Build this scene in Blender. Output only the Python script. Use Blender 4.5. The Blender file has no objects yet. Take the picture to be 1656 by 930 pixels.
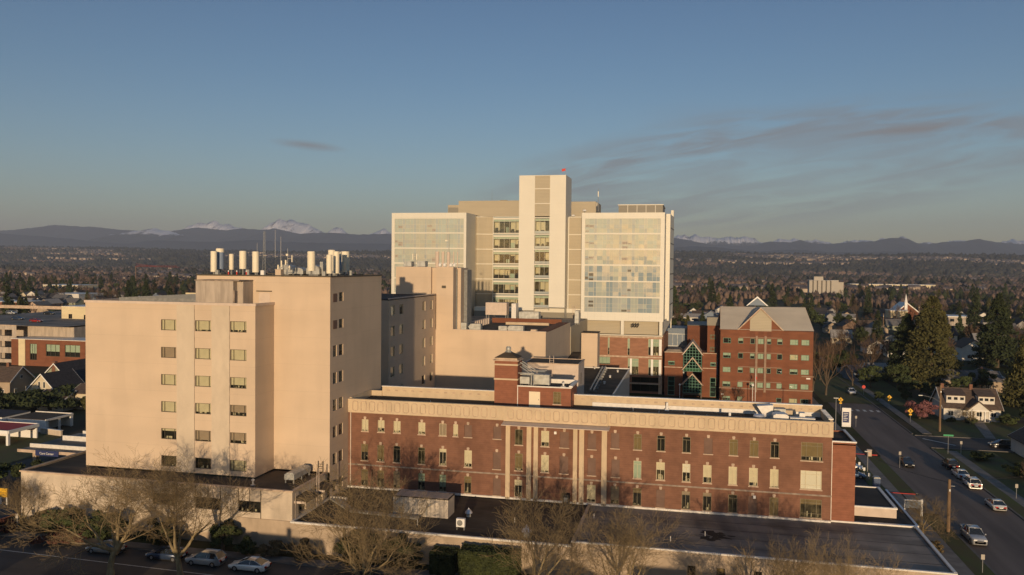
import bpy, math, random
import numpy as np
from mathutils import Vector, Matrix
R = math.radians
sc = bpy.context.scene
col = sc.collection

# ------------------------------------------------------------------ camera
CAM = (0.0, 0.0, 36.0)
F, PIT, ROL, YAW = 1312.9, 0.0275484766, 0.00989606283, 0.2202581
fw = Vector((-math.sin(YAW)*math.cos(PIT), math.cos(YAW)*math.cos(PIT), -math.sin(PIT)))
rt = Vector((math.cos(YAW), math.sin(YAW), 0)); up = rt.cross(fw)
cx_ = rt*math.cos(ROL) + up*math.sin(ROL); cy_ = -rt*math.sin(ROL) + up*math.cos(ROL)
cd = bpy.data.cameras.new('camera'); cam = bpy.data.objects.new('camera', cd); col.objects.link(cam)
M4 = Matrix(((cx_.x, cy_.x, -fw.x, CAM[0]), (cx_.y, cy_.y, -fw.y, CAM[1]), (cx_.z, cy_.z, -fw.z, CAM[2]), (0, 0, 0, 1)))
cam.matrix_world = M4
cd.sensor_width = 36; cd.lens = F*36/1656; cd.clip_start = 1; cd.clip_end = 60000
sc.camera = cam

# ------------------------------------------------------------------ light
SUN_TO = Vector((0.165, -1.0, 0.102)).normalized()          # towards the sun
SUN_EL = math.asin(SUN_TO.z); SUN_ROT = math.atan2(SUN_TO.x, SUN_TO.y)
w = bpy.data.worlds.new('World'); sc.world = w; w.use_nodes = True
nt = w.node_tree; N = nt.nodes; L = nt.links; N.clear()
def wn(t, **k):
    n = N.new(t)
    for a, b in k.items(): setattr(n, a, b)
    return n
sky = wn('ShaderNodeTexSky', sky_type='NISHITA', sun_disc=False, sun_elevation=SUN_EL, sun_rotation=SUN_ROT,
         altitude=100, air_density=1.0, dust_density=0.6, ozone_density=2.6)
bg = wn('ShaderNodeBackground'); bg.inputs[1].default_value = 0.15
wo = wn('ShaderNodeOutputWorld')
# thin streaks of cloud, placed by direction in the sky
tc = wn('ShaderNodeTexCoord'); sx = wn('ShaderNodeSeparateXYZ'); L.new(tc.outputs['Generated'], sx.inputs[0])
def m(op, a, b=None, clamp=False):
    n = wn('ShaderNodeMath', operation=op); n.use_clamp = clamp
    for i, v in enumerate((a, b)):
        if v is None: continue
        if isinstance(v, (int, float)): n.inputs[i].default_value = v
        else: L.new(v, n.inputs[i])
    return n.outputs[0]
ysafe = m('MAXIMUM', sx.outputs[1], 0.05)
az = m('DIVIDE', sx.outputs[0], ysafe); el = m('DIVIDE', sx.outputs[2], ysafe)
def rotc(a0, e0, ang, la, le):
    da = m('SUBTRACT', az, a0); de = m('SUBTRACT', el, e0)
    c, s = math.cos(ang), math.sin(ang)
    uu = m('ADD', m('MULTIPLY', da, c/la), m('MULTIPLY', de, s/la))
    vv = m('ADD', m('MULTIPLY', da, -s/le), m('MULTIPLY', de, c/le))
    return uu, vv
def blob(a0, e0, ang, la, le):
    uu, vv = rotc(a0, e0, ang, la, le)
    return m('SUBTRACT', 1.0, m('POWER', m('ADD', m('MULTIPLY', uu, uu), m('MULTIPLY', vv, vv)), 0.5), clamp=True)
def noise(ang, la, le, det=5, dist=0.6, seed=0.0):
    uu, vv = rotc(0.0, 0.0, ang, la, le)
    cb = wn('ShaderNodeCombineXYZ'); L.new(uu, cb.inputs[0]); L.new(vv, cb.inputs[1]); cb.inputs[2].default_value = seed
    n = wn('ShaderNodeTexNoise'); n.inputs['Scale'].default_value = 1.0; n.inputs['Detail'].default_value = det
    n.inputs['Roughness'].default_value = 0.55; n.inputs['Distortion'].default_value = dist
    L.new(cb.outputs[0], n.inputs['Vector']); return n.outputs[0]
n1 = noise(0.14, 0.13, 0.017, det=8, seed=3.1, dist=0.9); n2 = noise(0.1, 0.5, 0.09, det=3, seed=8.3)
c1 = blob(0.10, 0.120, 0.10, 0.40, 0.075)
d1 = m('MULTIPLY', m('MULTIPLY', m('SUBTRACT', n1, 0.36, clamp=True), 4.6, clamp=True), m('MULTIPLY', c1, 2.6, clamp=True))
d1 = m('MULTIPLY', d1, m('MULTIPLY', m('SUBTRACT', n2, 0.22, clamp=True), 3.6, clamp=True))
c2 = blob(0.245, 0.158, 0.067, 0.10, 0.0065); d2 = m('MULTIPLY', c2, m('MULTIPLY', n1, 1.5), clamp=True)
c3 = blob(-0.505, 0.157, -0.13, 0.06, 0.0075); d3 = m('MULTIPLY', m('MULTIPLY', c3, 2.2), n1, clamp=True)
c4 = blob(0.02, 0.171, -0.1, 0.10, 0.03); d4 = m('MULTIPLY', m('MULTIPLY', c4, 0.35), n1, clamp=True)
dens = m('ADD', m('ADD', m('MULTIPLY', d1, 0.72), m('MULTIPLY', d2, 0.5)), m('ADD', m('MULTIPLY', d3, 0.75), d4), clamp=True)
mix = wn('ShaderNodeMix', data_type='RGBA')
rpS = wn('ShaderNodeValToRGB'); L.new(sx.outputs[2], rpS.inputs[0]); eS = rpS.color_ramp.elements
eS[0].position = 0.0; eS[0].color = (1.0, 0.90, 0.93, 1); eS[1].position = 0.75; eS[1].color = (1.15, 1.12, 1.10, 1)
for p_, c_ in ((0.12, (0.82, 0.81, 0.87, 1)), (0.22, (0.67, 0.71, 0.79, 1)), (0.33, (0.57, 0.615, 0.71, 1)), (0.45, (0.65, 0.68, 0.75, 1))):
    q_ = rpS.color_ramp.elements.new(p_); q_.color = c_
mul = wn('ShaderNodeMix', data_type='RGBA', blend_type='MULTIPLY'); mul.inputs[0].default_value = 1.0; L.new(sky.outputs[0], mul.inputs[6]); L.new(rpS.outputs[0], mul.inputs[7])
L.new(dens, mix.inputs[0]); L.new(mul.outputs[2], mix.inputs[6])
mix.inputs[7].default_value = (1.36, 1.42, 1.55, 1)
L.new(mix.outputs[2], bg.inputs[0]); L.new(bg.outputs[0], wo.inputs[0])

sd = bpy.data.lights.new('sun', 'SUN'); sun = bpy.data.objects.new('sun', sd); col.objects.link(sun)
sd.energy = 3.9; sd.angle = R(0.5); sd.color = (1.0, 0.735, 0.455)
sun.rotation_euler = (-SUN_TO).to_track_quat('-Z', 'Y').to_euler()
sc.view_settings.view_transform = 'Standard'; sc.view_settings.look = 'None'
sc.view_settings.exposure = 0.0; sc.view_settings.gamma = 1.0; sc.view_settings.use_curve_mapping = False
sc.cycles.use_denoising = True
sc.cycles.max_bounces = 8; sc.cycles.diffuse_bounces = 3; sc.cycles.glossy_bounces = 3
sc.cycles.transparent_max_bounces = 12; sc.cycles.volume_bounces = 0
sc.cycles.caustics_reflective = False; sc.cycles.caustics_refractive = False

# ------------------------------------------------------------------ materials
def mat(name, color, rough=0.85, var=0.0, vscale=(1, 1, 1), metal=0.0, spec=0.3, color2=None, bump=0.0, det=4, lo=0.35, hi=0.65, noise_scale=1.0, coat=0.0, rand=0.0, distort=0.0):
    mt = bpy.data.materials.new(name); mt.use_nodes = True
    t = mt.node_tree; b = t.nodes['Principled BSDF']
    b.inputs['Base Color'].default_value = (*color, 1); b.inputs['Roughness'].default_value = rough
    b.inputs['Metallic'].default_value = metal; b.inputs['Specular IOR Level'].default_value = spec
    b.inputs['Coat Weight'].default_value = coat; b.inputs['Coat Roughness'].default_value = 0.05
    last = None
    if var or color2 or bump:
        tcn = t.nodes.new('ShaderNodeTexCoord'); mp = t.nodes.new('ShaderNodeMapping'); mp.inputs['Scale'].default_value = vscale
        t.links.new(tcn.outputs['Object'], mp.inputs[0])
        nz = t.nodes.new('ShaderNodeTexNoise'); nz.inputs['Scale'].default_value = noise_scale; nz.inputs['Detail'].default_value = det
        nz.inputs['Distortion'].default_value = distort
        t.links.new(mp.outputs[0], nz.inputs['Vector'])
        if var or color2:
            rp = t.nodes.new('ShaderNodeValToRGB')
            c2 = color2 or tuple(max(0, c*(1-var)) for c in color); c1_ = color if color2 else tuple(c*(1+var*0.6) for c in color)
            rp.color_ramp.elements[0].position = lo; rp.color_ramp.elements[1].position = hi
            rp.color_ramp.elements[0].color = (*c2, 1); rp.color_ramp.elements[1].color = (*c1_, 1)
            t.links.new(nz.outputs[0], rp.inputs[0]); last = rp.outputs[0]
            t.links.new(last, b.inputs['Base Color'])
        if bump:
            bp = t.nodes.new('ShaderNodeBump'); bp.inputs['Strength'].default_value = bump; bp.inputs['Distance'].default_value = 0.05
            t.links.new(nz.outputs[0], bp.inputs['Height']); t.links.new(bp.outputs[0], b.inputs['Normal'])
    if rand:
        oi = t.nodes.new('ShaderNodeObjectInfo'); hs = t.nodes.new('ShaderNodeHueSaturation')
        mr = t.nodes.new('ShaderNodeMapRange'); mr.inputs[3].default_value = 1-rand; mr.inputs[4].default_value = 1+rand
        t.links.new(oi.outputs['Random'], mr.inputs[0]); t.links.new(mr.outputs[0], hs.inputs['Value'])
        if last: t.links.new(last, hs.inputs['Color'])
        else: hs.inputs['Color'].default_value = (*color, 1)
        t.links.new(hs.outputs[0], b.inputs['Base Color'])
    return mt

def lined(name, color, period, width, dark, var=0.1, axis='z', rough=0.8, vscale=(0.2, 0.2, 0.6), period2=None, spec=0.3, metal=0.0, width2=None):
    """a wall finish with real joints / courses: thin darker lines every `period` metres up the wall (and along it)."""
    mt = mat(name, color, rough, var, vscale, spec=spec, metal=metal)
    t = mt.node_tree; b = t.nodes['Principled BSDF']; src = b.inputs['Base Color'].links[0].from_socket
    tcn = t.nodes.new('ShaderNodeTexCoord'); s = t.nodes.new('ShaderNodeSeparateXYZ'); t.links.new(tcn.outputs['Object'], s.inputs[0])
    def mm(op, a, b_=None):
        n = t.nodes.new('ShaderNodeMath'); n.operation = op
        for i, v in enumerate((a, b_)):
            if v is None: continue
            if isinstance(v, (int, float)): n.inputs[i].default_value = v
            else: t.links.new(v, n.inputs[i])
        return n.outputs[0]
    zz = mm('MODULO', mm('ADD', s.outputs[2], 1000.0), period)
    line = mm('LESS_THAN', zz, width)
    if period2:
        xy = mm('MODULO', mm('ADD', mm('ADD', s.outputs[0], s.outputs[1]), 1000.0), period2)
        line = mm('MAXIMUM', line, mm('LESS_THAN', xy, width2 or width))
    mx = t.nodes.new('ShaderNodeMix'); mx.data_type = 'RGBA'; t.links.new(line, mx.inputs[0])
    t.links.new(src, mx.inputs[6])
    dk = t.nodes.new('ShaderNodeMix'); dk.data_type = 'RGBA'; dk.blend_type = 'MULTIPLY'; dk.inputs[0].default_value = 1
    t.links.new(src, dk.inputs[6]); dk.inputs[7].default_value = (dark, dark, dark, 1)
    t.links.new(dk.outputs[2], mx.inputs[7]); t.links.new(mx.outputs[2], b.inputs['Base Color'])
    return mt

def glass(name, tint=(0.85, 0.92, 0.9), refl=0.12, gcol=(0.9, 0.95, 1.0), rough=0.02):
    mt = bpy.data.materials.new(name); mt.use_nodes = True; t = mt.node_tree; t.nodes.clear()
    o = t.nodes.new('ShaderNodeOutputMaterial'); mx = t.nodes.new('ShaderNodeMixShader')
    tr = t.nodes.new('ShaderNodeBsdfTransparent'); tr.inputs[0].default_value = (*tint, 1)
    gl = t.nodes.new('ShaderNodeBsdfGlossy'); gl.inputs['Color'].default_value = (*gcol, 1); gl.inputs['Roughness'].default_value = rough
    lw = t.nodes.new('ShaderNodeLayerWeight'); lw.inputs[0].default_value = 0.3
    mr = t.nodes.new('ShaderNodeMapRange'); mr.inputs[3].default_value = refl; mr.inputs[4].default_value = 0.95
    t.links.new(lw.outputs['Fresnel'], mr.inputs[0]); t.links.new(mr.outputs[0], mx.inputs[0])
    t.links.new(tr.outputs[0], mx.inputs[1]); t.links.new(gl.outputs[0], mx.inputs[2]); t.links.new(mx.outputs[0], o.inputs[0])
    return mt

M = {}
M['stucco'] = lined('peach_stucco', (0.60, 0.472, 0.345), 3.73, 0.07, 0.93, var=0.07, vscale=(0.09, 0.09, 0.22), rough=0.9)
M['stucco_pale'] = mat('pale_stucco_patch', (0.585, 0.49, 0.375), 0.9, 0.08, (0.35, 0.35, 0.25))
M['stucco_trim'] = mat('stucco_trim', (0.60, 0.49, 0.40), 0.85, 0.08, (1, 1, 1))
M['concrete'] = mat('stained_concrete', (0.45, 0.38, 0.31), 0.9, 0.13, (1.2, 1.2, 0.4), lo=0.3, hi=0.7)
M['podium'] = lined('podium_panel', (0.60, 0.50, 0.385), 3.0, 0.04, 0.9, var=0.16, vscale=(0.35, 0.35, 0.5), rough=0.9, period2=6.1, width2=0.04)
M['podium_base'] = mat('podium_base', (0.46, 0.36, 0.26), 0.9, 0.14, (0.4, 0.4, 0.3))
M['roof_dark'] = mat('dark_roof_membrane', (0.042, 0.038, 0.034), 0.9, 0.4, (0.25, 0.25, 1), lo=0.3, hi=0.7)
M['roof_brown'] = mat('gravel_roof', (0.088, 0.066, 0.046), 0.95, 0.35, (0.35, 0.35, 1), lo=0.3, hi=0.7, bump=0.2)
M['roof_grey'] = mat('grey_roof_membrane', (0.25, 0.215, 0.18), 0.85, 0.35, (0.35, 0.12, 1), lo=0.3, hi=0.7)
M['puddle'] = mat('wet_patch', (0.02, 0.018, 0.016), 0.8)
M['cap'] = mat('white_metal_coping', (0.70, 0.66, 0.60), 0.45, 0.1, (2, 2, 2), spec=0.5)
M['silver'] = mat('silver_flashing', (0.62, 0.62, 0.64), 0.35, 0.1, (2, 2, 2), metal=0.6)
M['galv'] = mat('galvanised_metal', (0.42, 0.42, 0.39), 0.5, 0.25, (1.2, 1.2, 1.2), metal=0.3)
M['dull_metal'] = mat('dull_grey_metal', (0.22, 0.22, 0.21), 0.6, 0.2, (2, 2, 2))
M['brick'] = lined('red_brick', (0.212, 0.104, 0.066), 0.30, 0.06, 0.90, var=0.13, vscale=(1.1, 1.1, 1.6), rough=0.9)
M['brick_bright'] = lined('orange_brick', (0.26, 0.105, 0.062), 0.30, 0.06, 0.90, var=0.13, vscale=(1.1, 1.1, 1.6), rough=0.9)
M['brick_tower'] = lined('tan_red_brick', (0.31, 0.155, 0.095), 0.4, 0.07, 0.92, var=0.15, vscale=(0.4, 0.4, 1.5), rough=0.9)
M['brick_clinic'] = lined('clinic_red_brick', (0.205, 0.080, 0.043), 0.4, 0.06, 0.92, var=0.12, vscale=(0.3, 0.3, 1.0), rough=0.9)
M['brick_accent'] = lined('clinic_dark_brick', (0.165, 0.066, 0.038), 0.4, 0.06, 0.92, var=0.12, vscale=(0.3, 0.3, 1.0), rough=0.9)
M['infill'] = mat('infill_panel', (0.175, 0.108, 0.080), 0.85, 0.12, (1, 1, 1))
M['sandstone'] = mat('cream_cast_stone', (0.575, 0.455, 0.31), 0.85, 0.05, (0.8, 0.8, 0.8))
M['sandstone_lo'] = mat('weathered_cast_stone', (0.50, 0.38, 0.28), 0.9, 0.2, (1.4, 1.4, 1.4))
M['band'] = mat('grey_stone_band', (0.30, 0.24, 0.19), 0.9, 0.3, (1.5, 1.5, 1.5))
M['door_cream'] = mat('cream_paint', (0.74, 0.64, 0.47), 0.6)
M['frame_bronze'] = mat('bronze_window_frame', (0.085, 0.070, 0.050), 0.5)
M['frame_olive'] = mat('olive_window_frame', (0.24, 0.20, 0.12), 0.55)
M['frame_cream'] = mat('cream_window_frame', (0.60, 0.52, 0.36), 0.55)
M['frame_green'] = mat('green_window_frame', (0.10, 0.24, 0.17), 0.5)
M['frame_white'] = mat('white_window_frame', (0.75, 0.72, 0.66), 0.5)
M['glass'] = glass('window_glass', (0.93, 0.94, 0.90), 0.05)
M['glass_green'] = glass('green_tinted_glass', (0.35, 0.62, 0.52), 0.22, (0.75, 0.95, 0.9))
M['blind_sage'] = mat('sage_roller_blind', (0.60, 0.54, 0.37), 0.8, 0.06, (1, 1, 1))
M['blind_cream'] = mat('cream_roller_blind', (0.72, 0.64, 0.47), 0.8, 0.06, (1, 1, 1))
M['blind_taupe'] = mat('taupe_roller_blind', (0.36, 0.28, 0.21), 0.8, 0.06, (1, 1, 1))
M['blind_olive'] = mat('olive_roller_blind', (0.23, 0.17, 0.085), 0.8, 0.1, (1, 1, 1))
M['blind_green'] = mat('green_grey_blind', (0.40, 0.50, 0.40), 0.8, 0.06, (1, 1, 1))
M['curtain'] = mat('white_curtain', (0.78, 0.74, 0.64), 0.8)
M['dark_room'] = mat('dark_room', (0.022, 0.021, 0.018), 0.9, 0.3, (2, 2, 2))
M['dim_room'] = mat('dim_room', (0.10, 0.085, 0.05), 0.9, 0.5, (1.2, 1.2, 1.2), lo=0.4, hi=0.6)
M['clutter'] = mat('room_clutter', (0.58, 0.52, 0.36), 0.8, 0.3, (2, 2, 2))
M['panel_white'] = lined('white_metal_panel', (0.66, 0.625, 0.53), 1.1, 0.03, 0.90, var=0.02, vscale=(0.3, 0.3, 0.3), rough=0.55, spec=0.4)
M['panel_grid'] = lined('white_metal_tile', (0.66, 0.63, 0.54), 1.5, 0.04, 0.85, var=0.02, rough=0.5, period2=1.95, width2=0.05, spec=0.45)
M['louvre'] = lined('taupe_corrugated_panel', (0.43, 0.375, 0.275), 0.42, 0.10, 0.84, var=0.03, rough=0.7)
M['louvre_grey'] = lined('grey_corrugated_panel', (0.27, 0.25, 0.205), 0.3, 0.08, 0.75, var=0.03, rough=0.7)
M['corr_white'] = lined('pale_corrugated_panel', (0.60, 0.52, 0.42), 50.0, 0.01, 0.8, var=0.05, rough=0.7, period2=0.6, width2=0.16)
M['mullion'] = mat('pale_mullion', (0.54, 0.50, 0.39), 0.45)
def refl_pane(name, c, metal=0.55, rough=0.04):
    return mat(name, c, rough, 0.06, (0.3, 0.3, 0.5), metal=metal, spec=0.5)
M['pane_sage'] = refl_pane('sage_sky_tinted_pane', (0.43, 0.47, 0.42), 0.12)
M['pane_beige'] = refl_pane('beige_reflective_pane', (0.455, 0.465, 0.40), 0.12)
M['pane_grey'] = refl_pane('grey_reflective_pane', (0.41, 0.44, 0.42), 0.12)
M['pane_blue'] = refl_pane('blue_sky_tinted_pane', (0.30, 0.37, 0.40), 0.15)  # reflected sky is painted into the sage and blue pane colours
M['pane_dark'] = mat('dark_opening', (0.12, 0.11, 0.09), 0.2, 0.4, (1.2, 1.2, 2), spec=0.6)
M['metal_roof'] = lined('standing_seam_roof', (0.52, 0.46, 0.37), 60.0, 0.01, 0.8, var=0.08, rough=0.6, period2=0.55, width2=0.10)
M['slate_trim'] = mat('blue_grey_fascia', (0.17, 0.21, 0.26), 0.6)
M['white'] = mat('white_paint', (0.78, 0.76, 0.72), 0.6, 0.05, (1, 1, 1))
M['radome'] = mat('cream_fibreglass', (0.80, 0.72, 0.55), 0.5, 0.03, (1, 1, 1))
M['bluegrey'] = mat('blue_grey_fibreglass', (0.22, 0.28, 0.38), 0.6)
M['cream_wall'] = lined('cream_wall', (0.64, 0.54, 0.34), 50, 0.01, 0.9, var=0.08, rough=0.9)
M['asphalt'] = mat('asphalt', (0.080, 0.070, 0.062), 0.85, 0.22, (0.12, 0.12, 1), lo=0.3, hi=0.7, det=8)
M['asphalt_new'] = mat('street_asphalt', (0.165, 0.130, 0.108), 0.85, 0.2, (0.25, 0.035, 1), lo=0.3, hi=0.7, det=8)
M['pavement'] = lined('concrete_pavement', (0.20, 0.18, 0.16), 60, 0.01, 0.9, var=0.2, vscale=(0.7, 0.7, 1), rough=0.9, period2=1.8, width2=0.05)
M['kerb'] = mat('kerb_concrete', (0.15, 0.135, 0.12), 0.9, 0.15, (1, 1, 1))
M['red_paint'] = mat('red_kerb_paint', (0.45, 0.05, 0.04), 0.7)
M['paint'] = mat('road_paint', (0.55, 0.54, 0.50), 0.7, 0.2, (2, 2, 2))
M['grass'] = mat('lawn_grass', (0.080, 0.095, 0.026), 0.95, color2=(0.085, 0.070, 0.032), vscale=(0.25, 0.25, 1), bump=0.6, det=8)
M['soil'] = mat('bark_mulch', (0.05, 0.035, 0.025), 0.95, 0.4, (1.5, 1.5, 1))
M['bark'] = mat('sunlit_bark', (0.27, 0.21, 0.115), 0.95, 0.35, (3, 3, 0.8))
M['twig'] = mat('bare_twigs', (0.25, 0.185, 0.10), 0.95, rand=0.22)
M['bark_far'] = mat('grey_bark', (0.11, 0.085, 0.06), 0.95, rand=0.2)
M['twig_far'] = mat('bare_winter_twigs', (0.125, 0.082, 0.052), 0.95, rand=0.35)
M['clinic_trim'] = mat('tan_brick_trim', (0.30, 0.21, 0.15), .9, .1)
M['crane_red'] = mat('weathered_crane_red', (0.22, 0.04, 0.035), .8)
M['shade_mauve'] = mat('dim_room_shade', (0.36, 0.31, 0.26), .6, .2, (1.5, 1.5, 1.5))
M['slab_wall'] = mat('pale_grey_concrete', (0.42, 0.38, 0.32), .9)
M['leaf_con'] = mat('conifer_needles', (0.045, 0.060, 0.022), 0.9, color2=(0.026, 0.036, 0.016), vscale=(0.6, 0.6, 0.6), rand=0.35)
M['leaf_olive'] = mat('olive_needles', (0.095, 0.088, 0.028), 0.9, color2=(0.055, 0.055, 0.02), vscale=(0.5, 0.5, 0.5), rand=0.1)
M['leaf_ever'] = mat('evergreen_leaves', (0.060, 0.078, 0.024), 0.85, color2=(0.036, 0.046, 0.018), vscale=(0.8, 0.8, 0.8), rand=0.3)
M['leaf_hedge'] = mat('hedge_leaves', (0.050, 0.060, 0.018), 0.85, color2=(0.028, 0.036, 0.012), vscale=(1.5, 1.5, 1.5), rand=0.15)
M['leaf_brown'] = mat('brown_shrub_twigs', (0.135, 0.10, 0.05), 0.9, rand=0.2)
M['leaf_red'] = mat('red_brown_twigs', (0.12, 0.045, 0.03), 0.9)
M['leaf_pink'] = mat('pink_blossom', (0.20, 0.085, 0.085), 0.9)
M['rubber'] = mat('tyre_rubber', (0.02, 0.02, 0.02), 0.9)
M['rim'] = mat('alloy_rim', (0.45, 0.45, 0.46), 0.3, metal=0.8)
M['carglass'] = mat('car_glass', (0.02, 0.024, 0.028), 0.04, spec=1.0, var=0.0)
M['lamp_glass'] = mat('headlight_glass', (0.75, 0.75, 0.72), 0.1, spec=1.0)
M['tail'] = mat('tail_light_red', (0.40, 0.02, 0.015), 0.2, spec=0.8)
M['chrome'] = mat('chrome', (0.6, 0.6, 0.6), 0.15, metal=1.0)
M['black'] = mat('black_plastic', (0.02, 0.02, 0.02), 0.6)
M['steel'] = mat('galvanised_steel', (0.36, 0.36, 0.36), 0.4, metal=0.5)
M['wood'] = mat('weathered_wood_pole', (0.20, 0.13, 0.075), 0.9, 0.25, (4, 4, 0.5))
M['yellow'] = mat('yellow_sign', (0.75, 0.42, 0.02), 0.5)
M['green_sign'] = mat('green_sign', (0.03, 0.28, 0.12), 0.5)
M['blue_sign'] = mat('navy_sign', (0.03, 0.04, 0.12), 0.5)
M['red'] = mat('red_paint', (0.55, 0.045, 0.03), 0.55)
M['bin_blue'] = mat('blue_grey_bin', (0.09, 0.13, 0.22), 0.6)
M['hill'] = mat('wooded_hillside', (0.062, 0.055, 0.045), 0.95, color2=(0.13, 0.092, 0.075), vscale=(0.0011, 0.003, 0.003), det=8, lo=0.4, hi=0.62, noise_scale=1.0)
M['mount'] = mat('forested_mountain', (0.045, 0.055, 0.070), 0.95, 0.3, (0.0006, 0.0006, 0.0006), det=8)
MK = {}
def paint(c, name):
    if name not in MK: MK[name] = mat('car_paint_'+name, c, 0.3, 0, metal=0.25, spec=0.5, coat=0.6)
    return MK[name]

def stains(key, amt, scale, thr=(0.45, 0.62)):
    """rain streaks, patches and old repairs: a finish that belongs to the surface itself"""
    t = M[key].node_tree; b = t.nodes['Principled BSDF']; src = b.inputs['Base Color'].links[0].from_socket
    tcn = t.nodes.new('ShaderNodeTexCoord'); mp = t.nodes.new('ShaderNodeMapping'); mp.inputs['Scale'].default_value = scale; t.links.new(tcn.outputs['Object'], mp.inputs[0])
    nz = t.nodes.new('ShaderNodeTexNoise'); nz.inputs['Scale'].default_value = 1; nz.inputs['Detail'].default_value = 6; t.links.new(mp.outputs[0], nz.inputs['Vector'])
    mr = t.nodes.new('ShaderNodeMapRange'); mr.inputs[1].default_value = thr[0]; mr.inputs[2].default_value = thr[1]; mr.inputs[3].default_value = 1.0; mr.inputs[4].default_value = 1-amt; t.links.new(nz.outputs[0], mr.inputs[0])
    mx = t.nodes.new('ShaderNodeMix'); mx.data_type = 'RGBA'; mx.blend_type = 'MULTIPLY'; mx.inputs[0].default_value = 1; t.links.new(src, mx.inputs[6])
    cb = t.nodes.new('ShaderNodeCombineColor')
    for i in range(3): t.links.new(mr.outputs[0], cb.inputs[i])
    t.links.new(cb.outputs[0], mx.inputs[7]); t.links.new(mx.outputs[2], b.inputs['Base Color'])
stains('stucco', 0.045, (0.5, 0.5, 0.09)); stains('stucco_pale', 0.07, (0.8, 0.8, 0.5)); stains('concrete', 0.22, (1.3, 1.3, 0.15)); stains('podium', 0.16, (0.7, 0.7, 0.12))
stains('roof_grey', 0.35, (0.10, 0.30, 1), (0.46, 0.60)); stains('roof_brown', 0.35, (0.12, 0.2, 1)); stains('brick', 0.16, (0.35, 0.35, 0.16)); stains('brick_clinic', 0.10, (0.3, 0.3, 0.12))
stains('asphalt_new', 0.22, (0.5, 0.03, 1)); stains('asphalt', 0.2, (0.04, 0.4, 1)); stains('podium_base', 0.15, (0.6, 0.6, 0.2)); stains('sandstone', 0.09, (0.9, 0.9, 0.3))

# ground: winter grass, soil and scrub
gm = bpy.data.materials.new('valley_ground'); gm.use_nodes = True
t = gm.node_tree; b = t.nodes['Principled BSDF']; b.inputs['Roughness'].default_value = 0.95; b.inputs['Specular IOR Level'].default_value = 0.1
tcn = t.nodes.new('ShaderNodeTexCoord')
def gn(s, det):
    n = t.nodes.new('ShaderNodeTexNoise'); n.inputs['Scale'].default_value = s; n.inputs['Detail'].default_value = det
    t.links.new(tcn.outputs['Object'], n.inputs['Vector']); return n.outputs[0]
def gr(src, a, ca, b_, cb):
    r_ = t.nodes.new('ShaderNodeValToRGB'); e = r_.color_ramp.elements
    e[0].position = a; e[0].color = (*ca, 1); e[1].position = b_; e[1].color = (*cb, 1)
    t.links.new(src, r_.inputs[0]); return r_.outputs[0]
near = gr(gn(0.05, 8), 0.40, (0.040, 0.050, 0.018), 0.60, (0.080, 0.062, 0.040))
far = gr(gn(0.0016, 6), 0.42, (0.062, 0.050, 0.034), 0.60, (0.150, 0.098, 0.070))
sxy = t.nodes.new('ShaderNodeSeparateXYZ'); t.links.new(tcn.outputs['Object'], sxy.inputs[0])
mr = t.nodes.new('ShaderNodeMapRange'); mr.inputs[1].default_value = 900; mr.inputs[2].default_value = 1800; t.links.new(sxy.outputs[1], mr.inputs[0])
mg = t.nodes.new('ShaderNodeMix'); mg.data_type = 'RGBA'; t.links.new(mr.outputs[0], mg.inputs[0]); t.links.new(near, mg.inputs[6]); t.links.new(far, mg.inputs[7])
t.links.new(mg.outputs[2], b.inputs['Base Color'])
M['ground'] = gm

# snow mountain: snow with rock showing through
sm = bpy.data.materials.new('snow_and_rock'); sm.use_nodes = True
t = sm.node_tree; b = t.nodes['Principled BSDF']; b.inputs['Roughness'].default_value = 0.8; b.inputs['Specular IOR Level'].default_value = 0.1
tcn = t.nodes.new('ShaderNodeTexCoord'); mp = t.nodes.new('ShaderNodeMapping'); mp.inputs['Scale'].default_value = (0.006, 0.002, 0.004)
t.links.new(tcn.outputs['Object'], mp.inputs[0])
nz = t.nodes.new('ShaderNodeTexNoise'); nz.inputs['Scale'].default_value = 1; nz.inputs['Detail'].default_value = 10; nz.inputs['Roughness'].default_value = 0.7
t.links.new(mp.outputs[0], nz.inputs['Vector'])
rp = t.nodes.new('ShaderNodeValToRGB'); rp.color_ramp.elements[0].position = 0.38; rp.color_ramp.elements[0].color = (0.16, 0.16, 0.19, 1)
rp.color_ramp.elements[1].position = 0.47; rp.color_ramp.elements[1].color = (0.93, 0.92, 0.95, 1)
t.links.new(nz.outputs[0], rp.inputs[0])
# below the snow line the slopes are bare forest
sz_ = t.nodes.new('ShaderNodeSeparateXYZ'); t.links.new(tcn.outputs['Object'], sz_.inputs[0]); ma = t.nodes.new('ShaderNodeMath'); ma.operation = 'MULTIPLY_ADD'
t.links.new(nz.outputs[0], ma.inputs[0]); ma.inputs[1].default_value = 300.0; t.links.new(sz_.outputs[2], ma.inputs[2])
mr_ = t.nodes.new('ShaderNodeMapRange'); mr_.inputs[1].default_value = 640; mr_.inputs[2].default_value = 670; t.links.new(ma.outputs[0], mr_.inputs[0])
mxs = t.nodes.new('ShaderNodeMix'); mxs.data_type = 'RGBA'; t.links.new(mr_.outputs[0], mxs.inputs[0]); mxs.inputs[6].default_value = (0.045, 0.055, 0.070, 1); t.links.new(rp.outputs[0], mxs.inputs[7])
t.links.new(mxs.outputs[2], b.inputs['Base Color'])
M['snow'] = sm

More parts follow.
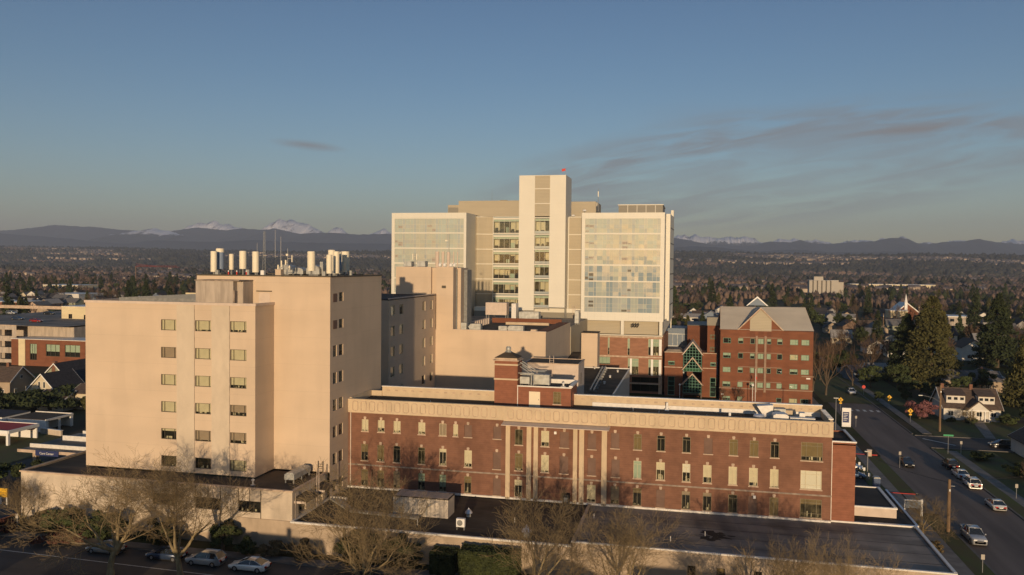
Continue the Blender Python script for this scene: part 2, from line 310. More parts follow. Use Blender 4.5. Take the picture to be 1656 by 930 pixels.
# ------------------------------------------------------------------ mesh helpers
ORG = {}
class MB:
    def __init__(s): s.v = []; s.f = []; s.m = []; s.mi = 0
    def face(s, pts, mi=None):
        n = len(s.v); s.v += [tuple(p) for p in pts]; s.f.append(tuple(range(n, n+len(pts)))); s.m.append(s.mi if mi is None else mi)
    def box(s, x0, x1, y0, y1, z0, z1, mi=None):
        n = len(s.v); s.v += [(x0, y0, z0), (x1, y0, z0), (x1, y1, z0), (x0, y1, z0), (x0, y0, z1), (x1, y0, z1), (x1, y1, z1), (x0, y1, z1)]
        for q in ((0, 1, 5, 4), (1, 2, 6, 5), (2, 3, 7, 6), (3, 0, 4, 7), (4, 5, 6, 7), (3, 2, 1, 0)):
            s.f.append(tuple(n+i for i in q)); s.m.append(s.mi if mi is None else mi)
        return s
    def prism(s, poly, axis, a, b, mi=None):
        """extrude a polygon: axis 'y' -> poly in (x,z); 'x' -> poly in (y,z); 'z' -> poly in (x,y)."""
        def P(p, q): return {'y': (p[0], q, p[1]), 'x': (q, p[0], p[1]), 'z': (p[0], p[1], q)}[axis]
        k = len(poly); n = len(s.v); s.v += [P(p, a) for p in poly] + [P(p, b) for p in poly]
        s.f.append(tuple(range(n, n+k))); s.f.append(tuple(range(n+2*k-1, n+k-1, -1))); s.m += [s.mi if mi is None else mi]*2
        for i in range(k):
            j = (i+1) % k; s.f.append((n+i, n+j, n+k+j, n+k+i)); s.m.append(s.mi if mi is None else mi)
        return s
    def tube(s, p, q, r0, r1=None, n=8, mi=None, caps=True):
        r1 = r0 if r1 is None else r1
        p = Vector(p); q = Vector(q); d = (q-p)
        if d.length < 1e-6: return s
        d.normalize(); a = Vector((0, 0, 1)) if abs(d.z) < 0.9 else Vector((1, 0, 0))
        u = d.cross(a).normalized(); v_ = d.cross(u); k = len(s.v)
        for c, r in ((p, r0), (q, r1)):
            for i in range(n):
                t_ = 2*math.pi*i/n; s.v.append(tuple(c + u*(r*math.cos(t_)) + v_*(r*math.sin(t_))))
        for i in range(n):
            j = (i+1) % n; s.f.append((k+i, k+j, k+n+j, k+n+i)); s.m.append(s.mi if mi is None else mi)
        if caps:
            s.f.append(tuple(range(k, k+n))); s.f.append(tuple(range(k+2*n-1, k+n-1, -1))); s.m += [s.mi if mi is None else mi]*2
        return s
    def path(s, pts, r, n=6):
        for a, b_ in zip(pts, pts[1:]): s.tube(a, b_, r, r, n)
        return s
    def lathe(s, c, prof, n=16, mi=None):
        k = len(s.v)
        for r, z in prof:
            for i in range(n):
                a = 2*math.pi*i/n; s.v.append((c[0]+r*math.cos(a), c[1]+r*math.sin(a), c[2]+z))
        for j in range(len(prof)-1):
            for i in range(n):
                i2 = (i+1) % n; s.f.append((k+j*n+i, k+j*n+i2, k+(j+1)*n+i2, k+(j+1)*n+i)); s.m.append(s.mi if mi is None else mi)
        s.f.append(tuple(range(k, k+n))); s.f.append(tuple(range(k+len(prof)*n-1, k+(len(prof)-1)*n-1, -1))); s.m += [s.mi if mi is None else mi]*2
        return s
    def mesh(s, name, mats, off=(0, 0, 0), smooth=False):
        me = bpy.data.meshes.new(name)
        me.from_pydata([(a-off[0], b_-off[1], c-off[2]) for a, b_, c in s.v], [], s.f)
        mats = mats if isinstance(mats, (list, tuple)) else [mats]
        for m_ in mats: me.materials.append(M[m_] if isinstance(m_, str) else m_)
        if len(mats) > 1: me.polygons.foreach_set('material_index', s.m)
        if smooth: me.polygons.foreach_set('use_smooth', [True]*len(s.f))
        me.update(); return me
    def build(s, name, mats, parent=None, label=None, smooth=False):
        off = ORG.get(parent.name, (0, 0, 0)) if parent else (0, 0, 0)
        o = bpy.data.objects.new(name, s.mesh(name, mats, off, smooth)); col.objects.link(o)
        if parent: o.parent = parent; ORG[o.name] = off
        else: ORG[o.name] = (0, 0, 0)
        if label: o['label'] = label
        return o
def thing(name, label, cat, loc=(0, 0, 0), group=None, rz=0.0, kind=None):
    o = bpy.data.objects.new(name, None); col.objects.link(o); o.location = loc; o.rotation_euler = (0, 0, rz)
    o.empty_display_size = 0.1
    o['label'] = label; o['category'] = cat
    if group: o['group'] = group
    if kind: o['kind'] = kind
    ORG[o.name] = tuple(loc); return o
def tag(o, label, cat, group=None, kind=None):
    o['label'] = label; o['category'] = cat
    if group: o['group'] = group
    if kind: o['kind'] = kind
    return o
def struct(o, label, cat='ground'):
    o['kind'] = 'structure'; o['label'] = label; o['category'] = cat; return o
def inst(me, name, parent=None, loc=(0, 0, 0), rz=0.0, scale=None):
    o = bpy.data.objects.new(name, me); col.objects.link(o); o.location = loc; o.rotation_euler = (0, 0, rz)
    if scale: o.scale = scale
    if parent: o.parent = parent; ORG[o.name] = ORG.get(parent.name, (0, 0, 0))
    else: ORG[o.name] = tuple(loc)
    return o
def kids(root): return [c for c in bpy.data.objects if c.parent == root]
def copy_tree(root, loc, rz, label=None, group=None, cache={}):
    if root.name not in cache: cache[root.name] = [(c, kids(c)) for c in kids(root)]
    r = root.copy(); col.objects.link(r); r.location = loc; r.rotation_euler = (0, 0, rz)
    if label: r['label'] = label
    if group: r['group'] = group
    for c, gs in cache[root.name]:
        d = c.copy(); col.objects.link(d); d.parent = r
        for g in gs:
            e = g.copy(); col.objects.link(e); e.parent = d
    return r

UX, NY = Vector((1, 0, 0)), Vector((0, -1, 0))     # a wall facing -Y, running along +X
UY, NX = Vector((0, 1, 0)), Vector((1, 0, 0))      # a wall facing +X, running along +Y
def facade(mb, O, u, n, U0, U1, Z0, Z1, holes=(), depth=0.2):
    """wall face with true openings and their reveals. O: point where U=0 (z ignored)."""
    O = Vector((O[0], O[1], 0))
    def P(U, z, d=0.0): return tuple(O + u*U + Vector((0, 0, z)) - n*d)
    us = sorted(set([U0, U1] + [h[0] for h in holes] + [h[1] for h in holes])); zs = sorted(set([Z0, Z1] + [h[2] for h in holes] + [h[3] for h in holes]))
    for i in range(len(us)-1):
        run = None
        for j in range(len(zs)-1):
            cu, cz = (us[i]+us[i+1])/2, (zs[j]+zs[j+1])/2
            inh = any(h[0] < cu < h[1] and h[2] < cz < h[3] for h in holes)
            if not inh and run is None: run = zs[j]
            if (inh or j == len(zs)-2) and run is not None:
                top = zs[j] if inh else zs[j+1]
                mb.face([P(us[i], run), P(us[i+1], run), P(us[i+1], top), P(us[i], top)]); run = None
    for a, b_, c, d in holes:
        mb.face([P(a, c), P(a, c, depth), P(a, d, depth), P(a, d)]); mb.face([P(b_, c), P(b_, c, depth), P(b_, d, depth), P(b_, d)])
        mb.face([P(a, c), P(b_, c), P(b_, c, depth), P(a, c, depth)]); mb.face([P(a, d), P(b_, d), P(b_, d, depth), P(a, d, depth)])

# window kit: local x along the wall, z up, +y into the building; y=0 is the wall face
WC = {}
def wmesh(key, fn):
    if key not in WC: WC[key] = fn()
    return WC[key]
def window(parent, x, y, z, wd, ht, rz=0.0, frame='frame_bronze', style='single', blind=None, drop=1.0, room='dark_room', fr=0.06, inset=0.10, clutter=0, seed=0, name='window', pane='glass', lintel=False, sill=None):
    org = ORG[parent.name]; wd = round(wd, 2); ht = round(ht, 2)
    def mk_frame():
        b_ = MB(); y0, y1 = inset-0.02, inset+0.06
        b_.box(0.004, fr, y0, y1, 0.004, ht-0.004); b_.box(wd-fr, wd-0.004, y0, y1, 0.004, ht-0.004)
        b_.box(fr, wd-fr, y0, y1, 0.004, fr); b_.box(fr, wd-fr, y0, y1, ht-fr, ht-0.004)
        def vb(c, z0=fr, z1=ht-fr, t_=fr*0.8): b_.box(c-t_/2, c+t_/2, y0+0.005, y1-0.005, z0, z1)
        def hb(c, x0=fr, x1=wd-fr, t_=fr*0.8): b_.box(x0, x1, y0+0.008, y1-0.008, c-t_/2, c+t_/2)
        if style == 'ward': vb(wd*0.20); vb(wd*0.86)
        if style == 'casement': vb(wd/2)
        if style == 'transom': hb(ht*0.81); vb(wd*0.5, fr, ht*0.81)
        if style == 'offset': hb(ht*0.80); vb(wd*0.46, fr, ht*0.80)
        if style == 'lattice': vb(wd*0.24); vb(wd*0.76); hb(ht*0.22); hb(ht*0.80)
        if style == 'sash': hb(ht*0.5); hb(ht*0.75); vb(wd*0.5)
        if style == 'triple': vb(wd*0.33); vb(wd*0.67)
        if style == 'side': vb(wd*0.68); hb(ht*0.5, wd*0.68)
        if style == 'narrow4':
            for q in (0.25, 0.5, 0.75): hb(ht*q)
        return b_.mesh(name, frame)
    fo = inst(wmesh(('f', wd, ht, frame, style, fr, inset), mk_frame), name, parent, (x-org[0], y-org[1], z-org[2]), rz)
    def mk_pane():
        b_ = MB(); b_.face([(fr*0.5, inset+0.02, fr*0.5), (wd-fr*0.5, inset+0.02, fr*0.5), (wd-fr*0.5, inset+0.02, ht-fr*0.5), (fr*0.5, inset+0.02, ht-fr*0.5)])
        return b_.mesh('pane', pane)
    inst(wmesh(('p', wd, ht, fr, inset, pane), mk_pane), 'pane', fo)
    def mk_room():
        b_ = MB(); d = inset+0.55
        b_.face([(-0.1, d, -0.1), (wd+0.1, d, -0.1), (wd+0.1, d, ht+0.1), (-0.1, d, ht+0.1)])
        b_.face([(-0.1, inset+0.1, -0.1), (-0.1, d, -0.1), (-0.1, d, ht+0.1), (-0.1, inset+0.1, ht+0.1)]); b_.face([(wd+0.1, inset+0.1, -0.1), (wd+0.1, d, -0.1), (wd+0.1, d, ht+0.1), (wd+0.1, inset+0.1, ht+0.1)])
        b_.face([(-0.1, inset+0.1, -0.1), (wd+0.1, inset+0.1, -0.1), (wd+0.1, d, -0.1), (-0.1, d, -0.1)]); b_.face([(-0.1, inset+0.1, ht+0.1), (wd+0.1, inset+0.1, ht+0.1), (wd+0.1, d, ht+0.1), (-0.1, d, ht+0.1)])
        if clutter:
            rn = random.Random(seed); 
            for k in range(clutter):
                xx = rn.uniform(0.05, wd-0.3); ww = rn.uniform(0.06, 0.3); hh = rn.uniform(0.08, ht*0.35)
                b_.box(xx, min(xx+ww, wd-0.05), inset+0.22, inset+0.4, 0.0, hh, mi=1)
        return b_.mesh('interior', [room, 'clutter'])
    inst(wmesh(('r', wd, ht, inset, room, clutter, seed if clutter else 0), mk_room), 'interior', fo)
    if blind:
        def mk_blind():
            b_ = MB(); z0 = ht*(1-drop) if drop < 1 else 0.03
            b_.box(0.03, wd-0.03, inset+0.10, inset+0.115, z0, ht-0.02); return b_.mesh('blind', blind)
        inst(wmesh(('b', wd, ht, inset, blind, drop), mk_blind), 'blind', fo)
    if sill:
        def mk_sill():
            b_ = MB(); b_.box(-0.09, wd+0.09, -0.09, inset-0.03, -0.13, -0.004); return b_.mesh('sill', sill)
        inst(wmesh(('s', wd, ht, inset, sill), mk_sill), 'sill', fo)
    if lintel:
        def mk_key():
            b_ = MB(); c = wd/2
            b_.prism([(c-0.14, ht+0.02), (c+0.14, ht+0.02), (c+0.20, ht+0.30), (c+0.16, ht+0.42), (c-0.16, ht+0.42), (c-0.20, ht+0.30)], 'y', -0.06, 0.0); return b_.mesh('keystone', 'sandstone_lo')
        inst(wmesh(('k', wd, ht), mk_key), 'keystone', fo)
    return fo

# ------------------------------------------------------------------ ground, streets
def sheet(name, x0, x1, y0, y1, z, mt, label, cat):
    b_ = MB(); b_.face([(x0, y0, z), (x1, y0, z), (x1, y1, z), (x0, y1, z)]); o = b_.build(name, mt); return struct(o, label, cat)
sheet('ground', -24000, 24000, -2900, 22000, 0.0, 'ground', 'brown and green winter ground of the whole valley', 'ground')
sheet('road', -400, 35.6, 74.5, 87.9, 0.012, 'asphalt', 'dark asphalt street running past the front of the hospital', 'road')
sheet('side_road', 35.6, 46.8, 60, 900, 0.016, 'asphalt_new', 'wide asphalt street running away beside the hospital', 'road')
sheet('cross_road', 46.8, 330, 177.5, 189.5, 0.014, 'asphalt', 'side street meeting the wide street from the right', 'road')
sheet('west_road', -104, -93.5, 87.9, 500, 0.014, 'asphalt', 'dark asphalt lane along the left end of the hospital', 'road')
sheet('verge_lawn', -300, 35.4, 55, 73.9, 0.03, 'grass', 'dark lawn on the near side of the front street', 'lawn')
for x0, x1, y0, y1, nm, lb in ((-92, 29.2, 88.3, 89.9, 'pavement', 'pavement between the front street and the hospital shrubs'),
                          (31.0, 32.8, 90, 330, 'pavement', 'pavement beside the wide street on the hospital side'),
                          (49.3, 51.2, 60, 175, 'pavement', 'pavement beside the wide street on its house side'),
                          (49.3, 51.2, 192, 600, 'pavement', 'pavement beside the wide street past the side street')):
    b_ = MB(); b_.box(x0, x1, y0, y1, -0.05, 0.12); struct(b_.build(nm, 'pavement'), lb, 'pavement')
for x0, x1, y0, y1, nm, lb in ((-92, 30, 87.9, 88.3, 'kerb', 'kerb on the hospital side of the front street'), (-300, 35.4, 73.9, 74.3, 'kerb', 'kerb on the near side of the front street'),
                          (35.2, 35.5, 89, 128, 'kerb', 'kerb of the wide street beside the power pole'), (35.2, 35.5, 140, 166, 'kerb', 'kerb of the wide street beside the staff car park'),
                          (46.9, 47.2, 60, 176, 'kerb', 'kerb of the wide street in front of the right hand lawns'), (46.9, 47.2, 191, 600, 'kerb', 'kerb of the wide street past the side street'),
                          (47.2, 330, 189.6, 189.9, 'kerb', 'kerb of the side street below the white house lawn'), (47.2, 330, 177.1, 177.4, 'kerb', 'kerb on the near side of the side street')):
    b_ = MB(); b_.box(x0, x1, y0, y1, -0.05, 0.14); struct(b_.build(nm, 'kerb'), lb, 'kerb')
for x0, x1, y0, y1, lb in ((32.8, 35.2, 89, 128, 'grass strip by the power pole'), (32.8, 35.2, 140, 166, 'grass strip between pavement and street beside the car park'),
                           (28.9, 31.0, 128, 176, 'grass bank along the staff car park'), (29.4, 31.0, 88.5, 128, 'grass strip beside the low hospital roof'),
                           (47.2, 49.3, 60, 176, 'grass strip on the house side of the wide street'), (51.2, 58, 60, 176, 'dark lawns of the right hand gardens'),
                           (51.2, 120, 190, 211, 'lawn in front of the white house'), (34.5, 60, 230, 330, 'dim grass by the far stop sign')):
    sheet('grass_strip' if x1-x0 < 5 else 'lawn', x0, x1, y0, y1, 0.13 if x1-x0 < 5 else 0.09, 'grass', lb, 'lawn')
sheet('car_park', 17.5, 28.9, 128, 200, 0.02, 'asphalt', 'dark asphalt staff car park behind the brick building', 'car park')
b_ = MB(); b_.face([(-92, 83.9, 0.02), (-56.5, 82.75, 0.02), (-30, 81.9, 0.02), (-30, 82.05, 0.02), (-56.5, 82.9, 0.02), (-92, 84.05, 0.02)])
struct(b_.build('painted_line', 'paint'), 'white painted edge line on the front street', 'road marking')
b_ = MB()
for i in range(6): b_.box(37.6+i*1.6, 38.3+i*1.6, 218.2, 220.8, 0.0, 0.022)
struct(b_.build('crosswalk', 'paint'), 'white bars of the crosswalk over the wide street', 'road marking')
b_ = MB(); b_.face([(47.8, 186.5, 0.02), (52.6, 181.0, 0.02), (53.0, 181.2, 0.02), (48.2, 186.8, 0.02)]); b_.face([(49.5, 177.6, 0.02), (60, 177.6, 0.02), (60, 177.85, 0.02), (49.5, 177.85, 0.02)])
struct(b_.build('painted_line', 'paint'), 'white painted lines at the mouth of the side street', 'road marking')
b_ = MB(); b_.box(28.9, 35.0, 167.0, 167.25, 0.02, 0.2); struct(b_.build('red_kerb', 'red_paint'), 'red painted kerb at the far entrance of the car park', 'kerb')
b_ = MB(); b_.box(26.5, 35.0, 139.4, 139.65, 0.02, 0.2); struct(b_.build('red_kerb', 'red_paint'), 'red painted kerb at the near entrance by the blue bin', 'kerb')
b_ = MB(); b_.box(-93.2, -92.9, 88, 97, 0.0, 0.2); struct(b_.build('red_kerb', 'red_paint'), 'red painted kerb at the left end of the hospital', 'kerb')
sheet('driveway', 33.0, 35.6, 129, 139, 0.135, 'pavement', 'driveway apron of the near car park entrance', 'driveway')
b_ = MB(); b_.face([(65.0, 211.5, 0.11), (61.2, 190, 0.11), (63.2, 190, 0.11), (67.4, 211.5, 0.11)]); struct(b_.build('garden_path', 'pavement'), 'pale path up to the porch of the white house', 'path')

# ------------------------------------------------------------------ ward building (left)
wb = thing('hospital_ward_block', 'peach stucco hospital block, windowless on its left half, with antennas on its taller roof', 'building', (-66, 98, 0))
b_ = MB()
LW = {}; rows = [26.67, 22.9, 19.17, 15.46, 11.75, 8.02]; cols_ = [(-70.88, -68.54), (-65.66, -63.27), (-60.4, -57.97)]
holes = []
for r_ in rows:
    for a, c in cols_: holes.append((a, c, r_, r_+1.47))
facade(b_, (0, 97.5, 0), UX, NY, -82.85, -56.68, 7.35, 30.3, holes, 0.18)
b_.face([(-56.68, 97.5, 7.35), (-56.68, 102.45, 7.35), (-56.68, 102.45, 30.3), (-56.68, 97.5, 30.3)])
b_.face([(-82.85, 97.5, 0), (-82.85, 121, 0), (-82.85, 121, 30.3), (-82.85, 97.5, 30.3)])
b_.face([(-82.85, 121, 7), (-68.6, 121, 7), (-68.6, 121, 30.3), (-82.85, 121, 30.3)])
b_.build('wall', 'stucco', wb)
# taller part
b_ = MB(); b_.box(-68.7, -48.3, 102.45, 121, 34.1, 34.24); 
side = [(103.4, 104.6), (105.3, 106.7)]
sh = []
for z in (30.7, 26.95): sh.append((105.3, 106.7, z, z+1.25))
for z in (23.1, 19.35, 15.6, 11.88, 8.1, 4.35):
    for a, c in side: sh.append((a, c, z, z+1.55))
b2 = MB(); facade(b2, (0, 102.45, 0), UX, NY, -68.7, -48.3, 7.35, 34.1); facade(b2, (-48.3, 0, 0), UY, NX, 102.45, 121, 3.7, 34.1, sh, 0.22)
b2.face([(-68.7, 102.45, 7), (-68.7, 121, 7), (-68.7, 121, 34.1), (-68.7, 102.45, 34.1)]); b2.face([(-68.7, 121, 0), (-48.3, 121, 0), (-48.3, 121, 34.1), (-68.7, 121, 34.1)])
b2.build('tall_wall', 'stucco', wb)
b_ = MB(); b_.box(-68.5, -48.5, 102.65, 120.8, 34.0, 34.12); b_.build('roof', 'roof_brown', wb)
b_ = MB()
for x0, x1, y0, y1 in ((-68.8, -48.2, 102.35, 102.7), (-68.8, -48.2, 120.7, 121.1), (-68.8, -68.45, 102.7, 120.7), (-48.55, -48.2, 102.7, 120.7)): b_.box(x0, x1, y0, y1, 34.13, 34.30)
b_.build('coping', 'frame_bronze', wb)
b_ = MB()
for x0, x1, y0, y1 in ((-82.97, -56.56, 97.36, 97.9), (-82.97, -82.5, 97.9, 121), (-57.0, -56.56, 97.9, 102.44)): b_.box(x0, x1, y0, y1, 30.2, 30.55)
b_.build('coping', 'stucco_trim', wb)
b_ = MB(); b_.box(-82.5, -57.0, 97.9, 120.9, 29.6, 29.8); b_.build('roof', 'roof_dark', wb)
b_ = MB()   # pale recessed stucco strips between the window columns
for x0, x1 in ((-68.45, -65.80), (-63.15, -60.52)):
    b_.box(x0, x1, 97.497-0.001, 97.52, 7.4, 30.15)
b_.build('stucco_strip', 'stucco_pale', wb)
b_ = MB()
for x0 in (-65.78, -60.50): b_.box(x0, x0+0.07, 97.47, 97.52, 7.4, 30.18)
b_.build('joint_strip', 'band', wb)
b_ = MB(); b_.box(-66.5, -60.8, 98.9, 102.4, 29.8, 33.45); b_.box(-60.8, -59.9, 99.9, 102.4, 29.8, 33.4); b_.build('stair_housing', 'concrete', wb)
b_ = MB(); b_.box(-66.62, -59.85, 98.8, 102.4, 33.45, 33.6); b_.box(-60.85, -60.6, 98.89, 99.0, 29.8, 32.2); b_.build('housing_cap', 'band', wb)
b_ = MB(); b_.box(-59.0, -57.3, 102.40, 102.45, 29.6, 31.9); b_.build('roof_door', 'stucco_trim', wb)
b_ = MB(); b_.box(-59.3, -57.0, 102.2, 102.45, 32.0, 32.12); b_.build('door_hood', 'frame_bronze', wb)
for z in (30.65, 26.95): b_ = MB(); b_.box(-48.3, -48.27, 103.35, 104.55, z, z+1.2); b_.build('vent_grille', 'infill', wb)
BL = [('blind_sage', 1), ('blind_sage', .86), ('blind_sage', .8), ('blind_taupe', 1), ('blind_sage', 1), ('blind_sage', 1), ('blind_sage', 1), ('blind_sage', 1), ('blind_sage', .72),
      ('blind_sage', 1), ('blind_sage', .82), ('blind_taupe', .7), ('blind_sage', .25), ('blind_taupe', .9), ('blind_taupe', .75), (None, 1), (None, 1), ('blind_sage', 1)]
k = 0
for r_ in rows:
    for a, c in cols_:
        bl, dr = BL[k]; 
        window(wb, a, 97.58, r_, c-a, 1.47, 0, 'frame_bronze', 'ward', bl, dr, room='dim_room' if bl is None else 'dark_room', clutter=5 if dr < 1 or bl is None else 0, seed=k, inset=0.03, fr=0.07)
        k += 1
for i, h in enumerate(sh): window(wb, -48.38, h[0], h[2], h[1]-h[0], h[3]-h[2], R(90), 'frame_bronze', 'casement', ('blind_cream', 'blind_sage')[i % 2], 1 if i % 3 else 0.6, inset=0.04, fr=0.07)
# solar-looking roof rack behind the left parapet
# podium of the ward building
b_ = MB(); ph = [(-82.0, -78.5, 20, 21)]; PW = [(-68.66, -65.03, 4.30, 5.82), (-62.36, -58.71, 4.22, 5.74), (-56.22, -53.01, 4.30, 5.72)]
facade(b_, (0, 92.6, 0), UX, NY, -89.0, -48.7, 1.2, 7.25, PW, 0.25)
b_.face([(-89, 92.6, 0), (-89, 112, 0), (-89, 112, 7.25), (-89, 92.6, 7.25)])
sd_ = [(94.3, 96.35, 4.05, 5.5), (99.3, 101.2, 3.95, 5.45)]
facade(b_, (-48.7, 0, 0), UY, NX, 92.6, 102.6, 0, 7.25, sd_, 0.3)
b_.build('podium_wall', 'podium', wb)
b_ = MB(); b_.box(-89.15, -48.62, 92.72, 92.75, 0, 1.2); b_.box(-56.3, -48.72, 92.45, 92.6, 0, 3.6); b_.build('podium_base', 'podium_base', wb)
b_ = MB(); b_.box(-88.8, -48.9, 92.8, 97.49, 7.0, 7.12); b_.box(-56.67, -48.9, 97.5, 102.44, 7.0, 7.12); b_.box(-88.8, -82.87, 97.49, 112, 7.0, 7.12); b_.build('podium_roof', 'roof_brown', wb)
b_ = MB(); b_.box(-89.15, -48.55, 92.45, 92.8, 7.25, 7.45); b_.box(-89.15, -88.8, 92.8, 112, 7.25, 7.45); b_.box(-48.95, -48.55, 92.8, 102.4, 7.25, 7.45); b_.build('podium_coping', 'sandstone_lo', wb)
for a, c, z0, z1 in PW:
    for q in (a+0.03, (a+c)/2): b_ = MB(); b_.box(q, q+0.08, 92.54, 92.6, z1+0.02, 7.2); b_.build('wall_joint', 'frame_bronze', wb)
    b_ = MB(); b_.box(c-0.05, c+0.03, 92.54, 92.6, 1.3, 7.2); b_.build('wall_joint', 'frame_bronze', wb)
for i, (a, c, z0, z1) in enumerate(PW): window(wb, a, 92.66, z0, c-a, z1-z0, 0, 'frame_bronze', 'triple', None, 1, clutter=3, seed=70+i, inset=0.1)
for i, (a, c, z0, z1) in enumerate(sd_): window(wb, -48.8, a, z0, c-a, z1-z0, R(90), 'frame_cream', 'triple', None, 1, inset=0.15)
for a, c in ((93.2, 96.6), (98.6, 101.6)):      # small awnings over the side windows
    b_ = MB(); b_.prism([(-48.7, 6.45), (-47.2, 5.95), (-47.2, 5.75), (-48.7, 6.1)], 'y', a, c); b_.build('awning', 'roof_brown', wb)
    b_ = MB(); b_.box(-48.69, -47.15, a-0.06, a-0.01, 5.72, 6.0); b_.build('awning_edge', 'stucco_trim', wb)
b_ = MB(); b_.tube((-48.4, 92.9, 0), (-48.4, 92.9, 7.1), 0.07); b_.build('downpipe', 'band', wb)
b_ = MB(); b_.tube((-48.3+0.08, 105.0, 3.8), (-48.22, 105.0, 8.2), 0.05); b_.build('downpipe', 'band', wb)
def ladder(name, label, x, y, z0, z1, wdt=0.6, along='y', mt='stucco_trim', cage=False):
    th = thing(name, label, 'ladder', (x, y, z0))
    b_ = MB(); dx, dy = (0, wdt) if along == 'y' else (wdt, 0)
    for s_ in (0, 1): b_.tube((x+dx*s_, y+dy*s_, z0), (x+dx*s_, y+dy*s_, z1), 0.045)
    b_.build('side_rail', mt, th); b2_ = MB(); z = z0+0.3
    while z < z1-0.2: b2_.tube((x, y, z), (x+dx, y+dy, z), 0.025); z += 0.32
    b2_.build('rung', mt, th); return th
ladder('roof_ladder', 'pale steel ladder up the side of the left podium between two awnings', -48.0, 98.0, 3.9, 8.9)
ladder('roof_ladder', 'short dark steel ladder at the foot of the tall block on the podium roof', -49.9, 102.2, 7.2, 8.9, 0.7, 'x', 'frame_bronze')
# globe lamp on the side wall
th = thing('wall_lamp', 'round wall lamp beside the near awning of the left podium', 'lamp', (-48.7, 96.6, 5.3))
b_ = MB(); b_.tube((-48.7, 96.6, 5.3), (-48.2, 96.6, 5.3), 0.04); b_.build('bracket', 'steel', th)
b_ = MB(); b_.lathe((-48.15, 96.6, 5.05), [(0.02, 0), (0.18, 0.08), (0.24, 0.25), (0.18, 0.42), (0.02, 0.5)], 12); b_.build('globe', 'radome', th, smooth=True)

# long air conditioning unit on podium roof
th = thing('rooftop_air_unit', 'long tan air unit on legs on the left podium roof', 'air unit', (-51.4, 98.5, 7.12))
b_ = MB(); b_.box(-52.0, -50.6, 96.7, 101.4, 7.6, 8.3); b_.prism([(-52.0, 8.3), (-50.6, 8.3), (-50.9, 8.5), (-51.7, 8.5)], 'y', 96.8, 101.3); b_.build('casing', 'galv', th)
for yy in (96.8, 99.0, 101.2):
    b_ = MB(); b_.box(-51.95, -51.8, yy, yy+0.15, 7.12, 7.6); b_.box(-50.8, -50.65, yy, yy+0.15, 7.12, 7.6); b_.build('leg', 'dull_metal', th)
th = thing('roof_vent', 'small capped metal vent at the corner of the peach block on podium roof', 'vent', (-55.3, 94.6, 7.12))
b_ = MB(); b_.lathe((-55.3, 94.6, 7.12), [(0.3, 0), (0.3, 0.15), (0.12, 0.2), (0.12, 0.7)], 10); b_.build('pipe', 'silver', th)
b_ = MB(); b_.lathe((-55.3, 94.6, 7.8), [(0.22, 0), (0.22, 0.1), (0.02, 0.25)], 10); b_.build('cap', 'silver', th)
# low pale wall part and roof rack behind the left parapet
th = thing('rooftop_rack', 'long dark slatted rack behind the roof edge of the peach block', 'rooftop equipment', (-75, 110, 29.8))
b_ = MB()
for i in range(26):
    y0 = 103+i*0.62; b_.box(-81.8+i*0.05, -69.2, y0, y0+0.08, 29.9, 30.75)
b_.build('slats', 'dull_metal', th)
b_ = MB(); b_.box(-82.3, -69.0, 119.6, 119.9, 29.8, 30.9); b_.build('screen', 'cream_wall', th)

# cylindrical antenna shrouds on the tall roof
ZR = 34.12
CY = [(-66.68, 104.0, .45, 34.64, 37.57, 0, 'cream shroud at the left end of the tall roof'), (-65.7, 105.5, .56, 35.04, 37.9, 1, 'thick cream topped blue-grey shroud second from the left'),
      (-63.9, 107.0, .33, 34.97, 37.2, 2, 'thin two-tone shroud, third from the left'), (-62.1, 105.0, .50, 35.1, 37.63, 0, 'raised cream shroud above the orange marker posts'),
      (-60.12, 103.6, .47, 34.64, 37.56, 0, 'cream shroud standing alone left of the masts'), (-51.64, 103.8, .54, 34.94, 37.63, 0, 'widest cream shroud right of the curved ducts'),
      (-48.95, 103.9, .40, 34.6, 37.19, 0, 'shorter cream shroud at the right front corner of the tall roof'), (-48.6, 108.0, .50, 34.98, 37.85, 0, 'tall cream shroud behind the corner of the tall roof'),
      (-47.9+0, 106.2, .42, 34.63, 37.65, 0, 'cream shroud in the cluster at the right of the tall roof'), (-47.6, 109.5, .42, 35.0, 37.55, 1, 'blue-grey cream-topped shroud in the right cluster'),
      (-46.7, 111.0, .34, 34.8, 37.2, 0, 'thin cream shroud in the right cluster'), (-46.6, 118.0, .58, 35.0, 37.65, 0, 'separate cream shroud farthest right on the tall roof')]
for x, y, r_, z0, z1, kd, lb in CY:
    q_ = y/103.5; x *= q_; z0 = 36+(z0-36)*q_; z1 = 36+(z1-36)*q_; r_ *= q_
    # keep the cluster on the roof: slide along the sight line so that it stands on the slab
    s_ = min(1.0, (-48.75)/x if x > -48.75 else 1.0)
    if x > -48.75: k_ = 48.75/abs(x); x *= k_; y *= k_; z0 = 36+(z0-36)*k_; z1 = 36+(z1-36)*k_; r_ *= k_
    if y > 120.4: y = 120.3
    th = thing('antenna_shroud', lb, 'antenna', (x, y, ZR), 'cylindrical antenna shrouds on the tall roof')
    b_ = MB(); b_.lathe((x, y, z0), [(r_, 0), (r_, z1-z0-0.05), (r_-0.05, z1-z0)], 20); b_.build('shroud', 'bluegrey' if kd == 1 else 'radome', th)
    if kd == 1:
        b_ = MB(); b_.lathe((x, y, z1-0.5), [(r_+0.01, 0), (r_+0.01, 0.5), (r_-0.05, 0.56)], 20); b_.build('cap', 'radome', th)
    b_ = MB(); b_.tube((x, y, ZR), (x, y, z0), 0.13); b_.box(x-0.4, x+0.4, y-0.4, y+0.4, ZR, ZR+0.09); b_.build('stand', 'dull_metal', th)
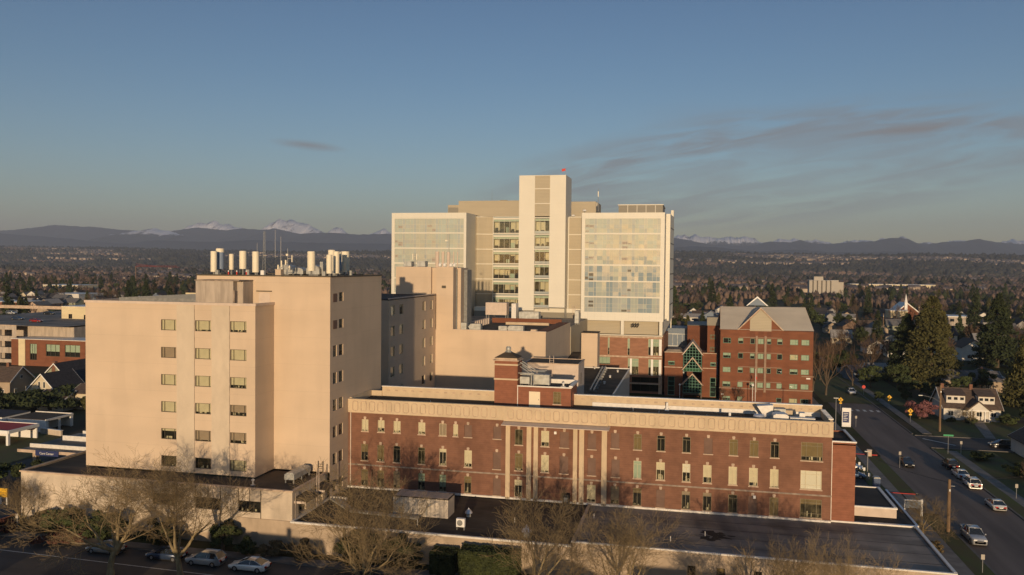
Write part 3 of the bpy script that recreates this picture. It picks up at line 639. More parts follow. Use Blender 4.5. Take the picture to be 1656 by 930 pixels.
# masts
def mast(x, y, z0, z1, lb, r_=0.06, arms=(), lattice=False, name='antenna_mast', mt='steel'):
    if 104 < y < 125: q_ = y/108.0; x *= q_; z1 = 36+(z1-36)*q_
    th = thing(name, lb, 'antenna', (x, y, z0))
    b_ = MB()
    if lattice:
        q = 0.22
        for dx, dy in ((-q, -q), (q, -q), (0, q)): b_.tube((x+dx, y+dy, z0), (x+dx*0.4, y+dy*0.4, z1), 0.03, n=4)
        n_ = int((z1-z0)/0.5)
        for i in range(n_):
            t_ = i/n_; zz = z0+(z1-z0)*t_; s_ = 1-0.6*t_
            b_.tube((x-q*s_, y-q*s_, zz), (x+q*s_, y-q*s_, zz+0.45), 0.015, n=4)
    else: b_.tube((x, y, z0), (x, y, z1), r_, r_*0.5, 6)
    b_.build('pole', mt, th)
    b_ = MB(); b_.box(x-0.3, x+0.3, y-0.3, y+0.3, z0, z0+0.08); b_.build('base', 'dull_metal', th)
    for dx, dz, ww, hh in arms:
        b_ = MB(); b_.box(x+dx-ww/2, x+dx+ww/2, y-0.08, y+0.08, z0+dz, z0+dz+hh); b_.tube((x, y, z0+dz+hh/2), (x+dx, y, z0+dz+hh/2), 0.025, n=4); b_.build('panel', 'radome', th)
    return th
mast(-62.5, 108, ZR, 38.9, 'thin whip mast left of the tall lattice mast', 0.04)
mast(-61.3, 110, ZR, 40.6, 'tall brownish lattice mast on the tall roof', lattice=True, mt='galv')
mast(-59.6, 112, ZR, 40.8, 'tall thin mast right of the lattice mast', 0.05)
mast(-58.7, 109, ZR, 39.8, 'thin mast behind the small peach box', 0.05)
mast(-57.6, 108, ZR, 38.1, 'short busy mast with panels and a dish beside the curved ducts', 0.06, ((-0.3, 1.6, 0.2, 0.7), (0.3, 0.9, 0.2, 0.6), (-0.1, 2.9, 0.3, 0.3), (0.7, 2.0, 0.12, 1.0), (-0.9, 0.3, 0.2, 0.8)))
mast(-56.3, 103.6, ZR, 36.5, 'short mast with white panels right above the small peach box', 0.07, ((-0.4, 1.0, 0.18, 0.6), (0.1, 1.3, 0.18, 0.9)))
mast(-65.3, 119, ZR, 37.3, 'thin dark pipe mast at the back left of the tall roof', 0.04, mt='dull_metal')
mast(-53.6, 116, ZR, 37.3, 'thin mast behind the curved ducts', 0.04)
th = thing('roof_box', 'small peach stucco box on the front edge of the tall roof', 'roof box', (-56.1, 102.9, ZR)); b_ = MB(); b_.box(-56.54, -55.7, 102.47, 103.3, 34.0, 35.05); b_.build('box', 'stucco', th); b_ = MB(); b_.box(-56.6, -55.64, 102.41, 103.36, 35.05, 35.1); b_.build('cap', 'stucco_trim', th)
for x, rd, lb in ((-59.3, 0.8, 'curved grey ventilation duct behind the small peach box'), (-54.6, 0.8, 'curved grey ventilation duct left of the widest shroud'), (-57.2, 0.6, 'small curved duct between the larger ducts')):
    th = thing('ventilation_duct', lb, 'duct', (x, 111, ZR)); b_ = MB()
    b_.prism([(x-1.2, ZR+0.25), (x+0.9, ZR+0.25), (x+0.9, ZR+rd*0.9+0.25), (x+0.75, ZR+rd*1.5+0.1), (x+0.4, ZR+rd*1.9), (x-0.1, ZR+rd*2.05), (x-0.5, ZR+rd*1.9), (x-0.7, ZR+rd*1.5), (x-1.2, ZR+rd*1.4)], 'y', 110.2, 112.4)
    b_.build('hood', 'galv', th)
    b_ = MB(); b_.box(x-0.9, x+0.6, 110.4, 112.2, ZR, ZR+0.25); b_.build('curb', 'dull_metal', th)
th = thing('rooftop_air_unit', 'pale green-grey air handler between the ducts and the widest shroud', 'air unit', (-52.8, 112, ZR)); b_ = MB(); b_.box(-54.0, -50.8, 111, 113.5, ZR+0.3, ZR+2.1); b_.build('casing', 'galv', th); b_ = MB(); b_.box(-53.8, -51.0, 111.2, 113.3, ZR, ZR+0.3); b_.build('frame', 'dull_metal', th)
th = thing('rooftop_air_unit', 'low green-grey air handler behind the short busy mast', 'air unit', (-59, 113, ZR)); b_ = MB(); b_.box(-60.6, -58.6, 112.4, 114.4, ZR+0.2, ZR+1.3); b_.build('casing', 'galv', th); b_ = MB(); b_.box(-60.4, -58.8, 112.6, 114.2, ZR, ZR+0.2); b_.build('frame', 'dull_metal', th)
for i, x in enumerate((-64.3, -63.0, -61.5)):
    th = thing('marker_post', 'orange and white marker post at the front edge of the tall roof', 'post', (x, 103.4, ZR), 'orange marker posts on the tall roof'); b_ = MB(); b_.tube((x, 103.4, ZR), (x, 103.4, ZR+0.55), 0.09); b_.build('post', 'red', th); b_ = MB(); b_.tube((x, 103.4, ZR+0.55), (x, 103.4, ZR+0.75), 0.08); b_.build('cap', 'white', th)
for i, (x, y, h) in enumerate(((-66, 103.3, .5), (-59.0, 103.5, .55), (-50.2, 104.5, .5), (-49.6, 112, .6), (-62.8, 106, .6))):
    th = thing('equipment_cabinet', ('small grey cabinet right of the leftmost shroud', 'white cabinet right of the lone cream shroud', 'grey cabinet right of the widest shroud', 'grey cabinet inside the right shroud cluster', 'grey cabinet by the marker posts')[i], 'cabinet', (x, y, ZR))
    b_ = MB(); b_.box(x-0.25, x+0.25, y-0.2, y+0.2, ZR+0.12, ZR+h+0.25); b_.build('box', 'galv' if i != 1 else 'white', th); b_ = MB(); b_.box(x-0.2, x+0.2, y-0.15, y+0.15, ZR, ZR+0.12); b_.build('base', 'dull_metal', th)

# ------------------------------------------------------------------ brick building
bb = thing('brick_hospital_building', 'long red brick hospital building with cream panelled parapet and flat columns', 'building', (-14, 109, 0))
BW = []   # x0,x1,z0,z1,style,blind,drop,room,frame
def bw(x0, x1, z0, z1, *a): BW.append((x0, x1, z0, z1)+a)
r1 = [(-46.25, -45.23, 'casement', 'blind_cream', .9), (-43.79, -42.78, 'casement', 'blind_cream', .68), (-41.4, -40.36, 'casement', 'blind_cream', .82), (-37.7, -36.66, 'casement', 'blind_cream', .8),
      (-34.6, -33.56, 'casement', 'blind_taupe', 1), (-32.55, -31.85, 'single', 'blind_cream', .84), (-30.93, -29.84, 'x', 0, 0), (-26.77, -25.65, 'x', 0, 0), (-23.69, -22.6, 'casement', None, 1),
      (-20.03, -18.93, 'casement', 'blind_cream', .75), (-17.44, -16.21, 'x', 0, 0), (-13.63, -12.5, 'x', 0, 0), (-10.5, -9.4, 'x', 0, 0), (-7.48, -6.44, 'offset', 'blind_olive', 1), (-4.42, -3.37, 'offset', None, 1), (-1.11, -0.08, 'offset', None, 1),
      (1.64, 2.73, 'x', 0, 0), (4.85, 5.91, 'offset', 'blind_olive', 1), (7.41, 8.47, 'offset', 'blind_olive', 1), (9.97, 11.02, 'offset', None, 1)]
for x0, x1, st, bl, dr in r1:
    lowp = -25 < x0 < -12
    bw(x0, x1, (11.97 if x0 < -25 else (11.3 if lowp else 11.6)), 13.66 if not lowp else 13.43, st, bl, dr)
r2 = [(-46.3, -45.28, 'transom', 'blind_olive', .5), (-43.84, -42.82, 'transom', 'blind_olive', .9), (-41.4, -40.38, 'transom', None, 1), (-37.71, -36.68, 'transom', None, 1), (-34.55, -33.53, 'transom', 'blind_cream', .22), (-30.9, -29.82, 'transom', 'blind_cream', .8),
      (-26.78, -25.67, 'x', 0, 0), (-23.66, -22.57, 'transom', 'blind_olive', .9), (-20.0, -18.93, 'transom', 'blind_cream', .92), (-17.44, -16.25, 'x', 0, 0), (-13.6, -12.5, 'x', 0, 0), (-10.4, -9.3, 'x', 0, 0), (-7.47, -6.43, 'transom', 'blind_green', 1), (-4.47, -3.36, 'transom', 'blind_cream', .45), (-1.08, -0.06, 'transom', 'curtain', .5),
      (1.58, 2.65, 'transom', 'blind_cream', .7), (4.81, 5.87, 'transom', 'blind_cream', 1), (7.37, 8.46, 'transom', 'blind_cream', .82), (9.97, 11.01, 'transom', 'blind_cream', .95)]
for x0, x1, st, bl, dr in r2: bw(x0, x1, 7.75, 10.1, st, bl, dr)
r3 = [(-46.28, -45.26, 'transom', 'blind_olive', .7), (-43.82, -42.8, 'transom', 'blind_olive', .5), (-41.38, -40.37, 'transom', 'blind_taupe', .85), (-37.69, -36.65, 'transom', 'blind_green', .55), (-34.55, -33.52, 'transom', 'blind_green', .75), (-30.87, -29.87, 'transom', 'blind_olive', .4),
      (-26.74, -25.63, 'x', 0, 0), (-23.69, -22.62, 'transom', 'blind_cream', .35), (-13.65, -12.5, 'transom', 'blind_cream', .85), (-10.45, -9.35, 'transom', 'blind_taupe', .8), (-7.49, -6.38, 'transom', 'blind_olive', .3), (-4.42, -3.3, 'x', 0, 0), (-1.11, -0.04, 'offset', 'blind_taupe', .2), (1.6, 2.69, 'offset', 'blind_taupe', .2), (4.83, 5.94, 'offset', None, 1), (7.33, 8.42, 'x', 0, 0), (9.96, 11.05, 'offset', 'blind_olive', 1)]
for x0, x1, st, bl, dr in r3: bw(x0, x1, 4.1, 6.45, st, bl, dr)
bw(13.7, 16.3, 11.48, 13.82, 'lattice', 'blind_olive', .8); bw(13.69, 16.26, 7.81, 10.19, 'lattice', 'curtain', 1); bw(13.7, 16.3, 4.18, 6.54, 'lattice', 'blind_olive', .3)
b_ = MB(); facade(b_, (0, 108.6, 0), UX, NY, -48.28, 17.4, 3.7, 14.7, [h[:4] for h in BW], 0.16)
b_.face([(17.4, 108.6, 0), (17.4, 117, 0), (17.4, 117, 15), (17.4, 108.6, 15)])
b_.face([(-48.28, 117, 0), (17.4, 117, 0), (17.4, 117, 15), (-48.28, 117, 15)])
b_.build('brick_wall', 'brick', bb)
b_ = MB()   # cream parapet with raised rounded panels
b_.box(-48.28, 17.5, 108.42, 108.9, 14.62, 16.5)
b_.box(-25.2, -10.9, 108.05, 108.41, 14.62, 16.62)
b_.box(-48.28, 17.56, 108.36, 108.95, 16.5, 16.58)
b_.build('parapet', 'sandstone', bb)
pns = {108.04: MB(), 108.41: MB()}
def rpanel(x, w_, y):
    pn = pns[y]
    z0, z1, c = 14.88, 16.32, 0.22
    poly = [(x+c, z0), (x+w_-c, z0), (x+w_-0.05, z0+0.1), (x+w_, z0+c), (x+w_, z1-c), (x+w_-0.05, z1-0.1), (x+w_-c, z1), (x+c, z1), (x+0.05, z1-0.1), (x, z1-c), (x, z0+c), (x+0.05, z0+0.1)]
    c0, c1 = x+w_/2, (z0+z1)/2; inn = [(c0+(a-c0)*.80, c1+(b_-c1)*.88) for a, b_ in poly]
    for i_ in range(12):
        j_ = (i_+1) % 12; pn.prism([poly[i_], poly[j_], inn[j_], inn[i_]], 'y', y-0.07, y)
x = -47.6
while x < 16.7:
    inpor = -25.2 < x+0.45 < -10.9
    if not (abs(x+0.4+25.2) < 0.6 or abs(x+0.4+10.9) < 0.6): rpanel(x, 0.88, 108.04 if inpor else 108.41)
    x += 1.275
for pn in pns.values(): pn.build('parapet_relief', 'sandstone_lo', bb)  # darker stone colour stands in for the shaded grooves round the panels
b_ = MB(); b_.prism([(108.6, 14.6), (108.6, 14.35), (106.5, 14.28), (106.5, 14.36)], 'x', -25.2, -10.6); b_.build('portico_canopy', 'stucco_trim', bb)
for a, c in ((-24.94, -24.33), (-22.0, -21.36), (-21.02, -20.42), (-15.58, -15.01), (-14.75, -14.1), (-11.72, -11.02)):
    b_ = MB(); b_.box(a, c, 108.35, 108.6, 3.8, 14.3); b_.box(a+0.12, a+0.22, 108.31, 108.36, 3.8, 14.3); b_.box(c-0.22, c-0.12, 108.31, 108.36, 3.8, 14.3); b_.build('column', 'sandstone', bb)
b_ = MB(); b_.box(-48.28, 17.44, 108.54, 108.62, 7.0, 7.2); b_.build('stone_band', 'band', bb)
b_ = MB(); b_.box(-48.28, 17.4, 108.35, 108.6, 3.75, 4.0); b_.build('flashing', 'cap', bb)
b_ = MB(); b_.box(-48.0, 17.2, 108.95, 116.6, 15.6, 15.75); b_.build('roof', 'roof_dark', bb)
b_ = MB(); b_.box(-46.3, 17.3, 116.6, 117.0, 15.0, 17.25); b_.box(-48.2, -46.3, 116.4, 117.0, 15.0, 16.6); b_.box(17.15, 17.5, 108.95, 117.0, 15.0, 16.7); b_.box(-48.28, -47.95, 108.95, 116.4, 15.0, 16.7)
b_.build('back_parapet', 'sandstone', bb)
b_ = MB(); b_.box(-46.35, 17.35, 116.45, 117.1, 17.25, 17.36); b_.box(-14.0, 17.1, 116.35, 116.59, 15.75, 16.35); b_.build('metal_coping', 'cap', bb)
b_ = MB(); yy = 109.4
while yy < 116.2: b_.box(17.05, 17.65, yy, yy+0.62, 16.7, 16.85); yy += 1.05
b_.build('coping_blocks', 'cap', bb)
b_ = MB()
for x in np.arange(-45.5, 16.5, 1.3): b_.lathe((x, 116.58, 16.45), [(0.22, 0), (0.2, 0.05)], 8) if False else b_.box(x, x+0.45, 116.53, 116.6, 16.62, 16.82)
b_.build('back_relief', 'sandstone_lo', bb)
inf = MB()
for i, (x0, x1, z0, z1, st, bl, dr) in enumerate(BW):
    if st == 'x':
        b_ = MB(); b_.box(x0+0.01, x1-0.01, 108.68, 108.75, z0+0.01, z1-0.01); f = b_.build('blocked_window', 'infill', bb)
        b_ = MB(); b_.box(x0-0.09, x1+0.09, 108.5, 108.66, z0-0.13, z0-0.004); b_.build('sill', 'sandstone_lo', f)
        if z1 > 6.5 or True:
            c = (x0+x1)/2; b_ = MB(); b_.prism([(c-0.14, z1+0.02), (c+0.14, z1+0.02), (c+0.20, z1+0.30), (c+0.16, z1+0.42), (c-0.16, z1+0.42), (c-0.20, z1+0.30)], 'y', 108.53, 108.6); b_.build('keystone', 'sandstone_lo', f)
    else:
        big = x1-x0 > 2
        fm = 'frame_olive' if (z0 > 9 and x0 > -12) or (z0 < 6.6 and not bl in ('blind_cream',)) or bl in (None, 'blind_olive') else 'frame_cream'
        if big: fm = 'frame_olive' if z0 > 11 or z0 < 5 else 'frame_cream'
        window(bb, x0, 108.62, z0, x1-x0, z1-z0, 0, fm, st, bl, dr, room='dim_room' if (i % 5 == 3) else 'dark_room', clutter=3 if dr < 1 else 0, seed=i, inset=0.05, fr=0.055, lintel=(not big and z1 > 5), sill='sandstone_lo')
b_ = MB(); b_.tube((-47.9, 108.5, 4.0), (-47.9, 108.5, 14.6), 0.08); b_.build('downpipe', 'stucco_trim', bb)
b_ = MB(); b_.tube((-46.8+2.2, 108.5, 4.0), (-44.6, 108.5, 6.5), 0.06); b_.build('downpipe', 'frame_bronze', bb)
for x, z in ((-18.2, 13.1), (7.9, 6.2)): b_ = MB(); b_.box(x, x+0.32, 108.35, 108.6, z, z+0.35); b_.build('wall_box', 'white', bb)
# brick end wing
b_ = MB(); facade(b_, (0, 109.05, 0), UX, NY, 17.42, 20.3, 0, 13.95); facade(b_, (20.3, 0, 0), UY, NX, 109.05, 117, 0, 13.95, [(110.5, 111.5, 8, 10), (113.5, 114.5, 8, 10)], .15); b_.face([(17.4, 117, 0), (20.3, 117, 0), (20.3, 117, 13.95), (17.4, 117, 13.95)]); b_.build('end_wall', 'brick_bright', bb)
b_ = MB(); b_.box(17.45, 20.3, 109.05, 117, 13.6, 13.75); b_.build('end_roof', 'roof_brown', bb)
b_ = MB(); b_.box(17.43, 20.4, 108.95, 109.25, 13.95, 14.12); b_.box(20.05, 20.4, 109.25, 117.1, 13.95, 14.12); b_.box(17.40, 17.52, 108.9, 109.05, 3.8, 13.95); b_.build('end_coping', 'cap', bb)

# penthouse with pyramid-roofed brick tower
pt = thing('brick_stair_tower', 'square brick stair tower with pyramid roof on the brick building', 'tower', (-26.2, 114.5, 15.75))
b_ = MB(); b_.box(-27.9, -24.5, 113.6, 116.6, 15.7, 22.2); b_.build('shaft', 'brick_bright', pt)
for z in (21.55, 19.45): b_ = MB(); b_.box(-27.98, -24.42, 113.52, 116.68, z, z+0.22); b_.build('stone_band', 'sandstone', pt)
b_ = MB(); b_.box(-28.1, -24.3, 113.4, 116.8, 22.2, 22.35); b_.box(-27.8, -24.6, 113.7, 116.5, 22.35, 22.62); b_.build('cornice', 'sandstone_lo', pt)
b_ = MB(); A = [(-27.95, 113.55, 22.62), (-24.45, 113.55, 22.62), (-24.45, 116.65, 22.62), (-27.95, 116.65, 22.62)]; T_ = (-26.2, 115.1, 23.6)
for i in range(4): b_.face([A[i], A[(i+1) % 4], T_])
b_.face(A); b_.build('pyramid_roof', 'roof_brown', pt)
b_ = MB(); b_.box(-26.65, -25.75, 114.7, 115.5, 23.25, 23.45); b_.lathe((-26.2, 115.1, 23.45), [(0.22, 0), (0.36, 0.1), (0.4, 0.35), (0.34, 0.62), (0.2, 0.72)], 14); b_.build('turbine_vent', 'galv', pt, smooth=True)
ph_ = thing('brick_roof_penthouse', 'low brick penthouse with cream door beside the stair tower', 'penthouse', (-20.5, 114, 15.75))
b_ = MB(); facade(b_, (0, 113.3, 0), UX, NY, -24.5, -16.7, 15.7, 18.65, [(-19.22, -18.1, 16.35, 18.1)], .15)
facade(b_, (-16.7, 0, 0), UY, NX, 113.3, 119.3, 14, 18.65, [(115.2, 115.9, 16.5, 17.7)], .15); b_.face([(-24.5, 119.3, 15), (-16.7, 119.3, 15), (-16.7, 119.3, 18.65), (-24.5, 119.3, 18.65)]); b_.face([(-24.5, 116.6, 15.7), (-24.5, 119.3, 15), (-24.5, 119.3, 18.65), (-24.5, 116.6, 18.65)]); b_.build('wall', 'brick_bright', ph_)
b_ = MB(); b_.box(-24.5, -16.9, 113.5, 119.1, 18.4, 18.5); b_.build('roof', 'roof_dark', ph_)
b_ = MB(); b_.box(-24.45, -16.6, 113.2, 113.5, 18.65, 18.82); b_.box(-17.0, -16.5, 113.5, 119.4, 18.75, 19.0); b_.box(-20.5, -17.0, 119.0, 119.4, 18.5, 19.1); b_.build('coping', 'cap', ph_)
b_ = MB(); b_.box(-24.42, -24.32, 113.2, 113.3, 15.8, 18.65); b_.build('downpipe', 'cap', ph_)
b_ = MB(); b_.box(-22.7, -21.1, 113.22, 113.3, 15.8, 18.0); d_ = b_.build('door', 'door_cream', ph_); b_ = MB(); b_.box(-21.35, -21.25, 113.15, 113.22, 16.8, 16.95); b_.build('handle', 'dull_metal', d_)
window(ph_, -19.22, 113.35, 16.35, 1.12, 1.75, 0, 'frame_olive', 'sash', 'blind_olive', .85, inset=0.04, room='dim_room', sill='sandstone_lo')
for x0, x1, y0, z0, z1, lb in ((-24.3, -22.9, 114.4, 18.9, 19.9, 'green-grey air unit nearest the stair tower on the penthouse'), (-22.5, -20.2, 115.6, 18.7, 20.1, 'pair of green-grey condenser units in the middle of the penthouse roof')):
    th = thing('rooftop_air_unit', lb, 'air unit', ((x0+x1)/2, y0, 18.5)); b_ = MB(); b_.box(x0, x1, y0, y0+1.2, z0, z1); b_.build('casing', 'galv', th)
    b_ = MB()
    for px_ in (x0+0.05, x1-0.15): b_.box(px_, px_+0.1, y0+0.05, y0+0.15, 18.5, z0); b_.box(px_, px_+0.1, y0+1.05, y0+1.15, 18.5, z0)
    b_.build('legs', 'dull_metal', th)
th = thing('roof_vent', 'small white capped vent at the right end of the penthouse roof', 'vent', (-17.9, 114.2, 18.5)); b_ = MB(); b_.box(-18.25, -17.6, 113.9, 114.5, 18.5, 18.85); b_.build('base', 'galv', th); b_ = MB(); b_.lathe((-17.92, 114.2, 18.85), [(0.12, 0), (0.12, 0.25), (0.22, 0.3), (0.05, 0.5)], 10); b_.build('cap', 'white', th)
th = thing('steel_gantry', 'steel stair gantry between the stair tower and the cream plant room', 'stairs', (-23.5, 117, 18.5)); b_ = MB()
for y in (115.0, 116.4): b_.tube((-24.4, y, 21.9), (-22.3, y, 20.6), 0.06); b_.tube((-24.4, y, 21.3), (-22.6, y, 20.1), 0.06); b_.tube((-22.3, y, 20.6), (-20.8, y+0.6, 20.6), 0.05)
b_.tube((-22.6, 114.3, 18.5), (-22.6, 114.3, 20.5), 0.09); b_.tube((-22.3, 114.3, 18.5), (-22.3, 114.3, 20.5), 0.07)
b_.box(-24.4, -21.0, 115.0, 116.4, 20.1, 20.2); b_.box(-24.5, -22.2, 114.2, 114.5, 20.4, 20.5); b_.build('frame', 'galv', th)

# roof gear on the right end of the brick building
th = thing('duct_scoop', 'pale angled duct scoop on the right end of the brick roof', 'duct', (9.9, 114.4, 15.75)); b_ = MB()
b_.prism([(8.6, 17.3), (10.7, 17.5), (10.7, 16.2), (9.8, 16.0), (9.4, 16.1)], 'y', 113.8, 115.2); b_.box(9.7, 10.7, 113.9, 115.1, 15.75, 16.2); b_.build('hood', 'cap', th)
th = thing('rooftop_air_unit', 'low pale metal duct unit in front of the duct scoop', 'air unit', (12.5, 111, 15.75)); b_ = MB(); b_.box(10.4, 12.3, 110.2, 112.4, 15.95, 16.75); b_.prism([(10.4, 16.75), (12.3, 16.75), (11.9, 16.95), (10.8, 16.95)], 'y', 110.3, 112.3); b_.box(12.5, 15.6, 110.4, 111.4, 15.95, 16.55); b_.box(13.8, 14.5, 111.6, 112.8, 15.75, 17.0); b_.build('casing', 'cap', th); b_ = MB(); b_.box(10.6, 12.1, 110.4, 112.2, 15.75, 15.95); b_.box(12.7, 15.4, 110.5, 111.3, 15.75, 15.95); b_.build('curb', 'galv', th)
th = thing('rooftop_air_unit', 'grey box unit behind the duct scoop by the back parapet', 'air unit', (12.3, 115.3, 15.75)); b_ = MB(); b_.box(10.9, 12.4, 114.6, 116.0, 15.85, 16.9); b_.build('casing', 'galv', th); b_ = MB(); b_.box(12.4, 13.5, 114.7, 115.9, 15.85, 16.75); b_.build('side_box', 'sandstone', th); b_ = MB(); b_.box(11.0, 13.4, 114.8, 115.8, 15.75, 15.85); b_.build('curb', 'dull_metal', th)
th = thing('roof_vent', 'low round silver fan at the front of the brick roof left of the ducts', 'vent', (8.6, 110.6, 15.75)); b_ = MB(); b_.lathe((8.6, 110.6, 15.75), [(0.4, 0), (0.4, 0.6), (0.75, 0.75), (0.6, 0.98), (0.2, 1.05)], 16); b_.build('hood', 'silver', th); b_ = MB(); b_.lathe((9.2, 111.2, 15.75), [(0.3, 0), (0.3, 0.6), (0.45, 0.7), (0.1, 1.0)], 12); b_.build('cowl', 'cap', th)
for x, lb in ((-3.4, 'white pipe stub by the back parapet left of the duct scoop'), (4.9, 'small pale pipe stub at the front of the brick roof')):
    th = thing('vent_pipe', lb, 'pipe', (x, 115 if x < 0 else 110, 15.75)); y = 115.8 if x < 0 else 110.2; b_ = MB(); b_.tube((x, y, 15.75), (x, y, 16.9), 0.16); b_.build('pipe', 'white', th); b_ = MB(); b_.box(x-0.3, x+0.3, y-0.3, y+0.3, 15.75, 16.0); b_.build('base', 'white', th)
for x, y in ((-37.2, 112.5), (-31.0, 110.8), (-8, 114), (-4.4, 113.2), (-1, 112.4), (2, 111.9)):
    th = thing('vent_pipe', 'thin pale vent pipe standing on the dark roof of the brick building', 'pipe', (x, y, 15.75), 'thin vent pipes on the brick building roof'); b_ = MB(); b_.tube((x, y, 15.75), (x, y, 16.15), 0.05); b_.build('pipe', 'cap', th)

# ------------------------------------------------------------------ single storey front wings
fwg = thing('low_front_wing', 'single storey tan wing with flat gravel roof in front of the brick building', 'building', (-31, 100, 0))
b_ = MB(); facade(b_, (0, 92.0, 0), UX, NY, -48.6, -13.3, 0, 3.6, [(-41.6, -41.2, 0.2, 3.3)], 0.3); b_.build('wall', 'podium_base', fwg)
b_ = MB(); b_.box(-48.5, -13.3, 92.2, 108.34, 3.5, 3.62); b_.build('roof', 'roof_brown', fwg)
b_ = MB()
for y in (95.5, 98.7, 101.9, 105.1): b_.box(-48.3, -13.5, y, y+0.07, 3.62, 3.63)
b_.build('membrane_seams', 'roof_dark', fwg)
b_ = MB(); b_.box(-48.6, -13.3, 91.88, 92.2, 3.6, 3.82); b_.box(-48.62, -48.3, 92.2, 108.3, 3.62, 3.84); b_.build('coping', 'cap', fwg)
b_ = MB(); b_.box(-41.5, -41.25, 91.86, 91.95, 0, 3.6); b_.build('downpipe', 'frame_bronze', fwg)
gw = thing('low_grey_roof_wing', 'single storey wing with smooth grey roof at the bottom right', 'building', (7, 100, 0))
b_ = MB(); hs = [(x, x+0.9, 0.9, 2.3) for x in (-0.2, 3.0, 7.0, 10.2, 13.8, 17.5, 21.0)]; facade(b_, (0, 93.0, 0), UX, NY, -13.3, 27.5, 0, 3.8, hs, 0.2); b_.face([(27.5, 93, 0), (27.5, 108.6, 0), (27.5, 108.6, 3.8), (27.5, 93, 3.8)]); b_.face([(-13.3, 92, 0), (-13.3, 108.5, 0), (-13.3, 108.5, 3.9), (-13.3, 92, 3.9)]); b_.build('wall', 'podium_base', gw)
b_ = MB(); b_.box(-13.2, 27.3, 93.2, 108.34, 3.65, 3.72); b_.box(17.45, 27.3, 108.34, 109.0, 3.65, 3.72); b_.build('roof', 'roof_grey', gw)
b_ = MB(); b_.box(-13.45, 27.62, 92.88, 93.2, 3.8, 3.96); b_.box(27.3, 27.65, 93.2, 109.2, 3.8, 3.98); b_.box(17.45, 27.3, 108.9, 109.2, 3.75, 3.95); b_.build('coping', 'cap', gw)
b_ = MB(); b_.box(-13.45, -13.1, 93.2, 108.3, 3.65, 3.95); b_.build('edge_strip', 'sandstone_lo', gw)
b_ = MB()
for y in (96.0, 99.1, 102.2, 105.3): b_.box(-13.1, 27.3, y, y+0.09, 3.72, 3.732)
b_.build('membrane_seams', 'roof_dark', gw)
rn = random.Random(5); b_ = MB()
for i in range(26):
    x = 2.8+rn.gauss(0, 0.9)*1.0; y = 99.6+rn.gauss(0, 1.0); s = rn.uniform(0.15, 0.7); n_ = 9
    b_.face([(x+s*rn.uniform(.5, 1.1)*math.cos(2*math.pi*k/n_)*1.6, y+s*rn.uniform(.4, 1.1)*math.sin(2*math.pi*k/n_), 3.724+0.0006*i) for k in range(n_)])
b_.build('wet_patch', 'puddle', gw)
for i, h in enumerate(hs): window(gw, h[0], 93.06, h[2], 0.9, 1.4, 0, 'frame_bronze', 'single', 'blind_olive' if i % 2 else None, .7, inset=0.05)
# things on the low roof
th = thing('plant_enclosure', 'large pale sheet metal plant enclosure on the low gravel roof', 'enclosure', (-33.8, 99.5, 3.62)); b_ = MB(); b_.box(-37.5, -30.1, 98.4, 101.2, 3.62, 6.0); b_.build('cladding', 'corr_white', th); b_ = MB(); b_.box(-37.6, -30.0, 98.3, 101.3, 6.0, 6.08); 
b_.build('lid', 'roof_brown', th)
b_ = MB(); b_.box(-37.4, -30.2, 98.5, 101.1, 6.08, 6.1); 
for i in range(5): b_.box(-37.0+i*1.45, -36.6+i*1.45, 98.4, 101.2, 6.08, 6.13)
b_.build('ribs', 'sandstone_lo', th); b_ = MB(); b_.path([(-32.9, 98.2, 3.8), (-32.9, 98.2, 5.0), (-32.3, 98.2, 5.3)], 0.09); b_.box(-36.6, -36.2, 98.1, 98.4, 3.7, 5.2); b_.build('pipework', 'galv', th)
th = thing('roof_walkway', 'long grey duct crossing the low gravel roof in front of the plant enclosure', 'duct', (-41, 98, 3.62)); b_ = MB(); b_.prism([(-48.0, 101.9), (-47.0, 102.4), (-42.4, 98.0), (-33.5, 97.2), (-33.5, 96.6), (-43.0, 97.3)], 'z', 3.75, 4.0); b_.build('deck', 'galv', th)
b_ = MB()
for i in range(6): b_.box(-48.0+i*0.42, -47.8+i*0.42, 102.1, 102.6, 3.62, 4.15)
b_.build('slats', 'cap', th)
th = thing('condenser_unit', 'small white boxy condenser with round fan on the low gravel roof', 'air unit', (-27.3, 94.7, 3.62)); b_ = MB(); b_.box(-27.85, -26.8, 94.5, 95.0, 4.0, 5.0); b_.build('casing', 'white', th)
b_ = MB(); k = len(b_.v); b_.tube((-27.4, 94.5, 4.5), (-27.4, 94.46, 4.5), 0.36, n=16); b_.build('fan', 'dull_metal', th); b_ = MB()
for x in (-27.8, -26.9): b_.box(x, x+0.08, 94.5, 95.0, 3.62, 4.0)
b_.build('legs', 'dull_metal', th)
def cowl(x, y, s, lb):
    th = thing('roof_vent', lb, 'vent', (x, y, 3.62)); b_ = MB(); b_.lathe((x, y, 3.62), [(0.35*s, 0), (0.3*s, 0.45*s), (0.32*s, 0.5*s)], 14); b_.build('base', 'galv', th)
    b_ = MB(); b_.lathe((x, y, 3.62+0.5*s), [(0.55*s, 0), (0.5*s, 0.18*s), (0.3*s, 0.42*s), (0.12*s, 0.6*s), (0.02, 0.75*s)], 14); b_.build('hood', 'silver', th, smooth=True)
cowl(-27.8, 100.0, 0.9, 'round silver vent cowl behind the small white condenser'); cowl(-19.0, 94.2, 1.2, 'round silver vent cowl near the front edge by the bare tree')
th = thing('equipment_cabinet', 'dark cabinet standing against the brick wall on the low roof', 'cabinet', (-16.3, 107.9, 3.62)); b_ = MB(); b_.box(-16.8, -15.9, 107.4, 108.2, 3.62, 5.2); b_.build('box', 'black', th); b_ = MB(); b_.box(-16.6, -16.1, 107.36, 107.4, 4.2, 4.8); b_.build('panel', 'dull_metal', th)
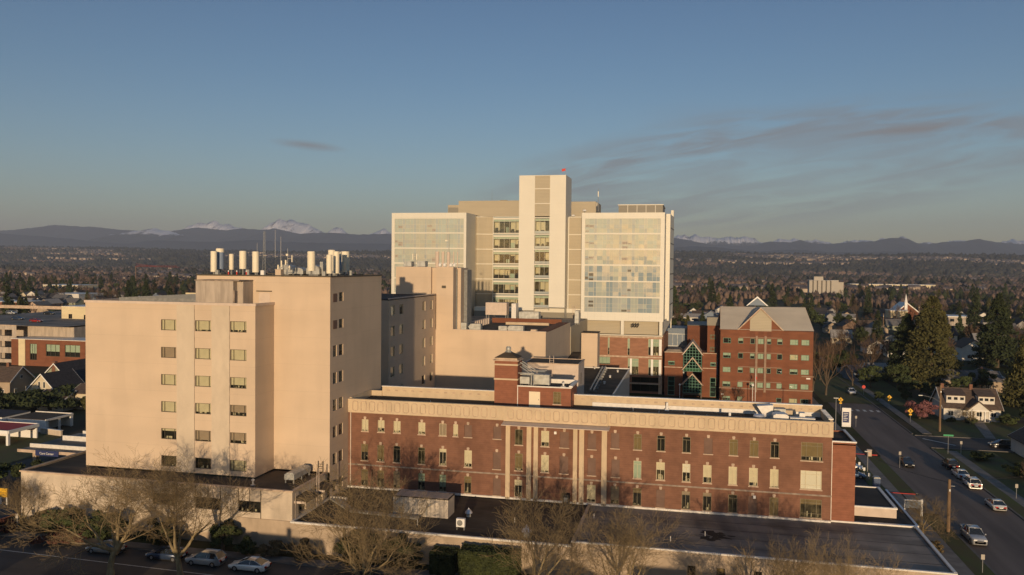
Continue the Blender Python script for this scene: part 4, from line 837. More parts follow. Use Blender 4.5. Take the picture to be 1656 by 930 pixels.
for x, y in ((-21.5, 99.0), (-33, 95.0), (-2.2, 96.5), (1.8, 99.4), (-12, 103)):
    th = thing('vent_pipe', 'thin pale vent pipe standing on a single storey roof', 'pipe', (x, y, 3.62), 'thin vent pipes on the low roofs'); b_ = MB(); b_.tube((x, y, 3.62), (x, y, 4.3), 0.06); b_.build('pipe', 'cap', th)

# entrance canopies right of the brick building
ec = thing('low_entrance_building', 'low brick entrance with stepped flat canopies at the right end', 'building', (24, 117, 0))
b_ = MB(); b_.box(20.4, 26.2, 113.2, 123.6, 3.55, 4.7); b_.build('canopy', 'stucco_trim', ec)
b_ = MB(); b_.box(20.5, 26.0, 113.5, 123.4, 4.7, 4.78); b_.build('canopy_roof', 'roof_dark', ec)
b_ = MB(); b_.box(20.4, 26.3, 113.1, 113.45, 4.7, 4.9); b_.box(25.9, 26.3, 113.45, 123.4, 4.7, 4.92); b_.box(20.4, 26.3, 123.4, 123.7, 4.7, 4.92); b_.build('coping', 'cap', ec)
b_ = MB(); b_.box(20.4, 27.9, 110.6, 113.0, 3.35, 3.5); b_.box(26.35, 28.0, 113.0, 127.6, 3.2, 3.45); b_.build('lower_canopy', 'roof_dark', ec)
b_ = MB(); b_.box(22.3, 28.2, 110.4, 110.65, 3.3, 3.6); b_.box(27.9, 28.2, 110.65, 127.7, 3.3, 3.6); b_.build('fascia', 'silver', ec)
b_ = MB(); b_.box(20.4, 27.0, 113.6, 118, 0, 3.34); b_.box(25.0, 26.0, 111.2, 112.6, 0, 3.34); b_.build('wall', 'brick_bright', ec)
window(ec, 22.4, 113.55, 0.9, 2.6, 1.8, 0, 'frame_cream', 'triple', None, 1, inset=0.0)

# ------------------------------------------------------------------ mid buildings behind the brick building
gwg = thing('stucco_rear_wing', 'peach stucco rear wing with windowed side wall, lift tower and low plant roof', 'building', (-45, 150, 0))
gh = []
for z in (26.75, 23.0, 19.25, 15.5, 11.75):
    for a in (138.6, 144.2, 0, 0): pass
def yat(px, y): 
    return None
wy = [(137.9, 139.9), (142.3, 144.3), (155.2, 157.2), (160.2, 162.0)]
for z in (26.6, 22.85, 19.1, 15.4, 11.6):
    for a, c in wy: gh.append((a, c, z, z+1.9))
b_ = MB(); facade(b_, (-53.2, 0, 0), UY, NX, 136.9, 164, 0, 29.6, gh, 0.2); b_.face([(-66, 136.9, 0), (-53.2, 136.9, 0), (-53.2, 136.9, 29.6), (-66, 136.9, 29.6)]); b_.build('side_wall', 'stucco', gwg)
b_ = MB(); b_.box(-66, -53.2, 136.9, 164, 29.45, 29.62); b_.build('roof', 'roof_dark', gwg)
b_ = MB(); b_.box(-53.35, -53.12, 136.8, 164, 29.62, 29.85); b_.build('coping', 'stucco_trim', gwg)
for i, h in enumerate(gh): window(gwg, -53.28, h[0], h[2], h[1]-h[0], h[3]-h[2], R(90), 'frame_cream', 'single', ('blind_cream', 'blind_cream', 'blind_olive', None)[(i*7+i//4) % 4] if i < 6 else ('blind_cream' if i < 16 or i == 17 else None), 1 if i % 3 else 0.85, inset=0.06, fr=0.08, room='dim_room')
b_ = MB(); facade(b_, (0, 164, 0), UX, NY, -53.2, -29.5, 0, 22.25, [(-39.0, -35.4, 11.9, 13.6)], .25); b_.face([(-29.5, 164, 0), (-29.5, 171, 0), (-29.5, 171, 22.1), (-29.5, 164, 22.25)])
b_.box(-62.2, -54.3, 164, 172, 22.25, 35.35); b_.box(-53.1, -49.4, 164, 172, 22.25, 35.4); b_.box(-54.3, -53.1, 164.8, 172, 22.25, 35.3)
b_.face([(-29.5, 171, 0), (-29.5, 198, 0), (-29.5, 198, 22.1), (-29.5, 171, 22.1)]); b_.face([(-66, 164.01, 22.2), (-53.2, 164.01, 22.2), (-53.2, 164.01, 29.6), (-66, 164.01, 29.6)])
b_.box(-49.3, -48.4, 166.4, 172, 22.0, 35.3)
b_.build('front_wall', 'stucco', gwg)
b_ = MB(); b_.box(-48.35, -47.6, 168.5, 172, 22.0, 34.9); b_.box(-49.35, -49.15, 166.0, 166.4, 22, 35); b_.build('corner_duct', 'dull_metal', gwg)
b_ = MB(); b_.box(-49.2, -29.8, 164.3, 197, 21.5, 21.62); b_.build('plant_roof', 'roof_brown', gwg)
b_ = MB(); b_.box(-49.3, -29.4, 163.9, 164.3, 22.25, 22.4); b_.box(-53.15, -49.35, 163.92, 164.2, 35.4, 35.5); b_.box(-62.25, -54.25, 163.92, 164.2, 35.35, 35.45); b_.build('coping', 'stucco_trim', gwg)
b_ = MB(); b_.box(-51.9, -51.0, 163.9, 163.99, 31.0, 31.55); b_.build('louvre_vent', 'frame_bronze', gwg)
window(gwg, -39.0, 164.05, 11.9, 3.6, 1.7, 0, 'frame_bronze', 'triple', 'blind_olive', .3, inset=0.1, room='dim_room')
b_ = MB(); b_.box(-49.0, -31.5, 196.6, 197.0, 21.6, 22.8); b_.box(-32.2, -29.9, 164.5, 197, 21.6, 22.1); b_.build('back_screen', 'brick_clinic', gwg)
b_ = MB(); b_.box(-44.0, -33.5, 190, 191, 21.7, 22.3); b_.build('skylight', 'sandstone', gwg)
b_ = MB()
for i in range(15): 
    y = 168+i*1.7; b_.box(-48.9, -48.6, y, y+0.25, 21.6, 23.1)
b_.box(-48.9, -48.7, 168, 192, 23.0, 23.15); b_.build('screen_posts', 'stucco_trim', gwg)
for x0, x1, y0, z1, lb in ((-48.0, -46.8, 165.2, 23.7, 'tall grey air unit by the lift tower corner on the plant roof'), (-46.0, -43.8, 165.6, 23.5, 'green-grey air unit second from the lift tower'), (-39.8, -38.0, 165.2, 23.2, 'small green-grey unit mid way along the plant roof'), (-37.6, -34.6, 165.6, 23.3, 'wide green-grey air unit near the right end of the plant roof'), (-32.8, -31.6, 164.6, 22.7, 'little peach box at the right end of the plant roof edge')):
    th = thing('rooftop_air_unit', lb, 'air unit', ((x0+x1)/2, y0, 21.62)); b_ = MB(); b_.box(x0, x1, y0, y0+1.5, 21.9, z1); 
    if x1-x0 > 2: b_.prism([(x0-0.5, (21.9+z1)/2+.2), (x0, z1), (x0, 21.95)], 'y', y0, y0+1.4)
    b_.build('casing', 'galv' if x0 < -33 else 'stucco', th); b_ = MB(); b_.box(x0+0.1, x1-0.1, y0+0.1, y0+1.3, 21.62, 21.9); b_.build('curb', 'dull_metal', th)
# antennas on lift tower
for i, (x, h, r_) in enumerate(((-53.6, 3.4, .42), (-52.3, 3.4, .30), (-51.1, 3.3, .36), (-49.95, 3.4, .12), (-49.1, 3.4, .12))):
    th = thing('antenna_shroud', ('thick tan shroud left on the lift tower roof', 'second tan shroud on the lift tower roof', 'tan shroud in the middle of the lift tower roof', 'thin tan antenna left of the lift tower corner', 'thin tan antenna at the lift tower corner')[i], 'antenna', (x, 166, 35.35)); b_ = MB(); b_.lathe((x, 166, 35.35), [(r_, 0), (r_, h)], 12); b_.build('shroud', 'stucco_trim', th)
th = mast(-51.0, 166, 35.35, 42.6, 'tall dark mast with small dish on the lift tower', 0.07, ((-0.6, 5.6, 0.5, 0.25),), mt='dull_metal')
mast(-58.6, 166, 35.35, 38.4, 'pair of dark whip antennas left on the lift tower', 0.08, ((-0.5, 1.6, 0.15, 1.3), (0.4, 1.6, 0.15, 1.3)), mt='dull_metal')
for i, x in enumerate((-52.6, -51.6, -50.2, -49.4)):
    th = thing('satellite_dish', 'small white dish on the front edge of the lift tower roof', 'dish', (x, 164.8, 35.35), 'small white dishes on the lift tower'); b_ = MB(); b_.lathe((x, 164.8, 35.5), [(0.1, 0), (0.32, 0.2), (0.3, 0.6), (0.05, 0.8)], 10); b_.build('dish', 'white', th); b_ = MB(); b_.tube((x, 164.8, 35.35), (x, 164.8, 35.55), 0.05); b_.build('stand', 'dull_metal', th)
for x0, x1, z1, lb in ((-61, -59.3, 36.6, 'tan cylinder unit at the left of the lift tower roof'), (-58.0, -56.2, 36.7, 'grey air unit on the lift tower roof')):
    th = thing('rooftop_air_unit', lb, 'air unit', ((x0+x1)/2, 166.5, 35.35)); b_ = MB(); b_.box(x0, x1, 165.6, 167.5, 35.55, z1); b_.build('casing', 'galv', th); b_ = MB(); b_.box(x0+.1, x1-.1, 165.7, 167.4, 35.35, 35.55); b_.build('curb', 'dull_metal', th)

pr_ = thing('cream_plant_room', 'cream plant room with dark roof behind the brick penthouse', 'building', (-24, 143, 0))
b_ = MB(); b_.box(-29.2, -19.35, 140, 147.8, 0, 18.75); b_.build('wall', 'stucco_trim', pr_); b_ = MB(); b_.box(-28.9, -19.6, 140.3, 147.5, 18.75, 18.8); b_.build('roof', 'roof_brown', pr_)
b_ = MB()
for x0, x1, y0, y1 in ((-29.3, -19.25, 139.9, 140.2), (-29.3, -19.25, 147.6, 147.9), (-19.55, -19.25, 140.2, 147.6)): b_.box(x0, x1, y0, y1, 18.75, 18.9)
b_.build('coping', 'sandstone_lo', pr_); b_ = MB(); b_.box(-19.34, -19.3, 143, 143.5, 15.0, 17.0); b_.build('slot', 'frame_bronze', pr_)
ladder('roof_ladder', 'thin tan ladder on the front of the cream plant room', -24.4, 139.8, 14.6, 20.2, 0.7, 'x')
db = thing('dark_roofed_wing', 'wing with broad dark roof and pale corrugated right wall behind the plant room', 'building', (-20, 178, 0))
b_ = MB(); b_.box(-29.3, -14.9, 158, 198.4, 0, 10.9); b_.build('wall', 'corr_white', db); b_ = MB(); b_.box(-29.2, -15.0, 158.2, 198.2, 10.9, 10.98); b_.build('roof', 'roof_brown', db)
b_ = MB(); b_.box(-29.3, -14.8, 198.2, 198.6, 10.9, 11.2); b_.box(-15.1, -14.8, 158, 198.2, 10.9, 11.1); b_.build('coping', 'cap', db)
th = thing('roof_pipe_run', 'long pair of pipes on short supports across the dark roof', 'pipes', (-21, 178, 11)); b_ = MB(); b_.tube((-19.6, 159, 11.6), (-21.3, 197, 11.6), 0.16); b_.tube((-18.9, 159, 11.6), (-20.6, 197, 11.6), 0.16); b_.build('pipe', 'galv', th)
for i in range(9):
    y = 160+i*4.3; x = -19.25-(y-159)*0.0447; b_ = MB(); b_.box(x-0.7, x+0.9, y, y+0.2, 10.98, 11.44); b_.build('support', 'dull_metal', th)
for x, y in ((-23.2, 196.5), (-20.8, 196.8), (-17.2, 192), (-18.0, 182), (-18.2, 172)):
    th = thing('vent_pipe', 'small pale vent on the broad dark roof behind the plant room', 'pipe', (x, y, 10.98), 'small vents on the broad dark roof'); b_ = MB(); b_.lathe((x, y, 10.98), [(0.2, 0), (0.2, 0.35), (0.35, 0.4), (0.05, 0.6)], 8); b_.build('cap', 'cap', th)
sb = thing('stucco_stair_block', 'narrow peach stair block standing in front of the brick tower base', 'building', (-25, 201, 0))
b_ = MB(); b_.box(-27.0, -23.0, 200, 205, 0, 19.35); b_.build('wall', 'stucco', sb); b_ = MB(); b_.box(-27.1, -22.9, 199.9, 205.1, 19.35, 19.5); b_.build('roof', 'roof_brown', sb)
b_ = MB(); b_.prism([(200, 14.3), (203, 14.3), (203, 12.0), (170, 8.0), (170, 10.98)], 'x', -29.45, -27.02); b_.build('sloped_wall', 'roof_brown', sb)

# ------------------------------------------------------------------ main white tower
tw = thing('white_hospital_tower', 'large white panelled hospital tower with glazed ward blocks and tall central shaft', 'building', (-48, 250, 0))
T = 232.0
def curtain(nm, X0, X1, Z0, Z1, Y, seed, upper, cellw=1.45):
    rn = random.Random(seed); b_ = MB(); n_ = round((X1-X0)/1.15); ws = [(.8, 1.15, .62, 1.25, .85, .7)[i % 6] for i in range(n_)]; q0 = (X1-X0)/sum(ws); ws = [w_*q0 for w_ in ws]; es = [X0+sum(ws[:i]) for i in range(n_+1)]
    stripe = [2 if i % 6 in (2, 5) else (0 if (i//6) % 2 == 0 else 1) for i in range(n_)]; openc = [i % 6 not in (2, 5) and random.Random(700+i//3).random() < .6 for i in range(n_)]
    for i in range(n_):
        mi = stripe[i]
        if not upper: mi = rn.choice((3, 3, 2, 0))  # lower floors mostly get the painted blue of the reflected sky
        x0 = es[i]; cw = ws[i]; rows_ = [(Z0, Z0+(Z1-Z0)*0.30), (Z0+(Z1-Z0)*0.30, Z0+(Z1-Z0)*0.58), (Z0+(Z1-Z0)*0.58, Z1)]
        for j, (a, c) in enumerate(rows_):
            mj = mi if (j != 1 or rn.random() < .7) else rn.choice((0, 2))
            tl = rn.uniform(-0.016, 0.016); tz = rn.uniform(-.02, .02)
            b_.face([(x0, Y+tl, a), (x0+cw, Y-tl, a), (x0+cw, Y-tl+tz, c), (x0, Y+tl+tz, c)], mi=mj)
            p_dark = (0.25, 0.55, 0.0)[j] if upper else (0.7, 0.6, 0.12)[j]
            if openc[i] and rn.random() < p_dark:
                zc = rn.uniform(a, a+(c-a)*0.4); zt = min(c-0.08, zc+rn.uniform(0.25, 0.8)); b_.box(x0+0.1, x0+cw-0.1*rn.random(), Y-0.03, Y-0.012, zc, zt, mi=4 if (not upper and rn.random() < .6) else 5)
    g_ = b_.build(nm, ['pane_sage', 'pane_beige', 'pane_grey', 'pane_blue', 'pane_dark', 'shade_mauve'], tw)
    b_ = MB()
    for i in range(n_+1): b_.box(es[i]-0.04, es[i]+0.04, Y-0.09, Y-0.04, Z0, Z1)
    for q in (0.30, 0.58): b_.box(X0, X1, Y-0.085, Y-0.045, Z0+(Z1-Z0)*q-0.025, Z0+(Z1-Z0)*q+0.025)
    b_.build('mullions', 'mullion', g_)
LB = [(45.55, 49.65), (41.0, 45.2), (36.5, 40.6), (32.0, 36.1), (27.5, 31.6), (22.9, 27.0)]
RB = [(45.45, 49.5), (41.05, 45.0), (36.5, 40.57), (31.85, 36.05), (27.4, 31.5), (22.85, 27.0)]
b_ = MB(); facade(b_, (0, T, 0), UX, NY, -89.4, -66.0, 19.8, 51.4, [(-88.45, -66.75, 22.9, 49.65)], 0.3)
b_.face([(-66, T, 19.8), (-66, 243, 19.8), (-66, 243, 51.4), (-66, T, 51.4)]); b_.face([(-89.4, T, 19.8), (-89.4, 275, 19.8), (-89.4, 275, 51.4), (-89.4, T, 51.4)])
b_.face([(-89.4, 275, 19.8), (-8, 275, 19.8), (-8, 275, 51.3), (-89.4, 275, 51.3)]); b_.face([(-89.4, T, 19.8), (-66, T, 19.8), (-66, 275, 19.8), (-89.4, 275, 19.8)])
b_.build('left_wall', 'panel_grid', tw)
b_ = MB()
for z0, z1 in ((45.2, 45.55), (40.6, 41.0), (36.1, 36.5), (31.6, 32.0), (27.0, 27.5)): b_.box(-88.45, -66.75, T-0.02, T+0.28, z0, z1)
b_.build('floor_bands', 'panel_white', tw)
for i, (z0, z1) in enumerate(LB): curtain('curtain_wall', -88.4, -66.8, z0, z1, T+0.15, 10+i, True)
b_ = MB(); facade(b_, (0, T, 0), UX, NY, -31.6, -8.2, 20.45, 51.2, [(-30.65, -9.3, 22.85, 49.5)], 0.3)
b_.face([(-31.6, T, 20.45), (-8.2, T, 20.45), (-8.2, 262, 20.45), (-31.6, 262, 20.45)])
b_.face([(-8.2, T, 20.45), (-8.2, 240, 20.45), (-8.2, 240, 51.2), (-8.2, T, 51.2)]); b_.face([(-31.6, T, 20.45), (-31.6, 236, 20.45), (-31.6, 236, 51.2), (-31.6, T, 51.2)])
b_.build('right_wall', 'panel_grid', tw)
b_ = MB()
for z0, z1 in ((45.0, 45.45), (40.57, 41.05), (36.05, 36.5), (31.5, 31.85), (27.0, 27.4)): b_.box(-30.65, -9.3, T-0.02, T+0.28, z0, z1)
b_.build('floor_bands', 'panel_white', tw)
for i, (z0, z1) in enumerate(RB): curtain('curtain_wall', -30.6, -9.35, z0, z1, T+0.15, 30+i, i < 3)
# right-hand side volume, slightly splayed towards the sun
b_ = MB(); SV = [(-8.1, 240), (-6.9, 240), (-6.25, 257), (-8.1, 257)]
for i in range(2):
    (xa, ya), (xb, yb) = SV[i], SV[i+1]; b_.face([(xa, ya, 20.3), (xb, yb, 20.3), (xb, yb, 51.3), (xa, ya, 51.3)])
b_.face([(-8.1, 257, 20.3), (-6.25, 257, 20.3), (-6.25, 257, 51.3), (-8.1, 257, 51.3)]); b_.face([(-30, 240, 51.3), (-6.9, 240, 51.3), (-6.25, 257, 51.3), (-30, 257, 51.3)])
b_.face([(-8.1, 240, 20.3), (-6.9, 240, 20.3), (-6.25, 257, 20.3), (-8.1, 257, 20.3)])
b_.build('end_wall', 'panel_grid', tw)
b_ = MB()
for z in (47.2, 42.7, 38.2, 33.7, 29.2, 24.7): b_.prism([(-6.86, 242), (-6.80, 242), (-6.22, 256.8), (-6.30, 256.8)], 'z', z, z+0.3)
b_.build('end_slots', 'frame_bronze', tw)
b_ = MB(); b_.box(-7.1, -6.3, 253, 256.8, 51.3, 53.2); b_.build('end_box', 'panel_white', tw)
# core shaft
b_ = MB(); b_.face([(-49.85, 231, 22.9), (-45.2, 231, 22.9), (-45.2, 231, 62), (-49.85, 231, 62)]); b_.face([(-40.8, 231, 23.9), (-36.17, 231, 23.9), (-36.17, 231, 62), (-40.8, 231, 62)])
b_.face([(-36.17, 231, 20), (-36.17, 241.9, 20), (-36.17, 241.9, 62), (-36.17, 231, 62)]); b_.face([(-49.85, 231, 20), (-49.85, 241.9, 20), (-49.85, 241.9, 62), (-49.85, 231, 62)])
b_.face([(-49.85, 241.9, 50), (-36.17, 241.9, 50), (-36.17, 241.9, 62), (-49.85, 241.9, 62)]); b_.face([(-49.85, 231, 62), (-36.17, 231, 62), (-36.17, 241.9, 62), (-49.85, 241.9, 62)])
b_.face([(-45.2, 231, 23), (-45.2, 231.6, 23), (-45.2, 231.6, 62), (-45.2, 231, 62)]); b_.face([(-40.8, 231, 23), (-40.8, 231.6, 23), (-40.8, 231.6, 62), (-40.8, 231, 62)])
b_.build('shaft_wall', 'panel_white', tw)
b_ = MB()
for z0, z1 in ((58.25, 61.8), (54.0, 58.0), (50.2, 53.75)): b_.box(-45.2, -40.8, 231.3, 231.5, z0, z1)
b_.build('shaft_louvres', 'louvre', tw)
b_ = MB()
for z0, z1 in ((61.8, 62), (58.0, 58.25), (53.75, 54.0), (49.6, 49.9)): b_.box(-45.2, -40.8, 231.1, 231.5, z0, z1)
b_.build('shaft_bands', 'panel_white', tw)
def office_bay(nm, X0, X1, Z0, Z1, Y, seed, ncell):
    """a clear-glazed storey with its lit interior: blinds, partitions and furniture behind the glass"""
    rn = random.Random(seed); b_ = MB(); b_.face([(X0, Y, Z0), (X1, Y, Z0), (X1, Y, Z1), (X0, Y, Z1)]); g_ = b_.build(nm, 'glass', tw)
    b_ = MB(); D = 2.6
    b_.face([(X0, Y+D, Z0), (X1, Y+D, Z0), (X1, Y+D, Z1), (X0, Y+D, Z1)], mi=0); b_.face([(X0, Y+.1, Z0), (X1, Y+.1, Z0), (X1, Y+D, Z0), (X0, Y+D, Z0)], mi=1); b_.face([(X0, Y+.1, Z1), (X1, Y+.1, Z1), (X1, Y+D, Z1), (X0, Y+D, Z1)], mi=2)
    b_.face([(X0, Y+.05, Z0), (X0, Y+D, Z0), (X0, Y+D, Z1), (X0, Y+.05, Z1)], mi=2); b_.face([(X1, Y+.05, Z0), (X1, Y+D, Z0), (X1, Y+D, Z1), (X1, Y+.05, Z1)], mi=2)
    cw = (X1-X0)/ncell
    for i in range(ncell):
        x0 = X0+i*cw
        if rn.random() < 0.62: b_.box(x0+0.06, x0+cw-0.06, Y+1.5, Y+1.55, Z0+rn.uniform(0.2, 1.2), Z1-rn.uniform(0.5, 0.9), mi=2)
        if rn.random() < 0.6: b_.box(x0+rn.uniform(0, .4), x0+cw*rn.uniform(.6, .95), Y+0.5, Y+0.9, Z0+0.02, Z0+rn.uniform(0.4, 1.3), mi=1)
        if rn.random() < 0.7: b_.box(x0+rn.uniform(0, .4), x0+cw*rn.uniform(.5, .9), Y+1.1, Y+1.3, Z0+0.05, Z0+rn.uniform(0.8, 2.2), mi=rn.choice((0, 1, 3)))
        if rn.random() < 0.5: b_.box(x0+cw*.45, x0+cw*.55, Y+0.9, Y+1.0, Z0+0.02, Z0+rn.uniform(1.2, 2.4), mi=1)
    b_.box(X0, X1, Y+0.3, Y+0.35, Z1-0.55, Z1-0.02, mi=3)
    b_.build('interior', ['dim_room', 'black', 'blind_sage', 'blind_green'], g_)
    b_ = MB()
    for i in range(ncell+1): b_.box(X0+i*cw-0.04, X0+i*cw+0.04, Y-0.06, Y-0.01, Z0, Z1)
    b_.box(X0, X1, Y-0.07, Y-0.005, Z1-0.62, Z1-0.55); b_.build('mullions', 'mullion', g_)
for i, (z0, z1) in enumerate(((45.3, 49.5), (40.95, 44.7), (36.55, 40.5), (32.5, 36.1), (27.8, 31.9), (23.9, 27.15))):
    office_bay('glazed_storey', -45.1, -40.9, z0, z1, 231.4, 50+i, 3)
    b_ = MB(); zt = (45.2, 40.85, 36.45, 32.4, 27.7, 23.8)[i]; b_.box(-45.2, -40.8, 231.05, 231.5, zt-0.35 if i < 5 else zt-0.2, zt); b_.build('floor_band', 'panel_white', tw)
    b_ = MB(); b_.box(-45.15, -40.85, 231.25, 231.4, zt+0.1, zt+0.75); b_.build('spandrel', 'pane_grey', tw)
# recess between left block and shaft: louvred bay with a rounded edge, then glazed bay
LVL = [50.8, 45.5, 40.85, 36.3, 31.65, 27.1, 22.6]
b_ = MB()
pr_c = [(-66.0, 243.0), (-65.6, 242.7), (-65.1, 242.75), (-64.5, 243.05), (-63.8, 243.4), (-63.0, 243.7), (-61.8, 243.9), (-60.0, 244)]
for (xa, ya), (xb, yb) in zip(pr_c, pr_c[1:]): b_.face([(xa, ya, 19.5), (xb, yb, 19.5), (xb, yb, 50.8), (xa, ya, 50.8)])
b_.build('louvred_bay', 'louvre', tw)
b_ = MB()
for z in LVL[:-1]: b_.prism(pr_c + [(x, y-0.12) for x, y in reversed(pr_c)], 'z', z-0.12, z+0.12); 
b_.box(-60, -49.85, 243.5, 243.95, 49.9, 50.95)
b_.build('bay_bands', 'panel_white', tw)
b_ = MB(); b_.face([(-60, 244.3, 19), (-49.8, 244.3, 19), (-49.8, 244.3, 50.8), (-60, 244.3, 50.8)]); b_.build('bay_wall', 'louvre', tw)
for i in range(6):
    z1, z0 = LVL[i]-0.95, LVL[i+1]+0.35
    if i == 5: z0 = 23.4
    office_bay('glazed_storey', -59.9, -49.9, z0, z1, 241.2, 80+i, 6)
    b_ = MB(); b_.box(-59.95, -49.87, 241.0, 241.3, z0-0.35, z0-0.05); b_.box(-59.95, -49.87, 241.25, 244, z1+0.02, z1+0.5); b_.build('floor_band', 'panel_white', tw)
    b_ = MB(); b_.box(-59.95, -49.87, 241.1, 241.24, z1+0.5, z1+0.85); b_.build('spandrel', 'pane_grey', tw)
b_ = MB(); b_.box(-60.1, -59.95, 240.9, 244, 22.5, 50.8); b_.build('bay_side', 'panel_white', tw)
# louvred strip right of the shaft
b_ = MB(); b_.box(-36.1, -31.6, 236, 240, 20, 50.2); b_.build('louvred_strip', 'louvre', tw)
b_ = MB()
for z in (50.2, 45.1, 40.75, 36.35, 31.85, 27.5): b_.box(-36.0, -31.65, 235.8, 236.0, z-0.12, z+0.12)
b_.box(-32.0, -31.62, 235.7, 236.0, 20, 50.2); b_.box(-36.1, -35.8, 235.7, 236.0, 20, 50.2); b_.build('strip_bands', 'panel_white', tw)
# roofs and plant
b_ = MB(); b_.face([(-89.4, T, 51.3), (-66, T, 51.3), (-66, 275, 51.3), (-89.4, 275, 51.3)]); b_.face([(-66, 243, 50.85), (-49.8, 243, 50.85), (-49.8, 275, 50.85), (-66, 275, 50.85)]); b_.face([(-36.1, 236, 50.22), (-31.6, 236, 50.22), (-31.6, 275, 50.22), (-36.1, 275, 50.22)]); b_.face([(-31.6, T, 51.1), (-8.2, T, 51.1), (-8.2, 275, 51.1), (-31.6, 275, 51.1)]); b_.build('roof', 'roof_grey', tw)
b_ = MB(); b_.box(-74.3, -50, 252, 268, 50.8, 56.5); b_.box(-77.9, -74.3, 252, 266, 50.8, 55.2); b_.box(-40, -30.0, 252, 266, 50, 56.0); b_.build('plant_screen', 'louvre', tw)
b_ = MB(); b_.box(-77.8, -74.4, 251.95, 252, 51.6, 54.4); b_.box(-60.5, -58.4, 251.9, 254, 56.5, 56.65); b_.build('plant_vent', 'louvre_grey', tw)
b_ = MB(); b_.box(-21.9, -9.1, 240, 256, 51.1, 53.85); b_.build('pavilion_wall', 'louvre_grey', tw)
b_ = MB(); b_.box(-22.1, -8.9, 239.8, 256.2, 53.85, 54.1); b_.build('pavilion_roof', 'panel_white', tw)
b_ = MB()
for x in (-19.3, -16.6, -14.0, -11.3): b_.box(x, x+0.15, 239.9, 240, 51.1, 53.85)
b_.build('pavilion_posts', 'panel_white', tw)
# lower part
b_ = MB(); b_.box(-64.2, -31.7, 235, 240, 22.25, 23.45); b_.build('lower_band', 'panel_white', tw)
b_ = MB(); b_.box(-64.2, -31.7, 235.3, 240, 20.3, 22.25); b_.build('lower_louvre', 'louvre_grey', tw)
b_ = MB(); b_.box(-66, -31.7, 235.2, 240, 16.9, 20.3); b_.box(-30.2, -9.4, 234.0, 236, 16.6, 20.45); b_.build('base_louvre', 'louvre', tw)
b_ = MB(); b_.box(-66, -31.3, 234.8, 240, 16.3, 16.9); b_.box(-31.3, -8.3, 231.8, 240, 16.2, 16.6); b_.build('base_ledge', 'frame_bronze', tw)
b_ = MB(); b_.box(-66, -31.3, 234.6, 234.8, 16.35, 16.6); b_.box(-31.3, -8.25, 231.6, 231.8, 16.3, 16.55)
for x in (-31.2, -20.1, -9.3): b_.box(x, x+0.9, T-0.15, T+0.75, 16.6, 20.44)
b_.build('base_columns', 'panel_white', tw)
bh = [(-23.7, -23.2, 10.7, 15.6), (-18.1, -17.45, 10.7, 15.5), (-12.3, -8.7, 10.85, 15.5), (-17.95, -14.95, 5.2, 9.85), (-12.2, -8.7, 5.15, 9.75), (-26.3, -23.0, 8.0, 10.0), (-16.8, -9.2, 3.1, 4.6), (-16.8, -9.2, 0.6, 2.6)]
b_ = MB(); facade(b_, (0, T, 0), UX, NY, -31.2, -8.4, 0, 16.2, bh, 0.25); b_.face([(-8.4, T, 0), (-8.4, 262, 0), (-8.4, 262, 16.4), (-8.4, T, 16.4)])
facade(b_, (0, 235, 0), UX, NY, -66, -31.2, 0, 16.3, [(-36.3, -32.9, 13.9, 15.8)], 0.25)
b_.build('brick_base', 'brick_tower', tw)
for h in bh[:2]: window(tw, h[0], T+.05, h[2], h[1]-h[0], h[3]-h[2], 0, 'frame_cream', 'narrow4', 'blind_green', .6, inset=0.05)
for i, h in enumerate(bh[2:5]):
    x0, x1 = h[0], h[1]
    if x1-x0 > 3.2:
        window(tw, x0, T+.05, h[2], .75, h[3]-h[2], 0, 'frame_cream', 'single', 'blind_green', .5, inset=0.05)
        b_ = MB(); b_.box(x0+.76, x0+1.3, T-.05, T+.2, h[2], h[3]); b_.box(x1-.55, x1+.15, T-.05, T+.2, h[2], h[3]); b_.build('white_pier', 'white', tw)
        window(tw, x0+1.3, T+.05, h[2], x1-.55-x0-1.3, h[3]-h[2], 0, 'frame_cream', 'transom', 'blind_green', .45, inset=0.05, clutter=4, seed=i, room='dim_room')
    else:
        window(tw, x0, T+.05, h[2], .6, h[3]-h[2], 0, 'frame_cream', 'single', 'blind_green', .5, inset=0.05)
        b_ = MB(); b_.box(x0+.6, x0+1.1, T-.05, T+.2, h[2], h[3]); b_.build('white_pier', 'white', tw)
        window(tw, x0+1.1, T+.05, h[2], x1-x0-1.1, h[3]-h[2], 0, 'frame_cream', 'transom', 'blind_green', .5, inset=0.05, clutter=4, seed=i+5, room='dim_room')
window(tw, -26.3, T+.05, 8.0, 3.3, 2.0, 0, 'frame_green', 'triple', 'blind_green', .9, inset=0.05)
window(tw, -36.3, 235.05, 13.9, 1.7, 1.9, 0, 'frame_cream', 'single', 'blind_green', .9, inset=0.05)
b_ = MB(); b_.box(-34.55, -33.9, 234.95, 235.2, 13.9, 15.8); b_.build('white_pier', 'white', tw)
window(tw, -33.9, 235.05, 13.9, 1.0, 1.9, 0, 'frame_cream', 'single', 'blind_green', .9, inset=0.05)
window(tw, -16.8, T+.05, 3.1, 7.6, 1.5, 0, 'frame_bronze', 'triple', None, 1, inset=0.1); window(tw, -16.8, T+.05, .6, 7.6, 2.0, 0, 'frame_bronze', 'triple', None, 1, inset=0.1)
b_ = MB(); b_.box(-18, -8.6, 231.2, 232, 2.7, 3.0); b_.box(-31.2, -8.4, 231.9, 232, 10.1, 10.55); b_.box(-9.3, -8.3, 231.7, 231.99, 0, 5); b_.box(-31.2, -8.4, 231.9, 232, 15.7, 16.2); b_.build('stone_band', 'sandstone_lo', tw)
